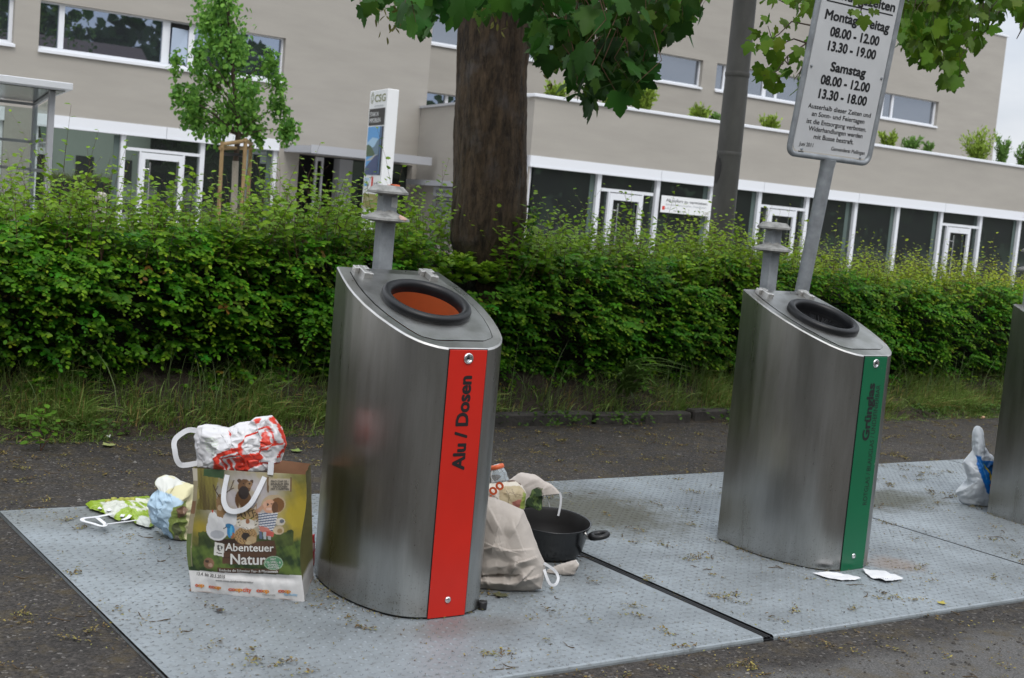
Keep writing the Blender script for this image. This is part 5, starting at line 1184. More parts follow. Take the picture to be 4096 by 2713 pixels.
# ---------------------------------------------------------------- second maple at the right, only its hanging branches are in view
m2 = thing('maple_tree', 'small-leaved maple whose branches hang around the opening hours sign', 'tree', (13.9, 8.7, .1))
mb = MB(); mb.tube([(13.9, 8.7, .1), (13.85, 8.7, 2), (13.7, 8.6, 3.6), (13.5, 8.5, 6.5)], [.2, .17, .14, .04], 16); mb.build('trunk', MT['bark'], m2)
polys2 = [[(2080,-60),(2440,-60),(2440,10),(2330,30),(2305,40),(2285,75),(2262,100),(2235,110),(2228,160),(2212,200),(2190,180),(2150,150),(2110,135),(2082,95),(2070,45)],
          [(2080,-40),(2240,-40),(2235,90),(2215,150),(2160,140),(2100,110)],
          [(2340,-40),(2440,-40),(2440,50),(2395,70),(2352,42)]]
P2_ = cluster(polys2, 5.3, 7.0, .0088, rm)
mleaves(P2_, .105, rm, (.060, .125, .010), 'foliage', m2, bright=.5)
tw = [[(2070,-40),(1985,-20),(1905,25),(1880,60),(1865,100),(1820,130),(1795,165),(1765,175)], [(1880,60),(1830,50),(1800,80),(1775,95)], [(1865,100),(1835,90),(1810,100),(1790,110),(1775,60)], [(1890,40),(1850,20),(1810,5),(1780,-10)], [(1865,100),(1862,140),(1850,165),(1835,185)], [(1820,130),(1822,150),(1800,120)], [(1985,-20),(1995,5),(1990,25),(1995,45)]]
mb = MB(); PB = []
for i, q in enumerate(tw):
    Yb = 5.35 if i < 6 else 4.62
    pts = [dY(a, b, (Yb if j > 0 or i != 6 else 4.9)) for j, (a, b) in enumerate(q)]
    if i == 0: pts = [np.array(dY(2600, -150, 6.6)), np.array(dY(2250, -120, 6.0))]+pts
    twigs(mb, pts, .010 if i == 0 else .005, .0018, 6)
lp = [(1770,62,3),(1762,85,3),(1785,100,4),(1770,110,3),(1790,128,3),(1800,95,3),(1812,70,2),(1852,65,2),(1800,142,3),(1845,120,2),(1858,140,3),(1765,170,3),(1778,182,3),(1790,175,2),(1802,185,2),(1818,170,2),(1830,172,2),(1850,185,3),(1862,172,3),(1870,150,2),(1868,120,2),(1752,158,2),(1755,102,1),(1880,90,2),(1870,25,4),(1855,5,4),(1830,15,3),(1800,0,3),(1780,5,2),(1890,5,4),(1750,190,1),(1858,205,2),(1735,98,1),(1725,105,1),(1800,198,1),(1780,200,1)]
LP = []
for (a, b, k) in lp:
    for _ in range(k): LP.append(dY(a+rm.normal(0, 9), b-9+rm.normal(0, 7), 5.35+rm.normal(0, .12)))
LP = np.array(LP)
mleaves(LP, .082, rm, (.075, .145, .012), 'foliage', m2, bright=.6)
FS = np.array([dY(1976, 24, 4.62), dY(1966, 22, 4.63), dY(2012, 20, 4.6), dY(2022, 24, 4.6), dY(1997, 38, 4.58), dY(1999, -10, 4.6), dY(2010, -6, 4.65), dY(1985, -5, 4.65), dY(2030, -8, 4.6)])
leaves('foliage', MV, MQ, FS, np.array([[0,0,-1]]*9)+rm.normal(0, .35, (9, 3)), np.array([-.45, -.85, .15])+rm.normal(0, .2, (9, 3)), np.array([.05, .035, .045, .035, .075, .05, .05, .05, .05]), np.array([[.10, .17, .02]]*9)*rm.uniform(.75, 1.1, 9)[:, None], MT['leaf'], m2)
for p in P2_[::6]: twigs(mb, [p+[rm.normal(.05, .08), rm.normal(0, .05), .26], p+[rm.normal(0, .03), 0, .12], p], .0035, .0015, 4)
for q in ([(2420,-120),(2330,-60),(2240,0),(2190,70),(2180,150)], [(2420,-100),(2350,-20),(2320,10),(2290,60),(2250,95)], [(2330,-60),(2200,-30),(2130,20),(2100,70)], [(2360,-90),(2372,0),(2366,60),(2350,90)]): twigs(mb, [dY(a, b, 6.2) for a, b in q], .014, .003, 6)
mb.tube([(13.7, 8.6, 3.9), (12.2, 7.8, 4.9), dY(2420, -120, 6.2)], [.08, .05, .016], 8)
mb.build('branches', MT['twig'], m2)
q = nrm(rm.normal(size=(900, 3)))*rm.random(900)[:, None]**.4; P = np.array([13.0, 8.3, 6.6])+q*np.array([3.0, 3.0, 1.9]); mleaves(P, .16, rm, (.05, .095, .012), 'upper_crown', m2, droop=.4)

# ---------------------------------------------------------------- young staked tree in the forecourt
YT = 20.0; base = onY(*A_(1600, 1400), YT); top = onY(*A_(1530, -20), YT)
yt = thing('young_tree', 'young slim tree with light green crown tied between wooden stakes', 'tree', (base[0], YT, GZ))
z_b = onY(*A_(1610, 940), YT)[2]; xt = onY(*A_(1612, 940), YT)[0]
mb = MB(); mb.tube([(base[0], YT, GZ), (xt-.02, YT, z_b-.35)], [.055, .05], 12); mb.build('wrapped_stem', mat('jute wrap', (.30, .27, .22), .9, var=.25, vscale=40, stretch=(1,1,3), bump=.5, bscale=60), yt)
mb = MB(); mb.tube([(xt-.02, YT, z_b-.36), (xt, YT, z_b+.2), ((xt+top[0])/2, YT, (z_b+top[2])/2), (top[0], YT, top[2]+.2)], [.045, .042, .03, .008], 10)
CL = []
prof_c = [(1175,1265,630),(1290,1400,470),(1230,1330,370),(1330,1480,180),(1340,1650,60),(1390,1560,-20),(1450,1640,130),(1400,1640,300),(1600,1770,260),(1700,1830,420),(1750,1870,560),(1780,1930,720),(1820,1960,880),(1700,1760,930),(1420,1560,900),(1260,1380,780),(1380,1520,820),(1330,1460,650),(1480,1640,480),(1500,1700,620),(1500,1720,760),(1600,1800,830),(1250,1330,410),(1560,1680,380),(1450,1560,560),(1640,1780,700),(1360,1480,730),(1220,1330,660),(1880,1960,880)]
for (a, b, y_) in [(1.12*a-.12*1570, 1.12*b-.12*1570, y_) for a, b, y_ in prof_c]:
    p = onY(*A_((a+b)/2, y_), YT); w_ = (onY(*A_(b, y_), YT)[0]-onY(*A_(a, y_), YT)[0])/2*.86
    yo = rm.normal(0, .28); n = int(215*w_/.18)
    q = nrm(rm.normal(size=(n, 3)))*rm.random(n)[:, None]**.62*np.array([w_*1.2, w_*1.15, .27]); q[:, 2] -= .35*np.abs(q[:, 0])*rm.random(n); CL.append(p+[0, yo, 0]+q)
    twz = max(p[2]-.5, z_b+.05); xs_ = np.interp(twz, [z_b, top[2]], [xt, top[0]])
    mb.tube([(xs_, YT, twz), ((xs_+p[0])/2, YT+yo*.6, (twz+p[2])/2+.05), (p[0], YT+yo, p[2])], [.014, .009, .004], 5)
mb.build('trunk', MT['twig'], yt)
for k in range(1000):                                  # leaves between the sprays, narrowing upwards
    v_ = rm.random()**1.25; y_ = 900-v_*930; wl = np.interp(y_, [-40, 150, 420, 640, 880], [70, 135, 240, 300, 330]); cx_ = np.interp(y_, [-20, 400, 900], [1510, 1530, 1590])
    p = onY(*A_(cx_+wl*rm.uniform(-1, 1)*rm.random()**.35, y_), YT); CL.append((p+[0, rm.normal(0, .3), 0])[None])
CL = np.vstack(CL); n = len(CL)
a = rm.random(n)[:, None]; col = np.array([.060, .175, .03])*(1-a)+np.array([.19, .38, .06])*a
leaves('crown', OV, OQ, CL, np.array([0, 0, -.6])+rm.normal(0, .55, (n, 3)), np.array([-.2, -.5, .7])+rm.normal(0, .5, (n, 3)), rm.uniform(.055, .10, n), col, MT['leaf'], yt, wide=rm.uniform(.8, 1.35, n))
stk = thing('tree_stakes', 'three wooden stakes with crossbars holding the young tree', 'stakes', (base[0], YT, GZ))
MT['stake'] = mat('peeled wood', (.30, .20, .09), .7, var=.25, vscale=12, stretch=(1,1,.2))
pts = []
for (a, b, dy) in ((1503, 985, -.30), (1660, 962, -.34), (1697, 985, .30)):
    p = onY(*A_(a, b), YT+dy); q = onY(*A_(a-14, 1400), YT+dy); pts.append(p)
    mb = MB(); mb.tube([(q[0], YT+dy, GZ), (p[0], YT+dy, p[2]+.06)], .030, 10); mb.build('stake', MT['stake'], stk)
for (i, j, dz) in ((0, 1, .02), (1, 2, .03), (2, 0, -.04)):
    a, b = pts[i], pts[j]; v = b-a
    mb = MB(); mb.tube([a-v*.06+[0, 0, dz], b+v*.06+[0, 0, dz]], .030, 10); mb.build('crossbar', MT['stake'], stk)
mb = MB(); zz_ = pts[0][2]-.13; mb.tube([(pts[0][0], pts[0][1], zz_), (xt, YT-.05, zz_+.02), (pts[1][0], pts[1][1], zz_)], .028, 6); mb.build('tie', MT['black'], stk)

# ---------------------------------------------------------------- roof planting on the wing
def roofshrub(px, Yr, wpx, hpx, label, col, n=420):
    p = onY(*px, Yr); z0 = 3.85; w_ = wpx/F_PX*np.dot(p-EYE, FW)*1.25; h_ = hpx/F_PX*np.dot(p-EYE, FW)*1.15+.15; n = n*2
    sh_ = thing('roof_shrub', label, 'shrub', (p[0], Yr, z0), 'shrubs on the wing roof')
    q = nrm(rm.normal(size=(n, 3)))*rm.random(n)[:, None]**.5; q[:, 2] = np.abs(q[:, 2])
    nst = 16; th = rm.uniform(0, 6.28, nst); tip = np.stack([np.cos(th)*w_*.5*rm.uniform(.2, 1, nst), np.sin(th)*w_*.4*rm.uniform(.2, 1, nst), h_*rm.uniform(.55, 1.05, nst)], -1)
    k = rm.integers(0, nst, n); t = rm.uniform(.2, 1, n)[:, None]
    Pp = np.array([p[0], Yr, z0])+tip[k]*np.array([1, 1, 1])*t**np.array([1.3, 1.3, 1.0])+rm.normal(0, .05, (n, 3))*w_
    leaves('foliage', OV, OQ, Pp, nrm(tip[k])+rm.normal(0, .45, (n, 3)), np.array([0, -.5, .7])+rm.normal(0, .5, (n, 3)), rm.uniform(.07, .13, n), np.array(col)*rm.uniform(.6, 1.4, n)[:, None], MT['leaf'], sh_, wide=.7)
    mb = MB()
    for q_ in tip: mb.tube([(p[0], Yr, z0), (p[0]+q_[0]*.4, Yr+q_[1]*.4, z0+q_[2]*.5), (p[0]+q_[0]*.95, Yr+q_[1]*.95, z0+q_[2]*.95)], [.012, .008, .004], 4)
    mb.build('stems', MT['twig'], sh_)
lime = (.27, .38, .06); grn = (.14, .26, .06)
roofshrub(B_(2150, 745), 24.3, 190/1.69, 190/1.69, 'tall lime green shrub on the wing roof just right of the hanging maple leaves', lime, 700)
roofshrub(B_(1560, 650), 24.3, 110, 50, 'lime green shrub on the wing roof behind the hanging maple leaves', lime)
roofshrub(B_(1930, 720), 24.3, 80, 70, 'pale shrub on the wing roof deep behind the maple leaves', lime)
roofshrub(C_(310, 745), 24.3, 85, 48, 'rounded lime shrub on the wing roof left of the lamp post', lime)
roofshrub(C_(415, 755), 24.3, 45, 33, 'small thin shrub on the wing roof touching the lamp post', grn, 150)
roofshrub(C_(755, 812), 24.3, 90, 45, 'low lime shrub on the wing roof between lamp post and sign', lime)
roofshrub(C_(1490, 905), 24.3, 70, 50, 'rounded shrub on the wing roof right beside the sign', lime)
roofshrub(C_(1620, 925), 24.3, 110, 42, 'loose low shrub on the wing roof, second right of the sign', grn)
roofshrub(C_(1745, 940), 24.3, 45, 36, 'thin leaning shrub on the wing roof, third right of the sign', grn, 120)
roofshrub(C_(2060, 985), 24.6, 150, 110, 'broad lime shrub on the wing roof at the end of the upper wall', lime, 700)
roofshrub(C_(2200, 1000), 24.6, 80, 105, 'dark green shrub on the wing roof standing against the sky', grn, 500)
roofshrub(C_(2330, 1010), 24.6, 60, 85, 'dark green shrub on the wing roof at the right edge of the photo', grn, 350)

# ---------------------------------------------------------------- across the street, seen only as reflections
def streettree(x, y, h, w_, n, label, col):
    t_ = thing('street_tree', label, 'tree', (x, y, -.02), 'trees across the street')
    q = nrm(rm.normal(size=(n, 3)))*rm.random(n)[:, None]**.45; P = np.array([x, y, h*.54])+q*np.array([w_, w_, h*.49]); P += .25*np.sin(P[:, [1, 2, 0]]*2.3)
    leaves('crown', OV, OQ, P, rm.normal(0, 1, (n, 3)), rm.normal(0, 1, (n, 3)), rm.uniform(.7, 1.4, n), np.array(col)*rm.uniform(.5, 1.3, n)[:, None], MT['leaf'], t_, wide=1.3)
    mb = MB(); mb.tube([(x, y, -.02), (x+.1, y, h*.4), (x, y, h*.8)], [.28, .22, .06], 8); mb.build('trunk', MT['bark'], t_)
dk = (.045, .088, .024)
for i, (x, y, h, w_, n) in enumerate([(-7, -9, 9.5, 3.4, 900), (1, -13, 10.5, 3.6, 900), (9.5, -12, 12, 3.2, 800), (13.5, -17, 9, 2.6, 600), (30, -12, 9.5, 4.0, 900), (38, -14, 11, 4.5, 900), (47, -13, 8.5, 4, 700), (-11, 2, 9, 3.4, 800), (-12, 10, 8, 3.2, 800), (22, -26, 12.5, 3.6, 900), (27, -25, 11.5, 2.6, 700), (31, -26, 12.2, 2.2, 700), (35, -25, 10.5, 3, 700), (56, -14, 10, 5.2, 700), (65, -15, 11, 5.2, 700), (74, -14, 9.5, 5.2, 700), (83, -15, 11, 5.2, 700), (92, -14, 10, 5.2, 700), (101, -15, 11, 5.2, 700), (110, -14, 10, 5.2, 700), (119, -14, 10, 5.2, 600), (43, -20, 9, 5, 700)]):
    streettree(x, y, h, w_, n, ['dark street tree behind the camera, reflected in the glass', 'dark street tree behind the camera, reflected in the glass'][0], dk)
mb = MB(); hx_ = np.linspace(-260, 420, 90); G = []
for (y, f) in ((-70, 0), (-82, .45), (-100, .8), (-130, 1), (-170, 1)): G.append([(x, y, -.05+f*(11+2.5*math.sin(x*.045)+1.5*math.sin(x*.13+1)+rm.normal(0, .8))) for x in hx_])
mb.grid(np.array(G).transpose(1, 0, 2)); tag(mb.build('backdrop_hill', mat('wooded hillside', (.012, .026, .009), .95, col2=(.05, .09, .03), vscale=.16, vdetail=9, bump=1, bscale=.8, bdist=1.5)), 'unseen dark wooded rise added across the street to darken the reflections', 'backdrop_hill', kind='structure')  # added, never in view: closes bright sky gaps in the glass reflections
hs = thing('house', 'pale green house across the street, seen only reflected in the shop glass', 'house', (21, -14, -.02))
mb = MB(); mb.box(16.5, 26, -22, -14, -.02, 6.2); mb.build('wall', mat('pale green render', (.70, .76, .66), .9), hs)
mb = MB(); mb.add([(16, -13.5, 6.2), (26.5, -13.5, 6.2), (26.5, -22.5, 6.2), (16, -22.5, 6.2), (16, -18, 9), (26.5, -18, 9)], [(0, 1, 5, 4), (2, 3, 4, 5), (0, 4, 3), (1, 2, 5), (0, 3, 2, 1)]); mb.build('roof', mat('brown tiles', (.10, .06, .045), .8), hs)
for x0 in (17.4, 19.5, 21.8, 24.0):
    for z0 in (.9, 3.8):
        mb = MB(); mb.box(x0, x0+1.0, -14.0, -13.96, z0, z0+1.35); mb.build('window', MT['frame_dark'], hs)
# ---------------------------------------------------------------- rubbish: crumpled bags
RH_ = _r0.copy(); FH = np.array([_sy, _cy, 0.0])
def tri(x): return np.abs((x % 2.0)-1.0)-.5
def creases(a, b, seed, f0=9, f1=45, n=9, amp=.012):
    q = np.random.default_rng(seed); o = np.zeros_like(a)
    for i in range(n):
        f = f0*(f1/f0)**(i/(n-1)); t = q.uniform(0, math.pi); ph = q.uniform(0, 2)
        w_ = .35*np.sin(a*f*.7+b*f*.5+q.uniform(0, 6))
        o += amp*(f0/f)**.75*tri(f*(a*math.cos(t)+b*math.sin(t))+ph+w_)
    return o
from mathutils.geometry import delaunay_2d_cdt
def facets(a, b, seed, step, amp):
    """piecewise flat crumple: random heights on a random triangulation"""
    q = np.random.default_rng(seed); lo = np.array([a.min(), b.min()])-step; hi = np.array([a.max(), b.max()])+step
    n = max(12, int(np.prod((hi-lo)/step))); S_ = q.uniform(lo, hi, (n, 2)); S_ = np.vstack([S_, [lo, hi, (lo[0], hi[1]), (hi[0], lo[1])]]); Hh = q.uniform(-1, 1, len(S_)+8)
    r_ = delaunay_2d_cdt([Vector(p) for p in S_], [], [], 0, 1e-7); vs = np.array([tuple(v) for v in r_[0]]); Hh = np.r_[Hh, q.uniform(-1, 1, max(0, len(vs)-len(Hh)))]
    out = np.zeros(len(a))
    for t in r_[2]:
        i, j, k = t[:3]; A, B_, C__ = vs[i], vs[j], vs[k]; d = (B_[1]-C__[1])*(A[0]-C__[0])+(C__[0]-B_[0])*(A[1]-C__[1])
        if abs(d) < 1e-12: continue
        l1 = ((B_[1]-C__[1])*(a-C__[0])+(C__[0]-B_[0])*(b-C__[1]))/d; l2 = ((C__[1]-A[1])*(a-C__[0])+(A[0]-C__[0])*(b-C__[1]))/d; l3 = 1-l1-l2
        m_ = (l1 > -1e-6) & (l2 > -1e-6) & (l3 > -1e-6); out[m_] = amp*(l1[m_]*Hh[i]+l2[m_]*Hh[j]+l3[m_]*Hh[k])
    return out
def resample(P, M):
    P = np.asarray(P, float); Q = np.vstack([P, P[:1]]); L_ = np.r_[0, np.cumsum(np.linalg.norm(np.diff(Q, axis=0), axis=1))]
    t = np.linspace(0, L_[-1], M, endpoint=False); return np.stack([np.interp(t, L_, Q[:, 0]), np.interp(t, L_, Q[:, 1])], -1)
def pillow(name, outline, conv, P0, T, mat_, colfn=None, folds=(), seed=1, M=150, K=30, amp=.012, f0=9, f1=45, Tb=None, mode='stand', power=2.2, parent=None, lean=0.0, zfloor=True, cen=None, n=9, wob=.0, edge=.5):
    O_ = resample(outline, M); q_ = np.random.default_rng(seed+99); jt = np.arange(M)/M*2; O_ = O_+np.stack([sum(a_*tri(f_*jt+q_.uniform(0, 2)) for f_, a_ in ((9, 7), (17, 6), (31, 5))) for _ in (0, 1)], -1)*edge; c = np.array(cen, float) if cen is not None else O_.mean(0)
    rho = np.r_[np.linspace(0, .9, K-5), np.linspace(.93, 1, 5)]
    PX = c[None, None] + rho[:, None, None]*(O_-c)[None]
    PXf = PX.reshape(-1, 2)
    if mode == 'stand':
        nn = -FH*math.cos(lean) + np.array([0, 0, 1.])*math.sin(lean)
        B = np.array([onP(*conv(*q), nn, P0) for q in PXf])
    else:
        nn = np.array([0, 0, 1.]); B = np.array([onZ(*conv(*q), P0[2]) for q in PXf])
    loc_a = (B-P0)@RH_; loc_b = B[:, 2] if mode == 'stand' else (B-P0)@FH
    rr_ = np.repeat(rho, M); hgt = (1-rr_**power)**.5
    cz = facets(loc_a, loc_b, seed, .75/f0, amp) + facets(loc_a, loc_b, seed+1, 1.1/f1, amp*.38) + creases(loc_a, loc_b, seed, f0, f1, n, amp*.25)
    for (fp_, dpt, wd_) in folds:
        for a_, b_ in zip(fp_[:-1], fp_[1:]):
            a_ = np.array(a_, float); d_ = np.array(b_, float)-a_; tt = np.clip(((PXf-a_)@d_)/(d_@d_), 0, 1); sgn_ = d_[0]*(PXf[:, 1]-a_[1])-d_[1]*(PXf[:, 0]-a_[0])
            di = np.linalg.norm(PXf-a_-tt[:, None]*d_, axis=1)*np.sign(sgn_); cz = cz + dpt*np.clip(1-np.abs(di)/wd_, 0, 1)*np.where(di > 0, 1, .35)
    front = B + nn*(T*hgt + cz*np.minimum(1, (1-rr_)*7))[:, None]
    Tb_ = T*.5 if Tb is None else Tb
    back = B - nn*(Tb_*hgt + .4*cz*np.minimum(1, (1-rr_)*6))[:, None]
    side_ = creases(loc_b*1.3+3, loc_a*1.2, seed+50, f0*1.3, f1, 6, amp*.7)
    front += RH_*(side_*np.minimum(1, (1-rr_)*8+wob))[:, None]
    if zfloor: front[:, 2] = np.maximum(front[:, 2], .003); back[:, 2] = np.maximum(back[:, 2], .003)
    V = np.vstack([front, back]); N0 = len(front); Fs = []
    for i in range(K-1):
        for j in range(M):
            j2 = (j+1) % M; a, b_, c_, d_ = i*M+j, i*M+j2, (i+1)*M+j2, (i+1)*M+j
            Fs.append((a, d_, c_, b_)); Fs.append((N0+a, N0+b_, N0+c_, N0+d_))
    i = K-1
    for j in range(M): j2 = (j+1) % M; Fs.append((i*M+j, N0+i*M+j, N0+i*M+j2, i*M+j2))
    cols = None
    if colfn is not None: cc = colfn(PXf); cols = np.vstack([cc, cc])
    return link_mesh(name, V, Fs, mat_, parent, tuple(P0), cols, True, True)
def paint(PX, base, items):
    C_ = np.tile(np.array(base, float), (len(PX), 1)); x, y = PX[:, 0], PX[:, 1]
    for it in items:
        k, col = it[0], it[-1]
        if k == 'p': m_ = inpoly(it[1], x, y)
        elif k == 'e': cx, cy, rx, ry = it[1]; m_ = ((x-cx)/rx)**2+((y-cy)/ry)**2 < 1
        elif k == 'l':
            P = np.array(it[1], float); m_ = np.zeros(len(x), bool)
            for a, b in zip(P[:-1], P[1:]):
                d = b-a; t = np.clip(((x-a[0])*d[0]+(y-a[1])*d[1])/(d@d+1e-9), 0, 1); m_ |= np.hypot(x-a[0]-t*d[0], y-a[1]-t*d[1]) < it[2]
        elif k == 'f': m_ = it[1](x, y)
        C_[m_] = np.array(col)
    return C_
def band(name, pts, conv, P0, wpx, mat_, parent, mode='stand', off=0.0, bulge=None, thick=.0012):
    """flat ribbon following pixels on a plane"""
    P = np.array(pts, float); 
    if mode == 'stand': Wd = np.array([onP(*conv(*q), -FH, P0) for q in P]) - FH*off
    else: Wd = np.array([onZ(*conv(*q), P0[2]) for q in P])
    if bulge is not None: Wd += (-FH)*np.array(bulge)[:, None]
    # smooth
    t = np.linspace(0, len(P)-1, len(P)*6-5); i0 = np.clip(np.floor(t).astype(int), 0, len(P)-2); u = (t-i0)[:, None]
    pm = Wd[np.clip(i0-1, 0, len(P)-1)]; p0, p1 = Wd[i0], Wd[i0+1]; p2 = Wd[np.clip(i0+2, 0, len(P)-1)]
    Q = .5*((2*p0)+(p1-pm)*u+(2*pm-5*p0+4*p1-p2)*u**2+(3*p0-pm-3*p1+p2)*u**3)
    sc = np.dot(P0-EYE, FW)/F_PX
    T_ = nrm(np.gradient(Q, axis=0)); nn = -FH if mode == 'stand' else np.array([0, 0, 1.])
    sd_ = nrm(np.cross(T_, nn)); h_ = wpx*sc/2
    G = np.stack([Q-sd_*h_+nn*thick, Q+sd_*h_+nn*thick, Q+sd_*h_-nn*thick, Q-sd_*h_-nn*thick, Q-sd_*h_+nn*thick], 1)
    mb = MB(); mb.grid(G, False); return mb.build(name, mat_, parent)
MT['paper_print'] = mat('printed paper', (.5,.5,.5), .55, attr=True, bump=.12, bscale=25, bdist=.003)
MT['film_print'] = mat('printed plastic film', (.8,.8,.8), .30, attr=True, trans=.12, bump=.15, bscale=60, bdist=.003)
MT['kraft'] = mat('brown kraft paper', (.27, .14, .08), .85, var=.1, vscale=12)
MT['beige'] = mat('recycled beige paper', (.44, .39, .35), .8, attr=True, var=.07, vscale=18, bump=.12, bscale=60, bdist=.003)

# ---- printed paper bag
Zb = lambda a, b: (700+a/1.7417, 1600+b/1.7417)
BL = onZ(*Zb(95, 1335)); BR = onZ(*Zb(885, 1405)); RBk = onZ(*Zb(965, 1235))
bd = nrm(BR-BL); bn_ = np.array([bd[1], -bd[0], 0])
tl = onP(*Zb(110, 475), bn_, BL+[0, 0, 0]); trp = onP(*Zb(900, 520), bn_, BL)
pbag = thing('paper_bag', 'upright paper carrier bag printed with animals and Abenteuer Natur, leaning at the red bin', 'carrier bag', tuple((BL+RBk)/2))
corn = np.array([(110, 475), (900, 520), (885, 1405), (95, 1335)], float)     # TL TR BR BL in zoom pixels
A6 = np.array([(0, 0), (1, 0), (1, 1), (0, 1)], float)
MA = np.linalg.lstsq(np.c_[corn, np.ones(4)], A6, rcond=None)[0]
def uv_of(px): return np.c_[np.asarray(px, float), np.ones(len(px))]@MA
def Sfront(uv):
    u, v = uv[:, :1], uv[:, 1:]
    P = (1-v)*((1-u)*tl+u*trp)+v*((1-u)*BL+u*BR)
    bul = .020*np.sin(np.clip(u, 0, 1)*math.pi)*np.sin(np.clip(v, .0, 1)*math.pi)**.7 + creases(u*.45, v*.5, 77, 7, 30, 7, .005)*np.clip(np.minimum(u, 1-u)*10, 0, 1)
    bul = bul - .022*np.exp(-((v-.83)/.03)**2)*np.clip(np.minimum(u, 1-u)*8, 0, 1)*.35
    sag = .012*np.sin(v*math.pi*2.2+.5)*(np.clip(.12-u, 0, 1)*8 + np.clip(u-.9, 0, 1)*9)
    return P + bn_*bul + bd*sag
nu, nv_ = 210, 240
U, Vv = np.meshgrid(np.linspace(0, 1, nu), np.linspace(0, 1, nv_)); uvg = np.c_[U.ravel(), Vv.ravel()]
PXg = (1-uvg[:, 1:])*((1-uvg[:, :1])*corn[0]+uvg[:, :1]*corn[1])+uvg[:, 1:]*((1-uvg[:, :1])*corn[3]+uvg[:, :1]*corn[2])
gx, gy = PXg[:, 0], PXg[:, 1]
rq = np.random.default_rng(55)
def fbm(x, y, seed, f=.012):
    q = np.random.default_rng(seed); o = np.zeros_like(x)
    for i in range(10):
        t = q.uniform(0, 6.28); ff = f*1.55**i*q.uniform(.8, 1.2); o += np.sin(ff*(x*math.cos(t)+y*math.sin(t))+q.uniform(0, 6.28))*(.72**i)
    return o/2.6
nz = fbm(gx, gy, 3); nz2 = fbm(gx, gy, 8, .03)
def mixc(a, b, t): t = np.clip(t, 0, 1)[:, None]; return np.array(a)*(1-t)+np.array(b)*t
C_ = mixc((.15, .15, .035), (.34, .31, .05), .5+.6*nz)
pale = np.exp(-((gx-500)/230)**2-((gy-720)/230)**2)*1.5+.15*nz
C_ = C_*(1-np.clip(pale, 0, 1)[:, None])+np.array([.52, .49, .46])*np.clip(pale, 0, 1)[:, None]
yel = np.exp(-((gx-860)/120)**2-((gy-800)/170)**2)*1.3+.3*nz2; C_ = C_*(1-np.clip(yel, 0, 1)[:, None])+np.array([.46, .36, .03])*np.clip(yel, 0, 1)[:, None]
yel = np.exp(-((gx-190)/60)**2-((gy-880)/60)**2)+.2*nz2; C_ = C_*(1-np.clip(yel, 0, 1)[:, None])+np.array([.42, .33, .04])*np.clip(yel, 0, 1)[:, None]
trk = (np.abs(gx-225-10*nz2)/70 < 1) & (gy < 760); C_[trk] = mixc((.10, .075, .02), (.27, .24, .05), .5+.7*fbm(gx, gy*.25, 5, .05))[trk]
fol = np.clip((gy-945+60*nz)/40, 0, 1)[:, None]; C_ = C_*(1-fol)+mixc((.020, .045, .010), (.13, .20, .035), .5+.9*nz2+.3*nz)*fol
cre = (gy > 930+40*nz) & (np.abs(gx-500) < 330) & (gy < 1010) ; C_[cre] = mixc((.03, .05, .012), (.10, .14, .03), .5+.8*nz2)[cre]
base = C_
brown, dkb = (.085, .042, .022), (.035, .018, .010)
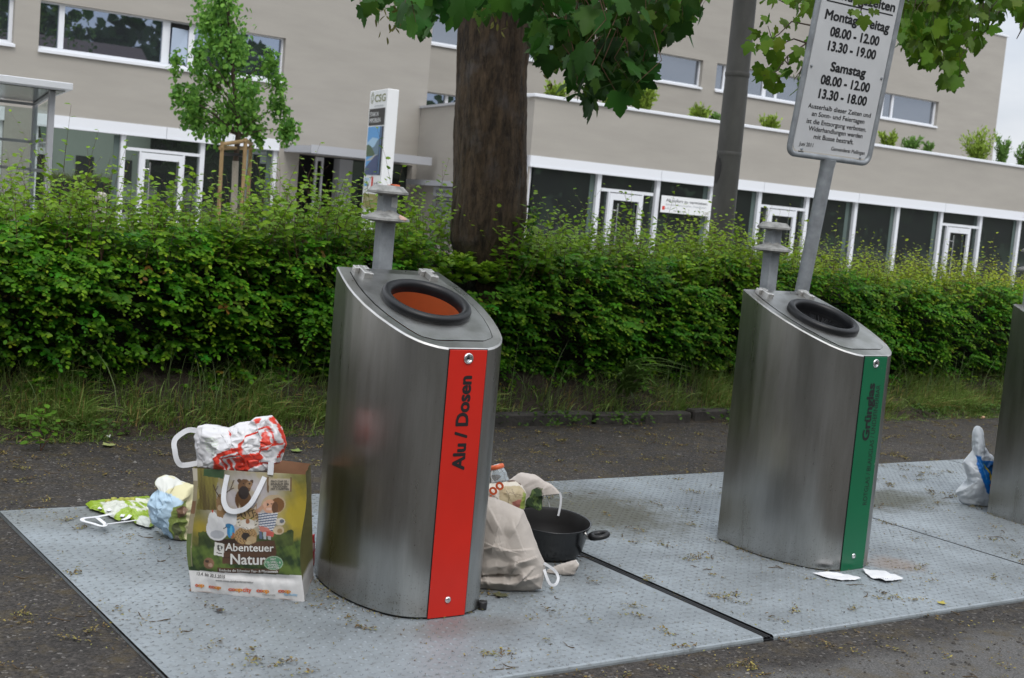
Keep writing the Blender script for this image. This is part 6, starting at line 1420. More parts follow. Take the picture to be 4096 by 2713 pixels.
items = [('p', [(280,965),(470,955),(470,990),(290,1000)], dkb), ('p', [(335,1000),(700,968),(712,1050),(690,1140),(335,1132)], brown), ('l', [(340,1045),(705,1035)], 2.5, dkb), ('l', [(340,1090),(700,1085)], 2.5, dkb),
 ('p', [(300,1160),(728,1172),(724,1205),(300,1200)], brown), ('e', (240,1132,38,40), (.22,.12,.07)), ('e', (252,1145,16,14), (.42,.27,.20)), ('e', (228,1118,14,10), (.05,.03,.02)),
 ('p', [(198,478),(345,487),(338,548),(196,528)], (.035,.075,.03)), ('p', [(652,545),(812,548),(806,632),(655,628)], (.40,.35,.27)), ('p', [(642,535),(655,535),(658,640),(645,640)], (.16,.10,.05)), ('p', [(804,540),(815,540),(812,640),(802,640)], (.16,.10,.05)),
 # deer
 ('p', [(290,690),(345,690),(370,800),(330,850),(300,800)], (.24,.14,.06)), ('e', (318,700,24,50), (.20,.12,.055)), ('e', (318,745,16,20), (.40,.30,.2)), ('l', [(312,670),(285,630),(268,590)], 4, (.07,.045,.025)), ('l', [(285,630),(300,600)], 3, (.07,.045,.025)), ('l', [(330,665),(390,620),(412,560)], 4, (.07,.045,.025)), ('l', [(390,620),(415,610)], 3, (.07,.045,.025)),
 # bear
 ('e', (480,690,58,75), (.115,.055,.022)), ('e', (488,600,46,52), (.13,.065,.028)), ('e', (450,560,13,14), (.07,.035,.015)), ('e', (538,566,13,13), (.07,.035,.015)), ('e', (484,640,38,45), (.022,.014,.012)), ('e', (520,585,24,22), (.24,.14,.07)), ('e', (524,578,8,6), (.012,.01,.01)), ('e', (480,578,5,5), (.01,.01,.01)),
 # swan and kingfisher
 ('e', (300,890,78,85), (.62,.62,.63)), ('e', (395,820,55,50), (.56,.56,.57)), ('e', (270,830,35,60), (.66,.66,.66)), ('e', (267,768,6,10), (.45,.05,.02)), ('e', (300,930,50,30), (.40,.41,.44)),
 ('e', (396,905,28,48), (.035,.22,.46)), ('e', (380,868,22,17), (.03,.15,.30)), ('e', (408,935,15,22), (.30,.12,.05)), ('l', [(362,878),(345,888)], 3, (.03,.03,.03)), ('e', (398,905,10,36), (.10,.40,.62)),
 # lynx
 ('e', (500,935,78,62), (.34,.21,.09)), ('e', (512,815,78,76), (.40,.27,.13)), ('p', [(440,765),(450,712),(480,755)], (.28,.19,.11)), ('p', [(545,750),(575,708),(580,770)], (.28,.19,.11)), ('p', [(448,750),(452,728),(466,750)], (.55,.47,.38)), ('p', [(555,750),(570,726),(572,755)], (.55,.47,.38)), ('e', (512,858,62,36), (.62,.58,.52)), ('e', (450,850,18,26), (.55,.50,.42)), ('e', (572,850,16,26), (.55,.50,.42)), ('e', (512,838,14,18), (.28,.12,.06)), ('e', (484,815,11,7), (.50,.45,.10)), ('e', (540,815,11,7), (.50,.45,.10)), ('e', (484,815,4,5), (.01,.01,.01)), ('e', (540,815,4,5), (.01,.01,.01)), ('l', [(470,805),(495,820)], 3, (.03,.02,.015)), ('l', [(556,805),(530,820)], 3, (.03,.02,.015)),
 ('f', lambda x, y: (np.hypot((x-512)/70, (y-800)/50) < 1) & (y < 805) & (np.sin(x*.22+np.sin(y*.1)) > .62), (.06,.04,.025)),
 ('f', lambda x, y: (np.hypot((x-500)/76, (y-940)/60) < 1) & (np.sin(x*.30+np.sin(y*.2)*1.5)*np.sin(y*.33) > .45), (.07,.045,.025)),
 ('f', lambda x, y: (np.hypot((x-512)/78, (y-815)/76) < 1) & (np.hypot((x-512)/60, (y-830)/62) > 1) & (np.sin(y*.28+x*.12) > .5), (.06,.04,.025)),
 ('e', (500,940,28,26), (.03,.022,.018)), ('e', (540,965,34,26), (.42,.30,.16)), ('e', (520,985,22,14), (.45,.34,.2)),
 # child with hat and binoculars
 ('e', (690,722,82,66), (.42,.32,.20)), ('e', (715,728,48,50), (.17,.075,.025)), ('e', (662,735,42,48), (.55,.30,.19)), ('e', (700,745,22,40), (.10,.045,.02)), ('e', (660,752,20,10), (.62,.42,.34)), ('e', (648,722,11,9), (.08,.05,.04)), ('e', (676,718,6,4), (.04,.03,.02)), ('p', [(565,765),(622,712),(634,732),(585,790)], (.45,.25,.16)), ('e', (632,722,12,22), (.58,.34,.24)),
 ('p', [(585,775),(720,782),(708,860),(680,912),(592,905)], (.58,.58,.60)), ('f', lambda x, y: inpoly([(585,775),(720,782),(708,860),(680,912),(592,905)], x, y) & (np.sin((y+.12*x)*.36) > .15), (.045,.075,.15)),
 ('p', [(590,868),(650,880),(690,915),(600,912)], (.50,.18,.14)), ('p', [(640,905),(700,910),(690,945),(640,940)], (.45,.09,.07)), ('p', [(590,908),(612,908),(614,960),(594,960)], (.10,.13,.2)), ('p', [(618,912),(640,912),(640,962),(622,962)], (.42,.45,.47)), ('p', [(650,938),(675,940),(674,965),(655,965)], (.40,.40,.40)),
 ('e', (738,842,32,26), (.55,.50,.42)), ('e', (748,838,16,14), (.12,.13,.15)), ('e', (728,900,36,30), (.50,.40,.27)), ('e', (735,905,18,16), (.30,.20,.1)),
 # panda tile and badge
 ('p', [(281,984),(350,995),(344,1086),(274,1072)], (.62,.61,.57)), ('e', (315,1026,16,20), (.06,.055,.05)), ('e', (305,1012,8,8), (.05,.05,.05)), ('e', (331,1020,7,9), (.05,.05,.05)), ('e', (318,1020,8,9), (.60,.60,.56)), ('e', (320,1036,6,6), (.60,.60,.56)), ('l', [(295,1058),(330,1064)], 3.5, (.08,.08,.07)),
 ('e', (690,1130,64,48), (.10,.26,.14)), ('f', lambda x, y: (np.hypot((x-690)/66, (y-1130)/50) < 1) & (np.hypot((x-690)/60, (y-1130)/44) > 1), (.35,.45,.33)),
 # fold strips at the sides
 ('f', lambda x, y: (x < 150-.035*(y-475)) & (y < 1160), (.30,.26,.17)), ('f', lambda x, y: (x < 146-.035*(y-475)) & (y < 560), (.50,.46,.38)), ('f', lambda x, y: (x < 146-.035*(y-475)) & (y > 700) & (y < 790), (.20,.11,.06)), ('f', lambda x, y: (x < 146-.035*(y-475)) & (y > 930) & (y < 1160), (.12,.16,.05)),
 ('f', lambda x, y: y > 1188+.042*(x-125), (.66,.65,.645))]
C_ = C_*np.array([.80, .78, .85]); P__ = np.c_[gx, gy]
for it in items:
    msk = paint(P__, (0, 0, 0), [it[:-1]+((1, 1, 1),)])[:, 0] > .5; C_[msk] = np.array(it[-1])*(1+.10*nz2[msk])[:, None]
V = Sfront(uvg); idx = np.arange(nu*nv_).reshape(nv_, nu)
Fq = np.stack([idx[:-1, :-1], idx[1:, :-1], idx[1:, 1:], idx[:-1, 1:]], -1).reshape(-1, 4)
pf_ = fast_mesh('front', V, Fq, MT['paper_print'], pbag, cols=C_)
# gussets, back, floor: brown inside, print outside
dep_v = RBk-BR; tlb = tl+dep_v*.92+[0, 0, .005]; trb = onP(*Zb(945, 445), bn_, RBk)
edgeL = Sfront(np.c_[np.zeros(40), np.linspace(0, 1, 40)]); edgeR = Sfront(np.c_[np.ones(40), np.linspace(0, 1, 40)])
vv = np.linspace(0, 1, 40)[:, None]
def gusset(edge, tb_, bb_, inn):
    bk = (1-vv)*tb_+vv*bb_; md = (edge+bk)/2 + inn*(.035*np.sin(np.clip(vv*1.15, 0, 1)*math.pi)); return np.stack([edge, edge*.5+md*.5+inn*.004, md, bk*.5+md*.5+inn*.004, bk], 1)
gc = mixc((.16, .16, .05), (.42, .38, .18), .5+.7*fbm(np.arange(200)*37., np.arange(200)*11., 2)); gc[160:] = (.64, .63, .62)
for (ed, tb_, bb_, inn) in ((edgeR, trb, RBk, -bd), (edgeL, tlb, BL+dep_v, bd)):
    G = gusset(ed, tb_, bb_, inn); I = np.arange(200).reshape(40, 5); Q4 = np.stack([I[:-1, :-1], I[1:, :-1], I[1:, 1:], I[:-1, 1:]], -1).reshape(-1, 4)
    gcol = np.repeat(mixc((.15, .15, .05), (.34, .31, .12), np.r_[np.linspace(.9, .5, 18), np.linspace(.5, 0, 22)]), 5, 0); gcol[33*5:] = (.64, .63, .62); gcol = gcol*(.9+.2*rq.random((200, 1)))
    fast_mesh('gusset', G.reshape(-1, 3), Q4, MT['paper_print'], pbag, cols=gcol)
mb = MB(); tlb2, trb2 = tlb-bn_*(-.002), trb+bn_*.002
gb = np.array([[(1-v)*((1-u)*tlb+u*trb)+v*((1-u)*(BL+dep_v)+u*RBk)+bn_*float(creases(np.array([u*.45]), np.array([v*.5]), 5, 7, 30, 6, .006)[0]) for u in np.linspace(0, 1, 16)] for v in np.linspace(0, 1, 16)]); mb.grid(gb)
mb.build('back', MT['kraft'], pbag)
inn_f = Sfront(np.c_[np.tile(np.linspace(.01, .99, 12), 6), np.repeat(np.linspace(.002, .5, 6), 12)])-bn_*.003
mb = MB(); mb.grid(inn_f.reshape(6, 12, 3)); mb.build('lining', MT['kraft'], pbag)
mb = MB(); mb.poly([BL+[0,0,.004], BR+[0,0,.004], RBk+[0,0,.004], BL+dep_v+[0,0,.004]]); mb.build('base', MT['kraft'], pbag)
# handles and lettering mapped on the bulging front
def onfront(px, off): uv = uv_of(px); return Sfront(uv)+bn_*off
hp = np.array([(368, 518), (350, 610), (346, 690), (372, 750), (420, 768), (490, 752), (545, 705), (585, 630), (628, 535)], float)
t_ = np.linspace(0, len(hp)-1, 60); hx_ = np.interp(t_, range(len(hp)), hp[:, 0]); hy_ = np.interp(t_, range(len(hp)), hp[:, 1])
for _ in range(6): hx_[1:-1] = (hx_[:-2]+hx_[1:-1]*2+hx_[2:])/4; hy_[1:-1] = (hy_[:-2]+hy_[1:-1]*2+hy_[2:])/4
tx, ty = np.gradient(hx_), np.gradient(hy_); l_ = np.hypot(tx, ty); wpx_ = 17
a_ = np.c_[hx_-ty/l_*wpx_, hy_+tx/l_*wpx_]; b_ = np.c_[hx_+ty/l_*wpx_, hy_-tx/l_*wpx_]
liftv = (.006+.010*np.sin(np.linspace(0, math.pi, 60)))[:, None]
mb = MB(); mb.grid(np.stack([onfront(a_, 0)+bn_*liftv, onfront(b_, 0)+bn_*liftv, onfront(b_, 0)+bn_*(liftv-.003), onfront(a_, 0)+bn_*(liftv-.003), onfront(a_, 0)+bn_*liftv], 1), False); mb.build('handle', MT['white_band'], pbag)
def bagtext(s, px, wpx, hpx, m_, bold=.01, ang=2.6, parent=pf_):
    V_, Fs_ = text_geo(s, width=wpx, height=hpx, bold=bold, res=2)
    ca_, sa_ = math.cos(R(ang)), math.sin(R(ang)); q = np.c_[px[0]+V_[:, 0]*ca_+V_[:, 1]*sa_, px[1]+V_[:, 0]*sa_-V_[:, 1]*ca_]
    link_mesh('lettering', onfront(q, .0022)+bn_*(V_[:, 2:]*8e-5), Fs_, m_, parent, smooth=False)
MT['prt_white'] = mat('print white', (.70, .69, .66), .5); MT['prt_dark'] = mat('print dark', (.06, .055, .05), .5); MT['prt_red'] = mat('print red', (.62, .10, .03), .5); MT['prt_orange'] = mat('print orange', (.72, .27, .02), .5); MT['prt_blue'] = mat('print light blue', (.22, .48, .70), .5); MT['prt_grey'] = mat('print grey', (.36, .35, .34), .5)
bagtext('Abenteuer', (358, 1040), 335, 52, MT['prt_white'], .012, 1.0); bagtext('Natur', (395, 1135), 240, 72, MT['prt_white'], .014, 0.5)
bagtext('Entdecke die Schweizer Tier- & Pflanzenwelt', (315, 1188), 405, 18, MT['prt_white'], .012, 1.2)
bagtext('PRO CHF 20.-', (672, 572), 120, 13, MT['prt_dark'], .01, 2); bagtext('EINKAUF EIN', (672, 590), 120, 13, MT['prt_dark'], .01, 2); bagtext('PÄCKCHEN', (688, 608), 95, 13, MT['prt_dark'], .01, 2); bagtext('MIT 5 KARTEN', (672, 624), 122, 13, MT['prt_dark'], .01, 2)
bagtext('MIT', (672, 1108), 35, 14, MT['prt_white'], .005, 2); bagtext('126 SPIEL- &', (636, 1127), 105, 14, MT['prt_white'], .005, 2); bagtext('SAMMEL-', (650, 1146), 80, 14, MT['prt_white'], .005, 2); bagtext('KARTEN', (656, 1164), 70, 14, MT['prt_white'], .005, 2)
bagtext('13.4. bis 30.5.2015', (152, 1222), 200, 20, MT['prt_dark'], .012, 4.5); bagtext('www.coop.ch/abenteuernatur', (288, 1257), 262, 13, MT['prt_dark'], .004, 3.4)
for (s, x_, y_, w__) in (('oop', 133, 1303, 70), ('coop', 235, 1312, 88), ('coop', 374, 1326, 96), ('coop', 568, 1334, 88), ('coop', 720, 1334, 86)):
    k = len(s)
    for j, ch in enumerate(s): bagtext(ch, (x_+w__*j/k+1, y_+w__*j/k*.045), w__/k*.98, 26, (MT['prt_orange'] if j >= k-2 else MT['prt_red']), .03, 3)
bagtext('city', (475, 1332), 58, 30, MT['prt_red'], .02, 3); bagtext('restaurant', (610, 1356), 92, 13, MT['prt_grey'], .004, 2); bagtext('bau+hobby', (762, 1356), 86, 16, MT['prt_blue'], .006, 1)

# ---- white and red plastic bag stuffed into its top
red = (.74, .055, .03); wht = (.74, .74, .76)
def col_red(PX):
    q = [('p', [(500,240),(472,310),(365,330),(292,385),(300,470),(340,545),(400,530),(470,505),(540,470),(600,430),(640,380),(600,350),(500,356),(490,318)], red),
      ('l', [(345,395),(362,450),(352,512)], 7, wht), ('l', [(385,390),(400,440),(392,500)], 7, wht), ('l', [(420,385),(432,430),(425,495)], 5, wht), ('l', [(360,375),(470,345)], 6, wht), ('l', [(380,392),(480,365)], 4, wht),
      ('p', [(655,198),(698,290),(612,326)], red), ('l', [(508,240),(600,195),(665,178),(722,292),(700,300)], 6, red), ('l', [(655,198),(700,292)], 4, red), ('p', [(372,205),(440,232),(395,246)], red), ('p', [(556,130),(600,120),(592,152),(566,160)], red),
      ('p', [(660,115),(692,118),(720,165),(698,160)], red), ('l', [(722,170),(748,222)], 9, red), ('l', [(752,235),(772,290)], 10, red), ('l', [(776,300),(765,365)], 9, red), ('l', [(760,340),(735,372)], 9, red), ('l', [(700,300),(770,290)], 6, red),
      ('p', [(575,348),(640,320),(700,300),(660,332),(600,352)], red), ('l', [(520,425),(640,422),(740,438)], 6, red), ('p', [(510,440),(560,415),(640,430),(560,458)], red), ('p', [(712,380),(742,372),(740,395),(716,398)], red),
      ('f', lambda x, y: (np.hypot((x-275)/50, (y-300)/60) < 1) & (np.sin(y*.35+x*.1) > .3), (.55,.63,.52)), ('e', (400,225,22,10), red)]
    return paint(PX, wht, q)
top_c = (tl+trp+tlb+trb)/4; P0w = np.array([*((tl*.62+trp*.38)[:2]*.85+(tlb*.62+trb*.38)[:2]*.15), .55])
wb = pillow('plastic_bag', [(130,258),(160,182),(205,170),(300,182),(370,196),(440,162),(525,146),(558,122),(600,116),(670,110),(705,135),(742,190),(768,260),(778,310),(762,365),(735,436),(690,450),(650,500),(560,525),(480,535),(350,545),(290,500),(215,478),(150,470),(152,400),(140,320)], Zb, P0w, .065, MT['film_print'], col_red, seed=12, M=230, K=50, amp=.020, f0=11, f1=80, Tb=.10, zfloor=False, cen=(450, 330), n=11)
tag(wb, 'crumpled white and red plastic bag stuffed into the top of the animal paper bag', 'plastic bag')
band('handle', [(168,215),(100,205),(30,248),(10,290),(18,340),(30,400),(55,440),(100,444),(165,436)], Zb, P0w, 36/1.7417, MT['white_band'], wb, off=.01, bulge=[0,.01,.02,.025,.03,.03,.025,.015,0])
mb = MB(); c0_ = onP(*Zb(668, 468), -FH, P0w-FH*.06); mb.box(-.011, .011, -.002, .002, -.03, .02, lambda p: tuple(c0_+RH_*p[0]+FH*p[1]+np.array([.0, 0, p[2]]))); mb.build('tag', MT['white_band'], wb)

# ---- light blue and yellow crumpled bag lying behind
Zc = lambda a, b: (200+a/1.7425, 1600+b/1.7425)
P0c = onZ(*Zc(880, 985)); P0c = P0c+FH*.10
blu, yl = (.44, .60, .74), (.66, .62, .38)
def col_blue(PX):
    return paint(PX, yl, [('p', [(695,650),(760,600),(830,610),(900,625),(985,690),(900,720),(885,800),(890,960),(830,900),(740,850),(700,760)], blu), ('f', lambda x, y: (np.hypot((x-720)/60, (y-745)/90) < 1) & (x < 715), (.62,.64,.62)),
        ('p', [(905,705),(990,670),(990,1000),(900,985),(880,900),(885,800)], (.20,.26,.06)), ('e', (955,740,38,42), (.16,.09,.05)), ('e', (975,735,20,20), (.45,.30,.22)), ('e', (930,860,30,50), (.10,.12,.05)), ('e', (915,930,26,30), (.34,.30,.22)), ('e', (960,930,26,40), (.16,.20,.05)),
        ('p', [(740,545),(800,525),(850,535),(935,580),(860,590),(830,612),(770,600)], (.68,.69,.64)), ('l', [(742,560),(752,595)], 6, (.35,.42,.10))])
cb = pillow('crumpled_bag', [(740,555),(765,535),(800,526),(850,536),(935,580),(1000,600),(1030,700),(1020,985),(960,990),(900,985),(830,930),(760,880),(712,850),(690,760),(695,690),(722,650),(765,612),(755,590)], Zc, P0c, .12, MT['paper_print'], col_blue, seed=4, M=200, K=36, amp=.020, f0=9, f1=60, Tb=.12, n=10)
tag(cb, 'crumpled light blue and yellow paper bag lying behind the animal paper bag', 'paper bag')
# ---- green printed bag lying flat with white handles
P0g = onZ(*Zc(520, 830)); P0g[2] = .012
grn_, = [(.30, .44, .03)]
def col_green(PX):
    return paint(PX, grn_, [('f', lambda x, y: np.sin(x*.25+y*.4)*np.sin(x*.13-y*.3) > .72, (.42,.55,.10)), ('p', [(525,740),(610,720),(660,715),(655,735),(560,765)], (.72,.74,.62)), ('l', [(560,790),(620,810),(690,780)], 8, (.72,.74,.62)), ('l', [(600,750),(660,785)], 6, (.72,.74,.62)), ('l', [(640,740),(670,730)], 6, (.72,.74,.62)), ('l', [(560,750),(580,780)], 6, (.7,.72,.6)),
        ('p', [(350,745),(470,735),(560,790),(480,800),(430,830),(390,800)], (.66,.68,.60)), ('p', [(620,840),(720,850),(690,890),(600,870)], (.60,.63,.58)), ('p', [(670,700),(720,700),(720,840),(690,830)], (.55,.60,.48))])
gb_ = pillow('flat_bag', [(250,728),(300,712),(420,715),(520,695),(600,690),(690,675),(740,720),(730,870),(690,888),(610,868),(560,830),(480,842),(400,800),(330,770),(280,760)], Zc, P0g, .030, MT['film_print'], col_green, seed=8, M=170, K=28, amp=.010, f0=12, f1=70, Tb=.004, mode='ground')
tag(gb_, 'flattened lime green printed bag with white handles lying on the plate corner', 'plastic bag')
for pts_, w__ in (([(430,795),(330,815),(240,825),(228,842),(300,862),(360,880),(385,868),(330,822)], 16), ([(385,868),(470,856),(560,845),(600,838)], 8), ([(345,760),(375,735),(420,760),(400,775)], 16), ([(500,815),(520,790),(560,795),(545,820),(505,838)], 16)):
    band('handle', pts_, Zc, P0g+np.array([0, 0, .016]), w__, MT['white_band'], gb_, mode='ground')
mb = MB(); p_ = onZ(*Zc(480, 700), .045)
for k in range(5):
    c = p_+np.array([.03*k-.05, .015*math.sin(k*2), -.004*abs(k-2)]); mb.lathe([(.0, .018), (.014, .014), (.017, 0), (.012, -.01)], c=tuple(c), n=8)
mb.build('cluster', mat('yellow green bits', (.36, .36, .06), .6, var=.3, vscale=80), gb_)

# ---- red wrapper between paper bag and bin
Zr = lambda a, b: (200+a/1.7425, 1600+b/1.7425)
P0r = onZ(*Zr(1822, 1165)); P0r = P0r+FH*.03
rw = pillow('wrapper', [(1800,950),(1845,930),(1850,1160),(1815,1170),(1795,1010)], Zr, P0r, .02, MT['film_print'], lambda PX: paint(PX, (.55,.05,.06), [('l', [(1812,965),(1838,1000),(1826,1100)], 5, (.66,.5,.5)), ('p', [(1800,1010),(1825,1000),(1830,1130),(1810,1140)], (.52,.30,.30))]), seed=3, M=70, K=14, amp=.006)
tag(rw, 'small red wrapper squeezed between the animal paper bag and the red bin', 'wrapper')

# ---- beige paper bags and pan to the right of the red bin
Zp = lambda a, b: (1850+a/2.6138, 1800+b/2.6138)
P0b = onZ(*Zp(500, 1495))+FH*.06
beige = (.46, .415, .375)
def col_be(PX): return paint(PX, beige, [('e', (215, 1488, 60, 16), (.55, .25, .08)), ('e', (260, 1478, 30, 8), (.6, .5, .4))])
bb = pillow('beige_bag', [(150,470),(335,498),(430,535),(560,595),(640,632),(690,745),(740,890),(800,1040),(868,1210),(850,1330),(828,1452),(700,1478),(480,1508),(330,1500),(170,1492),(60,1470),(90,900)], Zp, P0b, .085, MT['beige'], col_be, seed=23, M=240, K=52, amp=.006, f0=5, f1=22, Tb=.05, lean=.10, n=5, power=2.6,
    folds=[([(190,1285),(360,1275),(545,1275)], -.028, 90), ([(560,1140),(545,1200),(530,1275)], .020, 70), ([(560,1140),(640,1120),(760,1090)], .014, 80), ([(210,1000),(330,965),(480,1010),(740,1010)], .012, 130), ([(720,1240),(640,1310),(560,1400)], .014, 60), ([(240,1290),(300,1390)], .010, 50), ([(300,620),(380,760),(330,960)], .012, 110), ([(150,1330),(480,1360),(800,1290)], .016, 70), ([(640,640),(560,800),(620,960)], .010, 120)])
tag(bb, 'big empty beige paper bag slumped beside the foot of the red bin', 'paper bag')
band('handle', [(852,1185),(930,1235),(985,1290),(1000,1345),(968,1395),(915,1388),(872,1300),(855,1250)], Zp, P0b-FH*.02, 28/2.6138, MT['white_band'], bb, bulge=[0,.0,.0,.01,.02,.02,.01,0])
# cream bag with crumpled newspaper-like print and bottle
P0d = onZ(*Zp(420, 1100))
P0d = np.array([P0d[0], P0d[1], 0])
cream = (.62, .57, .49)
def col_cr(PX):
    return paint(PX, cream, [('p', [(375,395),(450,360),(600,362),(645,420),(640,520),(560,560),(470,545),(400,480)], (.44,.36,.22)), ('l', [(470,400),(500,470),(480,540)], 4, (.16,.12,.07)), ('l', [(440,430),(520,420),(600,450)], 3, (.2,.15,.09)), ('l', [(540,390),(560,460)], 4, (.22,.17,.1)), ('p', [(520,520),(580,495),(640,490),(620,560),(590,600),(540,575)], (.32,.12,.09)), ('p', [(470,545),(540,560),(600,600),(520,585)], (.07,.04,.03)), ('l', [(300,330),(420,322),(560,320),(615,360)], 5, (.12,.07,.05)), ('p', [(615,420),(665,450),(650,600),(590,605)], (.24,.30,.06))])
cr_ = pillow('printed_bag', [(200,370),(290,350),(400,325),(500,318),(560,322),(618,362),(665,450),(650,620),(560,700),(300,700),(200,600)], Zp, P0d, .07, MT['paper_print'], col_cr, seed=31, M=170, K=34, amp=.014, f0=9, f1=50, Tb=.06, zfloor=False)
tag(cr_, 'crumpled cream coop bag stuffed behind the slumped beige bag', 'paper bag')
mb = MB(); o_ = onP(*Zp(262, 520), -FH, P0d-FH*.0785); e_x = nrm(onP(*Zp(362, 445), -FH, P0d-FH*.0785)-o_); e_y = nrm(np.cross(-FH, e_x)*1.0); e_y = e_y if e_y[2] > 0 else -e_y
put_text(mb, 'coo', o_-FH*.004, e_x, e_y, width=.098, height=.052, bold=.02); mb.build('lettering', MT['prt_red'], cr_)
# bottle
bt = onP(*Zp(395, 330), -FH, P0d+FH*.02); ax_ = nrm(np.array([-.25*RH_[0]+.1*FH[0], -.25*RH_[1]+.1*FH[1], .75])); a1 = nrm(np.cross(ax_, FH)); a2 = np.cross(ax_, a1)
bot = thing('bottle', 'clear plastic bottle with orange and white label poking out of the cream bag', 'bottle', tuple(bt))
def clearpet():
    m = bpy.data.materials.new('clear plastic'); m.use_nodes = True; b = m.node_tree.nodes['Principled BSDF']
    b.inputs['Base Color'].default_value = (.86, .90, .92, 1); b.inputs['Roughness'].default_value = .06; b.inputs['Transmission Weight'].default_value = .8; b.inputs['IOR'].default_value = 1.2; return m
fb = lambda p: tuple(bt + a1*p[0]+a2*p[1]+ax_*p[2])
mb = MB(); mb.lathe([(.042,-.08),(.043,-.02),(.042,.0),(.038,.018),(.040,.03),(.033,.052),(.030,.060)], n=28, fn=fb); mb.build('body', clearpet(), bot)
mb = MB(); mb.lathe([(.0305,.058),(.034,.061),(.0345,.074),(.030,.079),(.0,.079)], n=28, fn=fb); mb.build('label', mat('orange label', (.68,.14,.05), .4), bot)
mb = MB(); mb.lathe([(.0150,.0795),(.0150,.0802),(0,.0803)], n=20, fn=fb); mb.box(-.012, .012, -.0357, -.034, .058, .0775, fb); mb.build('white_patch', MT['white'], bot)
# second beige bag with leaf print behind the pan
P0e = onZ(*Zp(760, 1010)); P0e = np.array([P0e[0], P0e[1], 0])+FH*.05
def col_b2(PX):
    sp_ = fbm(PX[:, 0], PX[:, 1], 4, .05)
    C2 = paint(PX, (.50, .45, .41), [('p', [(722,398),(800,372),(848,392),(838,470),(830,640),(650,640),(660,560),(700,470)], (.03,.055,.02)), ('f', lambda x, y: inpoly([(722,398),(800,372),(848,392),(838,470),(830,640),(650,640),(660,560),(700,470)], x, y) & (sp_ > .25), (.11,.17,.05)), ('p', [(560,560),(640,560),(650,600),(620,640),(560,640)], (.2,.26,.06)), ('p', [(628,640),(650,590),(720,578),(790,640)], (.55,.55,.55)), ('f', lambda x, y: inpoly([(628,660),(650,590),(720,578),(800,660)], x, y) & (np.sin((y-.45*x)*.42) > .2), (.09,.09,.10)), ('l', [(800,385),(835,395),(855,470)], 4, (.2,.17,.14)), ('l', [(950,400),(975,430)], 3, (.15,.15,.14))])
    return C2
b2g = pillow('leaf_print_bag', [(470,330),(530,285),(600,238),(690,245),(765,262),(830,308),(940,368),(1025,448),(990,466),(850,468),(838,560),(826,660),(700,720),(560,700),(480,500)], Zp, P0e, .045, MT['beige'], col_b2, seed=14, M=170, K=34, amp=.010, f0=8, f1=40, Tb=.06, cen=(700, 470), zfloor=False)
tag(b2g, 'beige paper bag with dark green leaf print and drooping flap behind the black pan', 'paper bag')
band('handle', [(1018,450),(1030,500),(1022,590),(1000,690)], Zp, P0e-FH*.03, 22/2.6138, MT['white_band'], b2g)
band('handle', [(862,470),(890,500),(908,580),(932,690)], Zp, P0e+FH*.02, 8/2.6138, MT['white_band'], b2g)
# black pan
pc = onZ(*Zp(915, 800), .135); PR_ = .18
pan = thing('cooking_pan', 'black non-stick pan with side handle standing among the beige bags', 'pan', (pc[0], pc[1], 0))
MT['pan'] = mat('black non-stick', (.008, .0085, .010), .22, spec=.6); MT['pan_in'] = mat('non-stick inside', (.016, .015, .015), .42)
tl_ = R(5.0); e3p = nrm(np.array([0, 0, 1])*math.cos(tl_)-FH*math.sin(tl_)+RH_*.02); e1p = nrm(RH_-e3p*(RH_@e3p)); e2p = np.cross(e3p, e1p)
fp = lambda p: tuple(np.array([pc[0], pc[1], .014]) + 1.05*e1p*p[0]+1.05*e2p*p[1]+1.14*e3p*p[2])
mb = MB(); mb.lathe([(0,0),(.122,.0),(.137,.006),(.152,.03),(.164,.08),(.171,.126),(.178,.1335),(.1795,.137),(.1775,.139),(.172,.137)], n=72, fn=fp); body = mb.build('body', MT['pan'], pan)
mb = MB(); mb.lathe([(.172,.137),(.1665,.126),(.159,.08),(.147,.032),(.133,.012),(0,.006)], n=72, fn=fp); mb.build('inside', MT['pan_in'], body)
hd = nrm(e1p*math.cos(R(-16))+e2p*math.sin(R(-16))); hs_ = np.cross(e3p, hd)
fh_ = lambda p: tuple(np.array([pc[0], pc[1], .026]) + hd*(p[0]+.008)+hs_*p[1]+e3p*p[2])
mb = MB(); mb.bev(.158, .190, -.012, .012, .088, .112, .003, fh_); mb.build('handle_mount', MT['chrome'], pan)
lp_ = []
for k in range(30):
    t = 2*math.pi*k/30; lp_.append(fh_((.226+.036*math.cos(t), .040*math.sin(t), .116+.010*math.cos(t))))
mb = MB(); mb.tube(lp_, [.0125+.004*max(0, -math.cos(2*math.pi*k/30)) for k in range(30)], 10, closed=True); mb.tube([fh_((.180, 0, .098)), fh_((.200, 0, .110))], [.016, .018], 12); mb.build('handle', MT['black'], pan)
# torn paper below the pan
P0s = onZ(*Zp(1050, 1312))+FH*.015
tp = pillow('torn_paper', [(870,1285),(890,1250),(1000,1200),(1100,1172),(1188,1146),(1222,1198),(1200,1250),(1172,1300),(1050,1318),(930,1312)], Zp, P0s, .022, MT['beige'], lambda PX: paint(PX, beige, [('l', [(1188,1150),(1222,1198)], 5, (.62,.6,.57)), ('p', [(1180,1250),(1222,1200),(1190,1280)], (.10,.09,.09))]), seed=9, M=110, K=18, amp=.007, f0=14)
tag(tp, 'torn piece of beige paper lying against the bottom of the black pan', 'paper scrap')

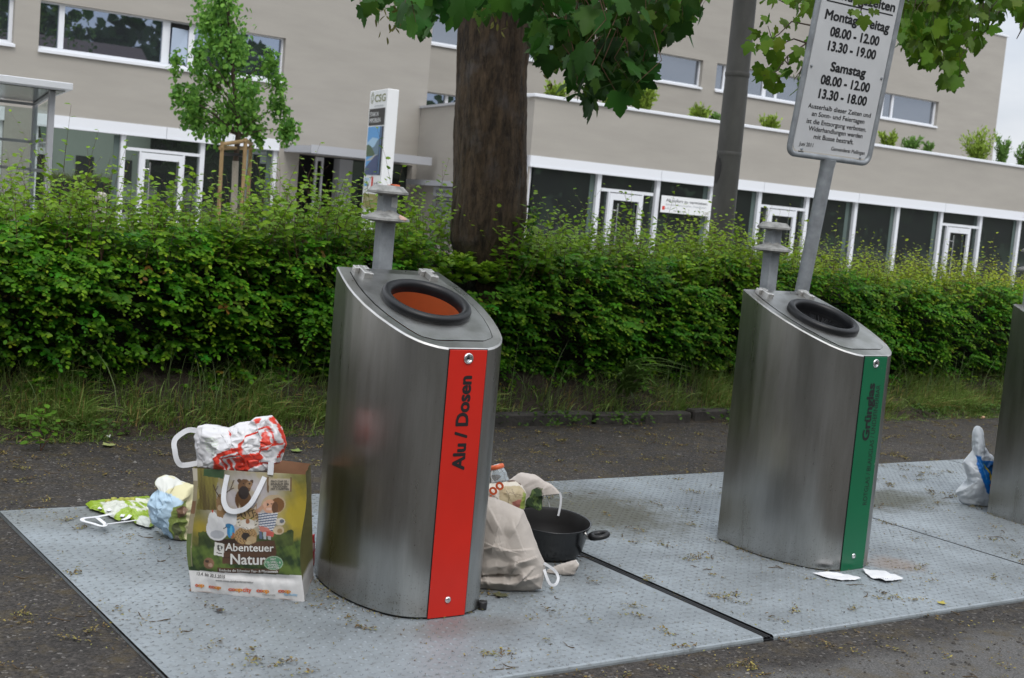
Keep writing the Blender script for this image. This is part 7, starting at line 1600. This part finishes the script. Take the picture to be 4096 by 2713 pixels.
# ---- white plastic bag by the third bin
Zw = lambda a, b: (3700+a/2.6138, 1600+b/2.6138)
P0x = onZ(*Zw(520, 1112)); P0x = np.array([P0x[0], P0x[1], 0])+FH*.03
def col_w(PX):
    return paint(PX, (.66, .70, .74), [('p', [(505,565),(550,570),(560,612),(760,632),(760,1000),(652,985),(600,940),(545,780),(505,660)], (.008,.17,.56)), ('p', [(560,630),(700,632),(740,800),(640,900),(620,740)], (.012,.12,.36)), ('p', [(565,640),(620,690),(655,730),(680,790),(660,850),(640,830),(628,740),(590,690)], (.55,.42,.02)), ('p', [(560,632),(600,680),(612,712),(585,690)], (.20,.36,.06)), ('p', [(640,862),(690,850),(690,900),(655,900)], (.5,.03,.05)), ('l', [(520,600),(560,700),(600,800)], 4, (.10,.32,.66))])
wx = pillow('plastic_bag', [(500,320),(515,285),(540,268),(575,275),(598,305),(608,380),(600,455),(640,500),(670,560),(705,580),(760,640),(760,1120),(640,1130),(560,1118),(490,1112),(445,1105),(380,1085),(345,1040),(320,960),(360,925),(450,895),(440,800),(405,690),(400,645),(450,580),(500,520),(510,470),(495,420)], Zw, P0x, .075, MT['film_print'], col_w, seed=17, M=220, K=44, amp=.010, f0=10, f1=60, Tb=.05, cen=(555, 780))
tag(wx, 'knotted white plastic bag with blue and yellow print leaning on the rightmost bin', 'plastic bag')

# ---- papers and small litter
def flatpaper(pts, label, cat, m_, z=.005, loc_lift=.0, curl=.006, name='receipt'):
    P = np.array([onZ(a*S, b*S, z) for a, b in pts]); c = P.mean(0)
    O_ = resample(P[:, :2], 60); G = []
    for rho in np.linspace(0, 1, 10):
        q = c[:2]+rho*(O_-c[:2]); hz = z+curl*np.maximum(0, np.sin((q[:, 0]-c[0])*38+(q[:, 1]-c[1])*25))*rho**2+creases(q[:, 0], q[:, 1], 6, 20, 90, 5, .003)+.0035
        G.append(np.c_[q, np.maximum(hz, .0042)])
    G = np.array(G); G = np.concatenate([G, G[:, :1]], 1); mb = MB(); mb.grid(G)
    o = mb.build(name, m_, loc=tuple(c)); tag(o, label, cat); return o
MT['paper'] = mat('till receipt paper', (.72, .72, .74), .7)
flatpaper([(1878,1325),(1915,1327),(1965,1331),(1990,1341),(1948,1343),(1905,1336)], 'crumpled white receipt lying at the foot of the green panel', 'receipt', MT['paper'])
r2_ = flatpaper([(1992,1318),(2040,1320),(2088,1340),(2048,1347),(2012,1336)], 'white receipt with a printed line lying right of the green panel', 'receipt', MT['paper'])
c_ = onZ(2026*S, 1338*S, .012); mb = MB()
for k in range(7): mb.box(c_[0]+.008*k, c_[0]+.008*k+.005, c_[1]-.004*k, c_[1]-.004*k+.004, .0150, .0153)
mb.build('print', MT['prt_dark'], r2_)
o = flatpaper([(499,1411),(518,1411),(513,1416),(502,1417)], 'tiny black and white paper scrap on the plate in front of the animal bag', 'paper scrap', mat('dark scrap', (.05, .045, .045), .6), name='paper_scrap')
o = flatpaper([(245,1012),(256,1011),(254,1017),(246,1016)], 'tiny white scrap on the asphalt left of the white and red bag', 'paper scrap', MT['paper'], z=-.012, name='paper_scrap')
mb = MB(); c_ = onZ(2272*S, 968*S, -.005); mb.tube([c_+[-.02, 0, .012], c_+[.02, .004, .012]], .011, 10); tag(mb.build('cork', mat('cork', (.50, .30, .18), .8), loc=tuple(c_)), 'small bottle cork on the asphalt under the hedge at the right', 'cork')
fl = [((258, 1030), .055, (.30, .33, .12), 'pale fallen leaf on the asphalt behind the lime green bag'), ((683, 1043), .05, (.22, .30, .08), 'green fallen leaf on the asphalt beside the white and red bag'), ((1160, 1372), .045, (.10, .10, .05), 'dark fallen leaf on the plate below the slumped beige bag'), ((2175, 1395), .03, (.40, .33, .05), 'yellow fallen leaf on the asphalt at the front right')]
for (a, b), s_, c, lab in fl:
    p = onZ(a*S, b*S, -.006 if b < 1100 else .006); V_ = MV*s_*1.4; t_ = random.uniform(0, 6); V2 = np.c_[p[0]+V_[:, 0]*math.cos(t_)-V_[:, 1]*math.sin(t_), p[1]+V_[:, 0]*math.sin(t_)+V_[:, 1]*math.cos(t_), p[2]+np.abs(V_[:, 2])*.8]
    o = link_mesh('fallen_leaf', V2, MQ, mat('fallen leaf', c, .6), None, tuple(p), None, False); tag(o, lab, 'leaf')
# fallen maple blossom, twigs and crumbs: uncountable
rd = np.random.default_rng(77)
def onplate(x, y): return (x > 1.52) & (y > 3.6) & (y < 6.24)
bins_xy = [(2.709, 4.555), (4.992, 4.555), (7.212, 4.555)]
def scatter(n):
    x = rd.uniform(.2, 11, n*3); y = rd.uniform(2.4, 8.0, n*3)
    dn = np.where(onplate(x, y), .72, np.where(y > 6.24, 1.0, .75))*np.where(x < 1.52, .8, 1)
    dn = dn*np.clip(.38+1.5*hum(x*2.2+y, 1, 1)*hum(y*2.7-x, 1.3, 2)+.7*hum(x*5+y*2, 1, 4), .05, 1.3)
    k = rd.random(n*3) < dn; x, y = x[k][:n], y[k][:n]
    ok = np.ones(len(x), bool)
    for (bx, by) in bins_xy: ok &= ~((np.abs(x-bx) < .30) & (np.abs(y-by) < .36))
    x, y = x[ok], y[ok]; return x, y, np.where(onplate(x, y), .001, -.018)
x, y, z = scatter(17000); n = len(x); az = rd.uniform(0, 6.28, n)
pal = np.array([(.20,.145,.038), (.13,.085,.03), (.26,.21,.055), (.09,.055,.028), (.18,.175,.05)])
P = np.stack([x, y, z+.002], -1); sz = rd.uniform(.006, .014, n)
# denser little clumps
xc, yc, zc_ = scatter(900); nc = len(xc); per = rd.integers(10, 34, nc); kk = np.repeat(np.arange(nc), per); m_ = len(kk)
ori = rd.uniform(0, 6.28, nc)[kk]; al = rd.normal(0, .032, m_); ac = rd.normal(0, .012, m_)
Pc = np.stack([xc[kk]+al*np.cos(ori)-ac*np.sin(ori), yc[kk]+al*np.sin(ori)+ac*np.cos(ori), zc_[kk]+rd.uniform(.002, .012, m_)], -1)
Pr = []
for (bx, by) in bins_xy:                              # crumbs gathered round the foot of each bin
    for _ in range(230):
        yf_ = rd.uniform(-.012, .67); s_ = rd.choice([-1, 1]); o_ = abs(rd.normal(0, .016))
        Pr.append((bx+s_*(hw(max(yf_, 0))+.006+o_) if yf_ > 0 else bx+rd.uniform(-.1, .1), by-.335+(yf_ if yf_ > 0 else -.012-o_), .002+rd.uniform(0, .008)))
Pa = np.vstack([P, Pc, np.array(Pr)]); na = len(Pa); az = rd.uniform(0, 6.28, na); sa_ = np.r_[sz, rd.uniform(.008, .019, m_), rd.uniform(.005, .013, len(Pr))]
o = leaves('fallen_blossom', OV, OQ, Pa, np.stack([np.cos(az), np.sin(az), rd.normal(0, .25, na)], -1), np.array([0, 0, 1.])+rd.normal(0, .35, (na, 3)), sa_, pal[rd.integers(0, 5, na)]*rd.uniform(.6, 1.3, na)[:, None], mat('fallen blossom', (.2,.15,.05), .85, attr=True), wide=.75)
tag(o, 'yellow brown fallen maple blossom scattered over plates and asphalt', 'blossom', kind='stuff')
mb = MB(); x, y, z = scatter(240)
for a, b, c in zip(x, y, z):
    t = rd.uniform(0, 6.28); L_ = rd.uniform(.03, .10); k = rd.normal(0, .5)
    pts = [(a+L_*s_*math.cos(t+k*s_), b+L_*s_*math.sin(t+k*s_), c+.003+.004*math.sin(s_*5+a)) for s_ in np.linspace(0, 1, 5)]
    mb.tube(pts, [.0018, .0022, .002, .0015, .001], 4)
tag(mb.build('fallen_twigs', mat('dry twig', (.09, .06, .03), .9)), 'thin brown fallen twigs and catkins lying about on the ground', 'twigs', kind='stuff')
# grit and small stones along the plate edges on the asphalt
n = 2600; x = rd.uniform(.6, 9, n); y = np.where(rd.random(n) < .6, rd.uniform(2.6, 3.58, n), rd.uniform(6.3, 7.9, n)); x = np.where(rd.random(n) < .25, rd.uniform(.6, 1.5, n), x); sz = rd.gamma(2, .0022, n)+.002
octv = np.array([(1,0,0),(0,1,0),(-1,0,0),(0,-1,0),(0,0,.7),(0,0,-.7)]); octf = np.array([(0,1,4),(1,2,4),(2,3,4),(3,0,4),(1,0,5),(2,1,5),(3,2,5),(0,3,5)])
V = octv[None]*sz[:, None, None]*rd.uniform(.6, 1.3, (n, 6, 1)) ; th = rd.uniform(0, 6.28, n); ct, st_ = np.cos(th)[:, None], np.sin(th)[:, None]
V = np.stack([V[..., 0]*ct-V[..., 1]*st_+x[:, None], V[..., 0]*st_+V[..., 1]*ct+y[:, None], V[..., 2]-.018], -1)
pal2 = np.array([(.05,.045,.04), (.10,.095,.09), (.20,.19,.175), (.08,.065,.05)]); C2 = np.repeat(pal2[rd.choice(4, n, p=[.4,.3,.12,.18])][:, None], 6, 1)
ok = ~onplate(x, y)
o = fast_mesh('grit', V[ok].reshape(-1, 3), ((np.arange(ok.sum())*6)[:, None, None]+octf[None]).reshape(-1, 3), mat('grit', (.1,.1,.1), .9, attr=True), cols=C2[ok].reshape(-1, 3), smooth=False)
tag(o, 'loose grit and small stones on the asphalt beside the plates', 'grit', kind='stuff')
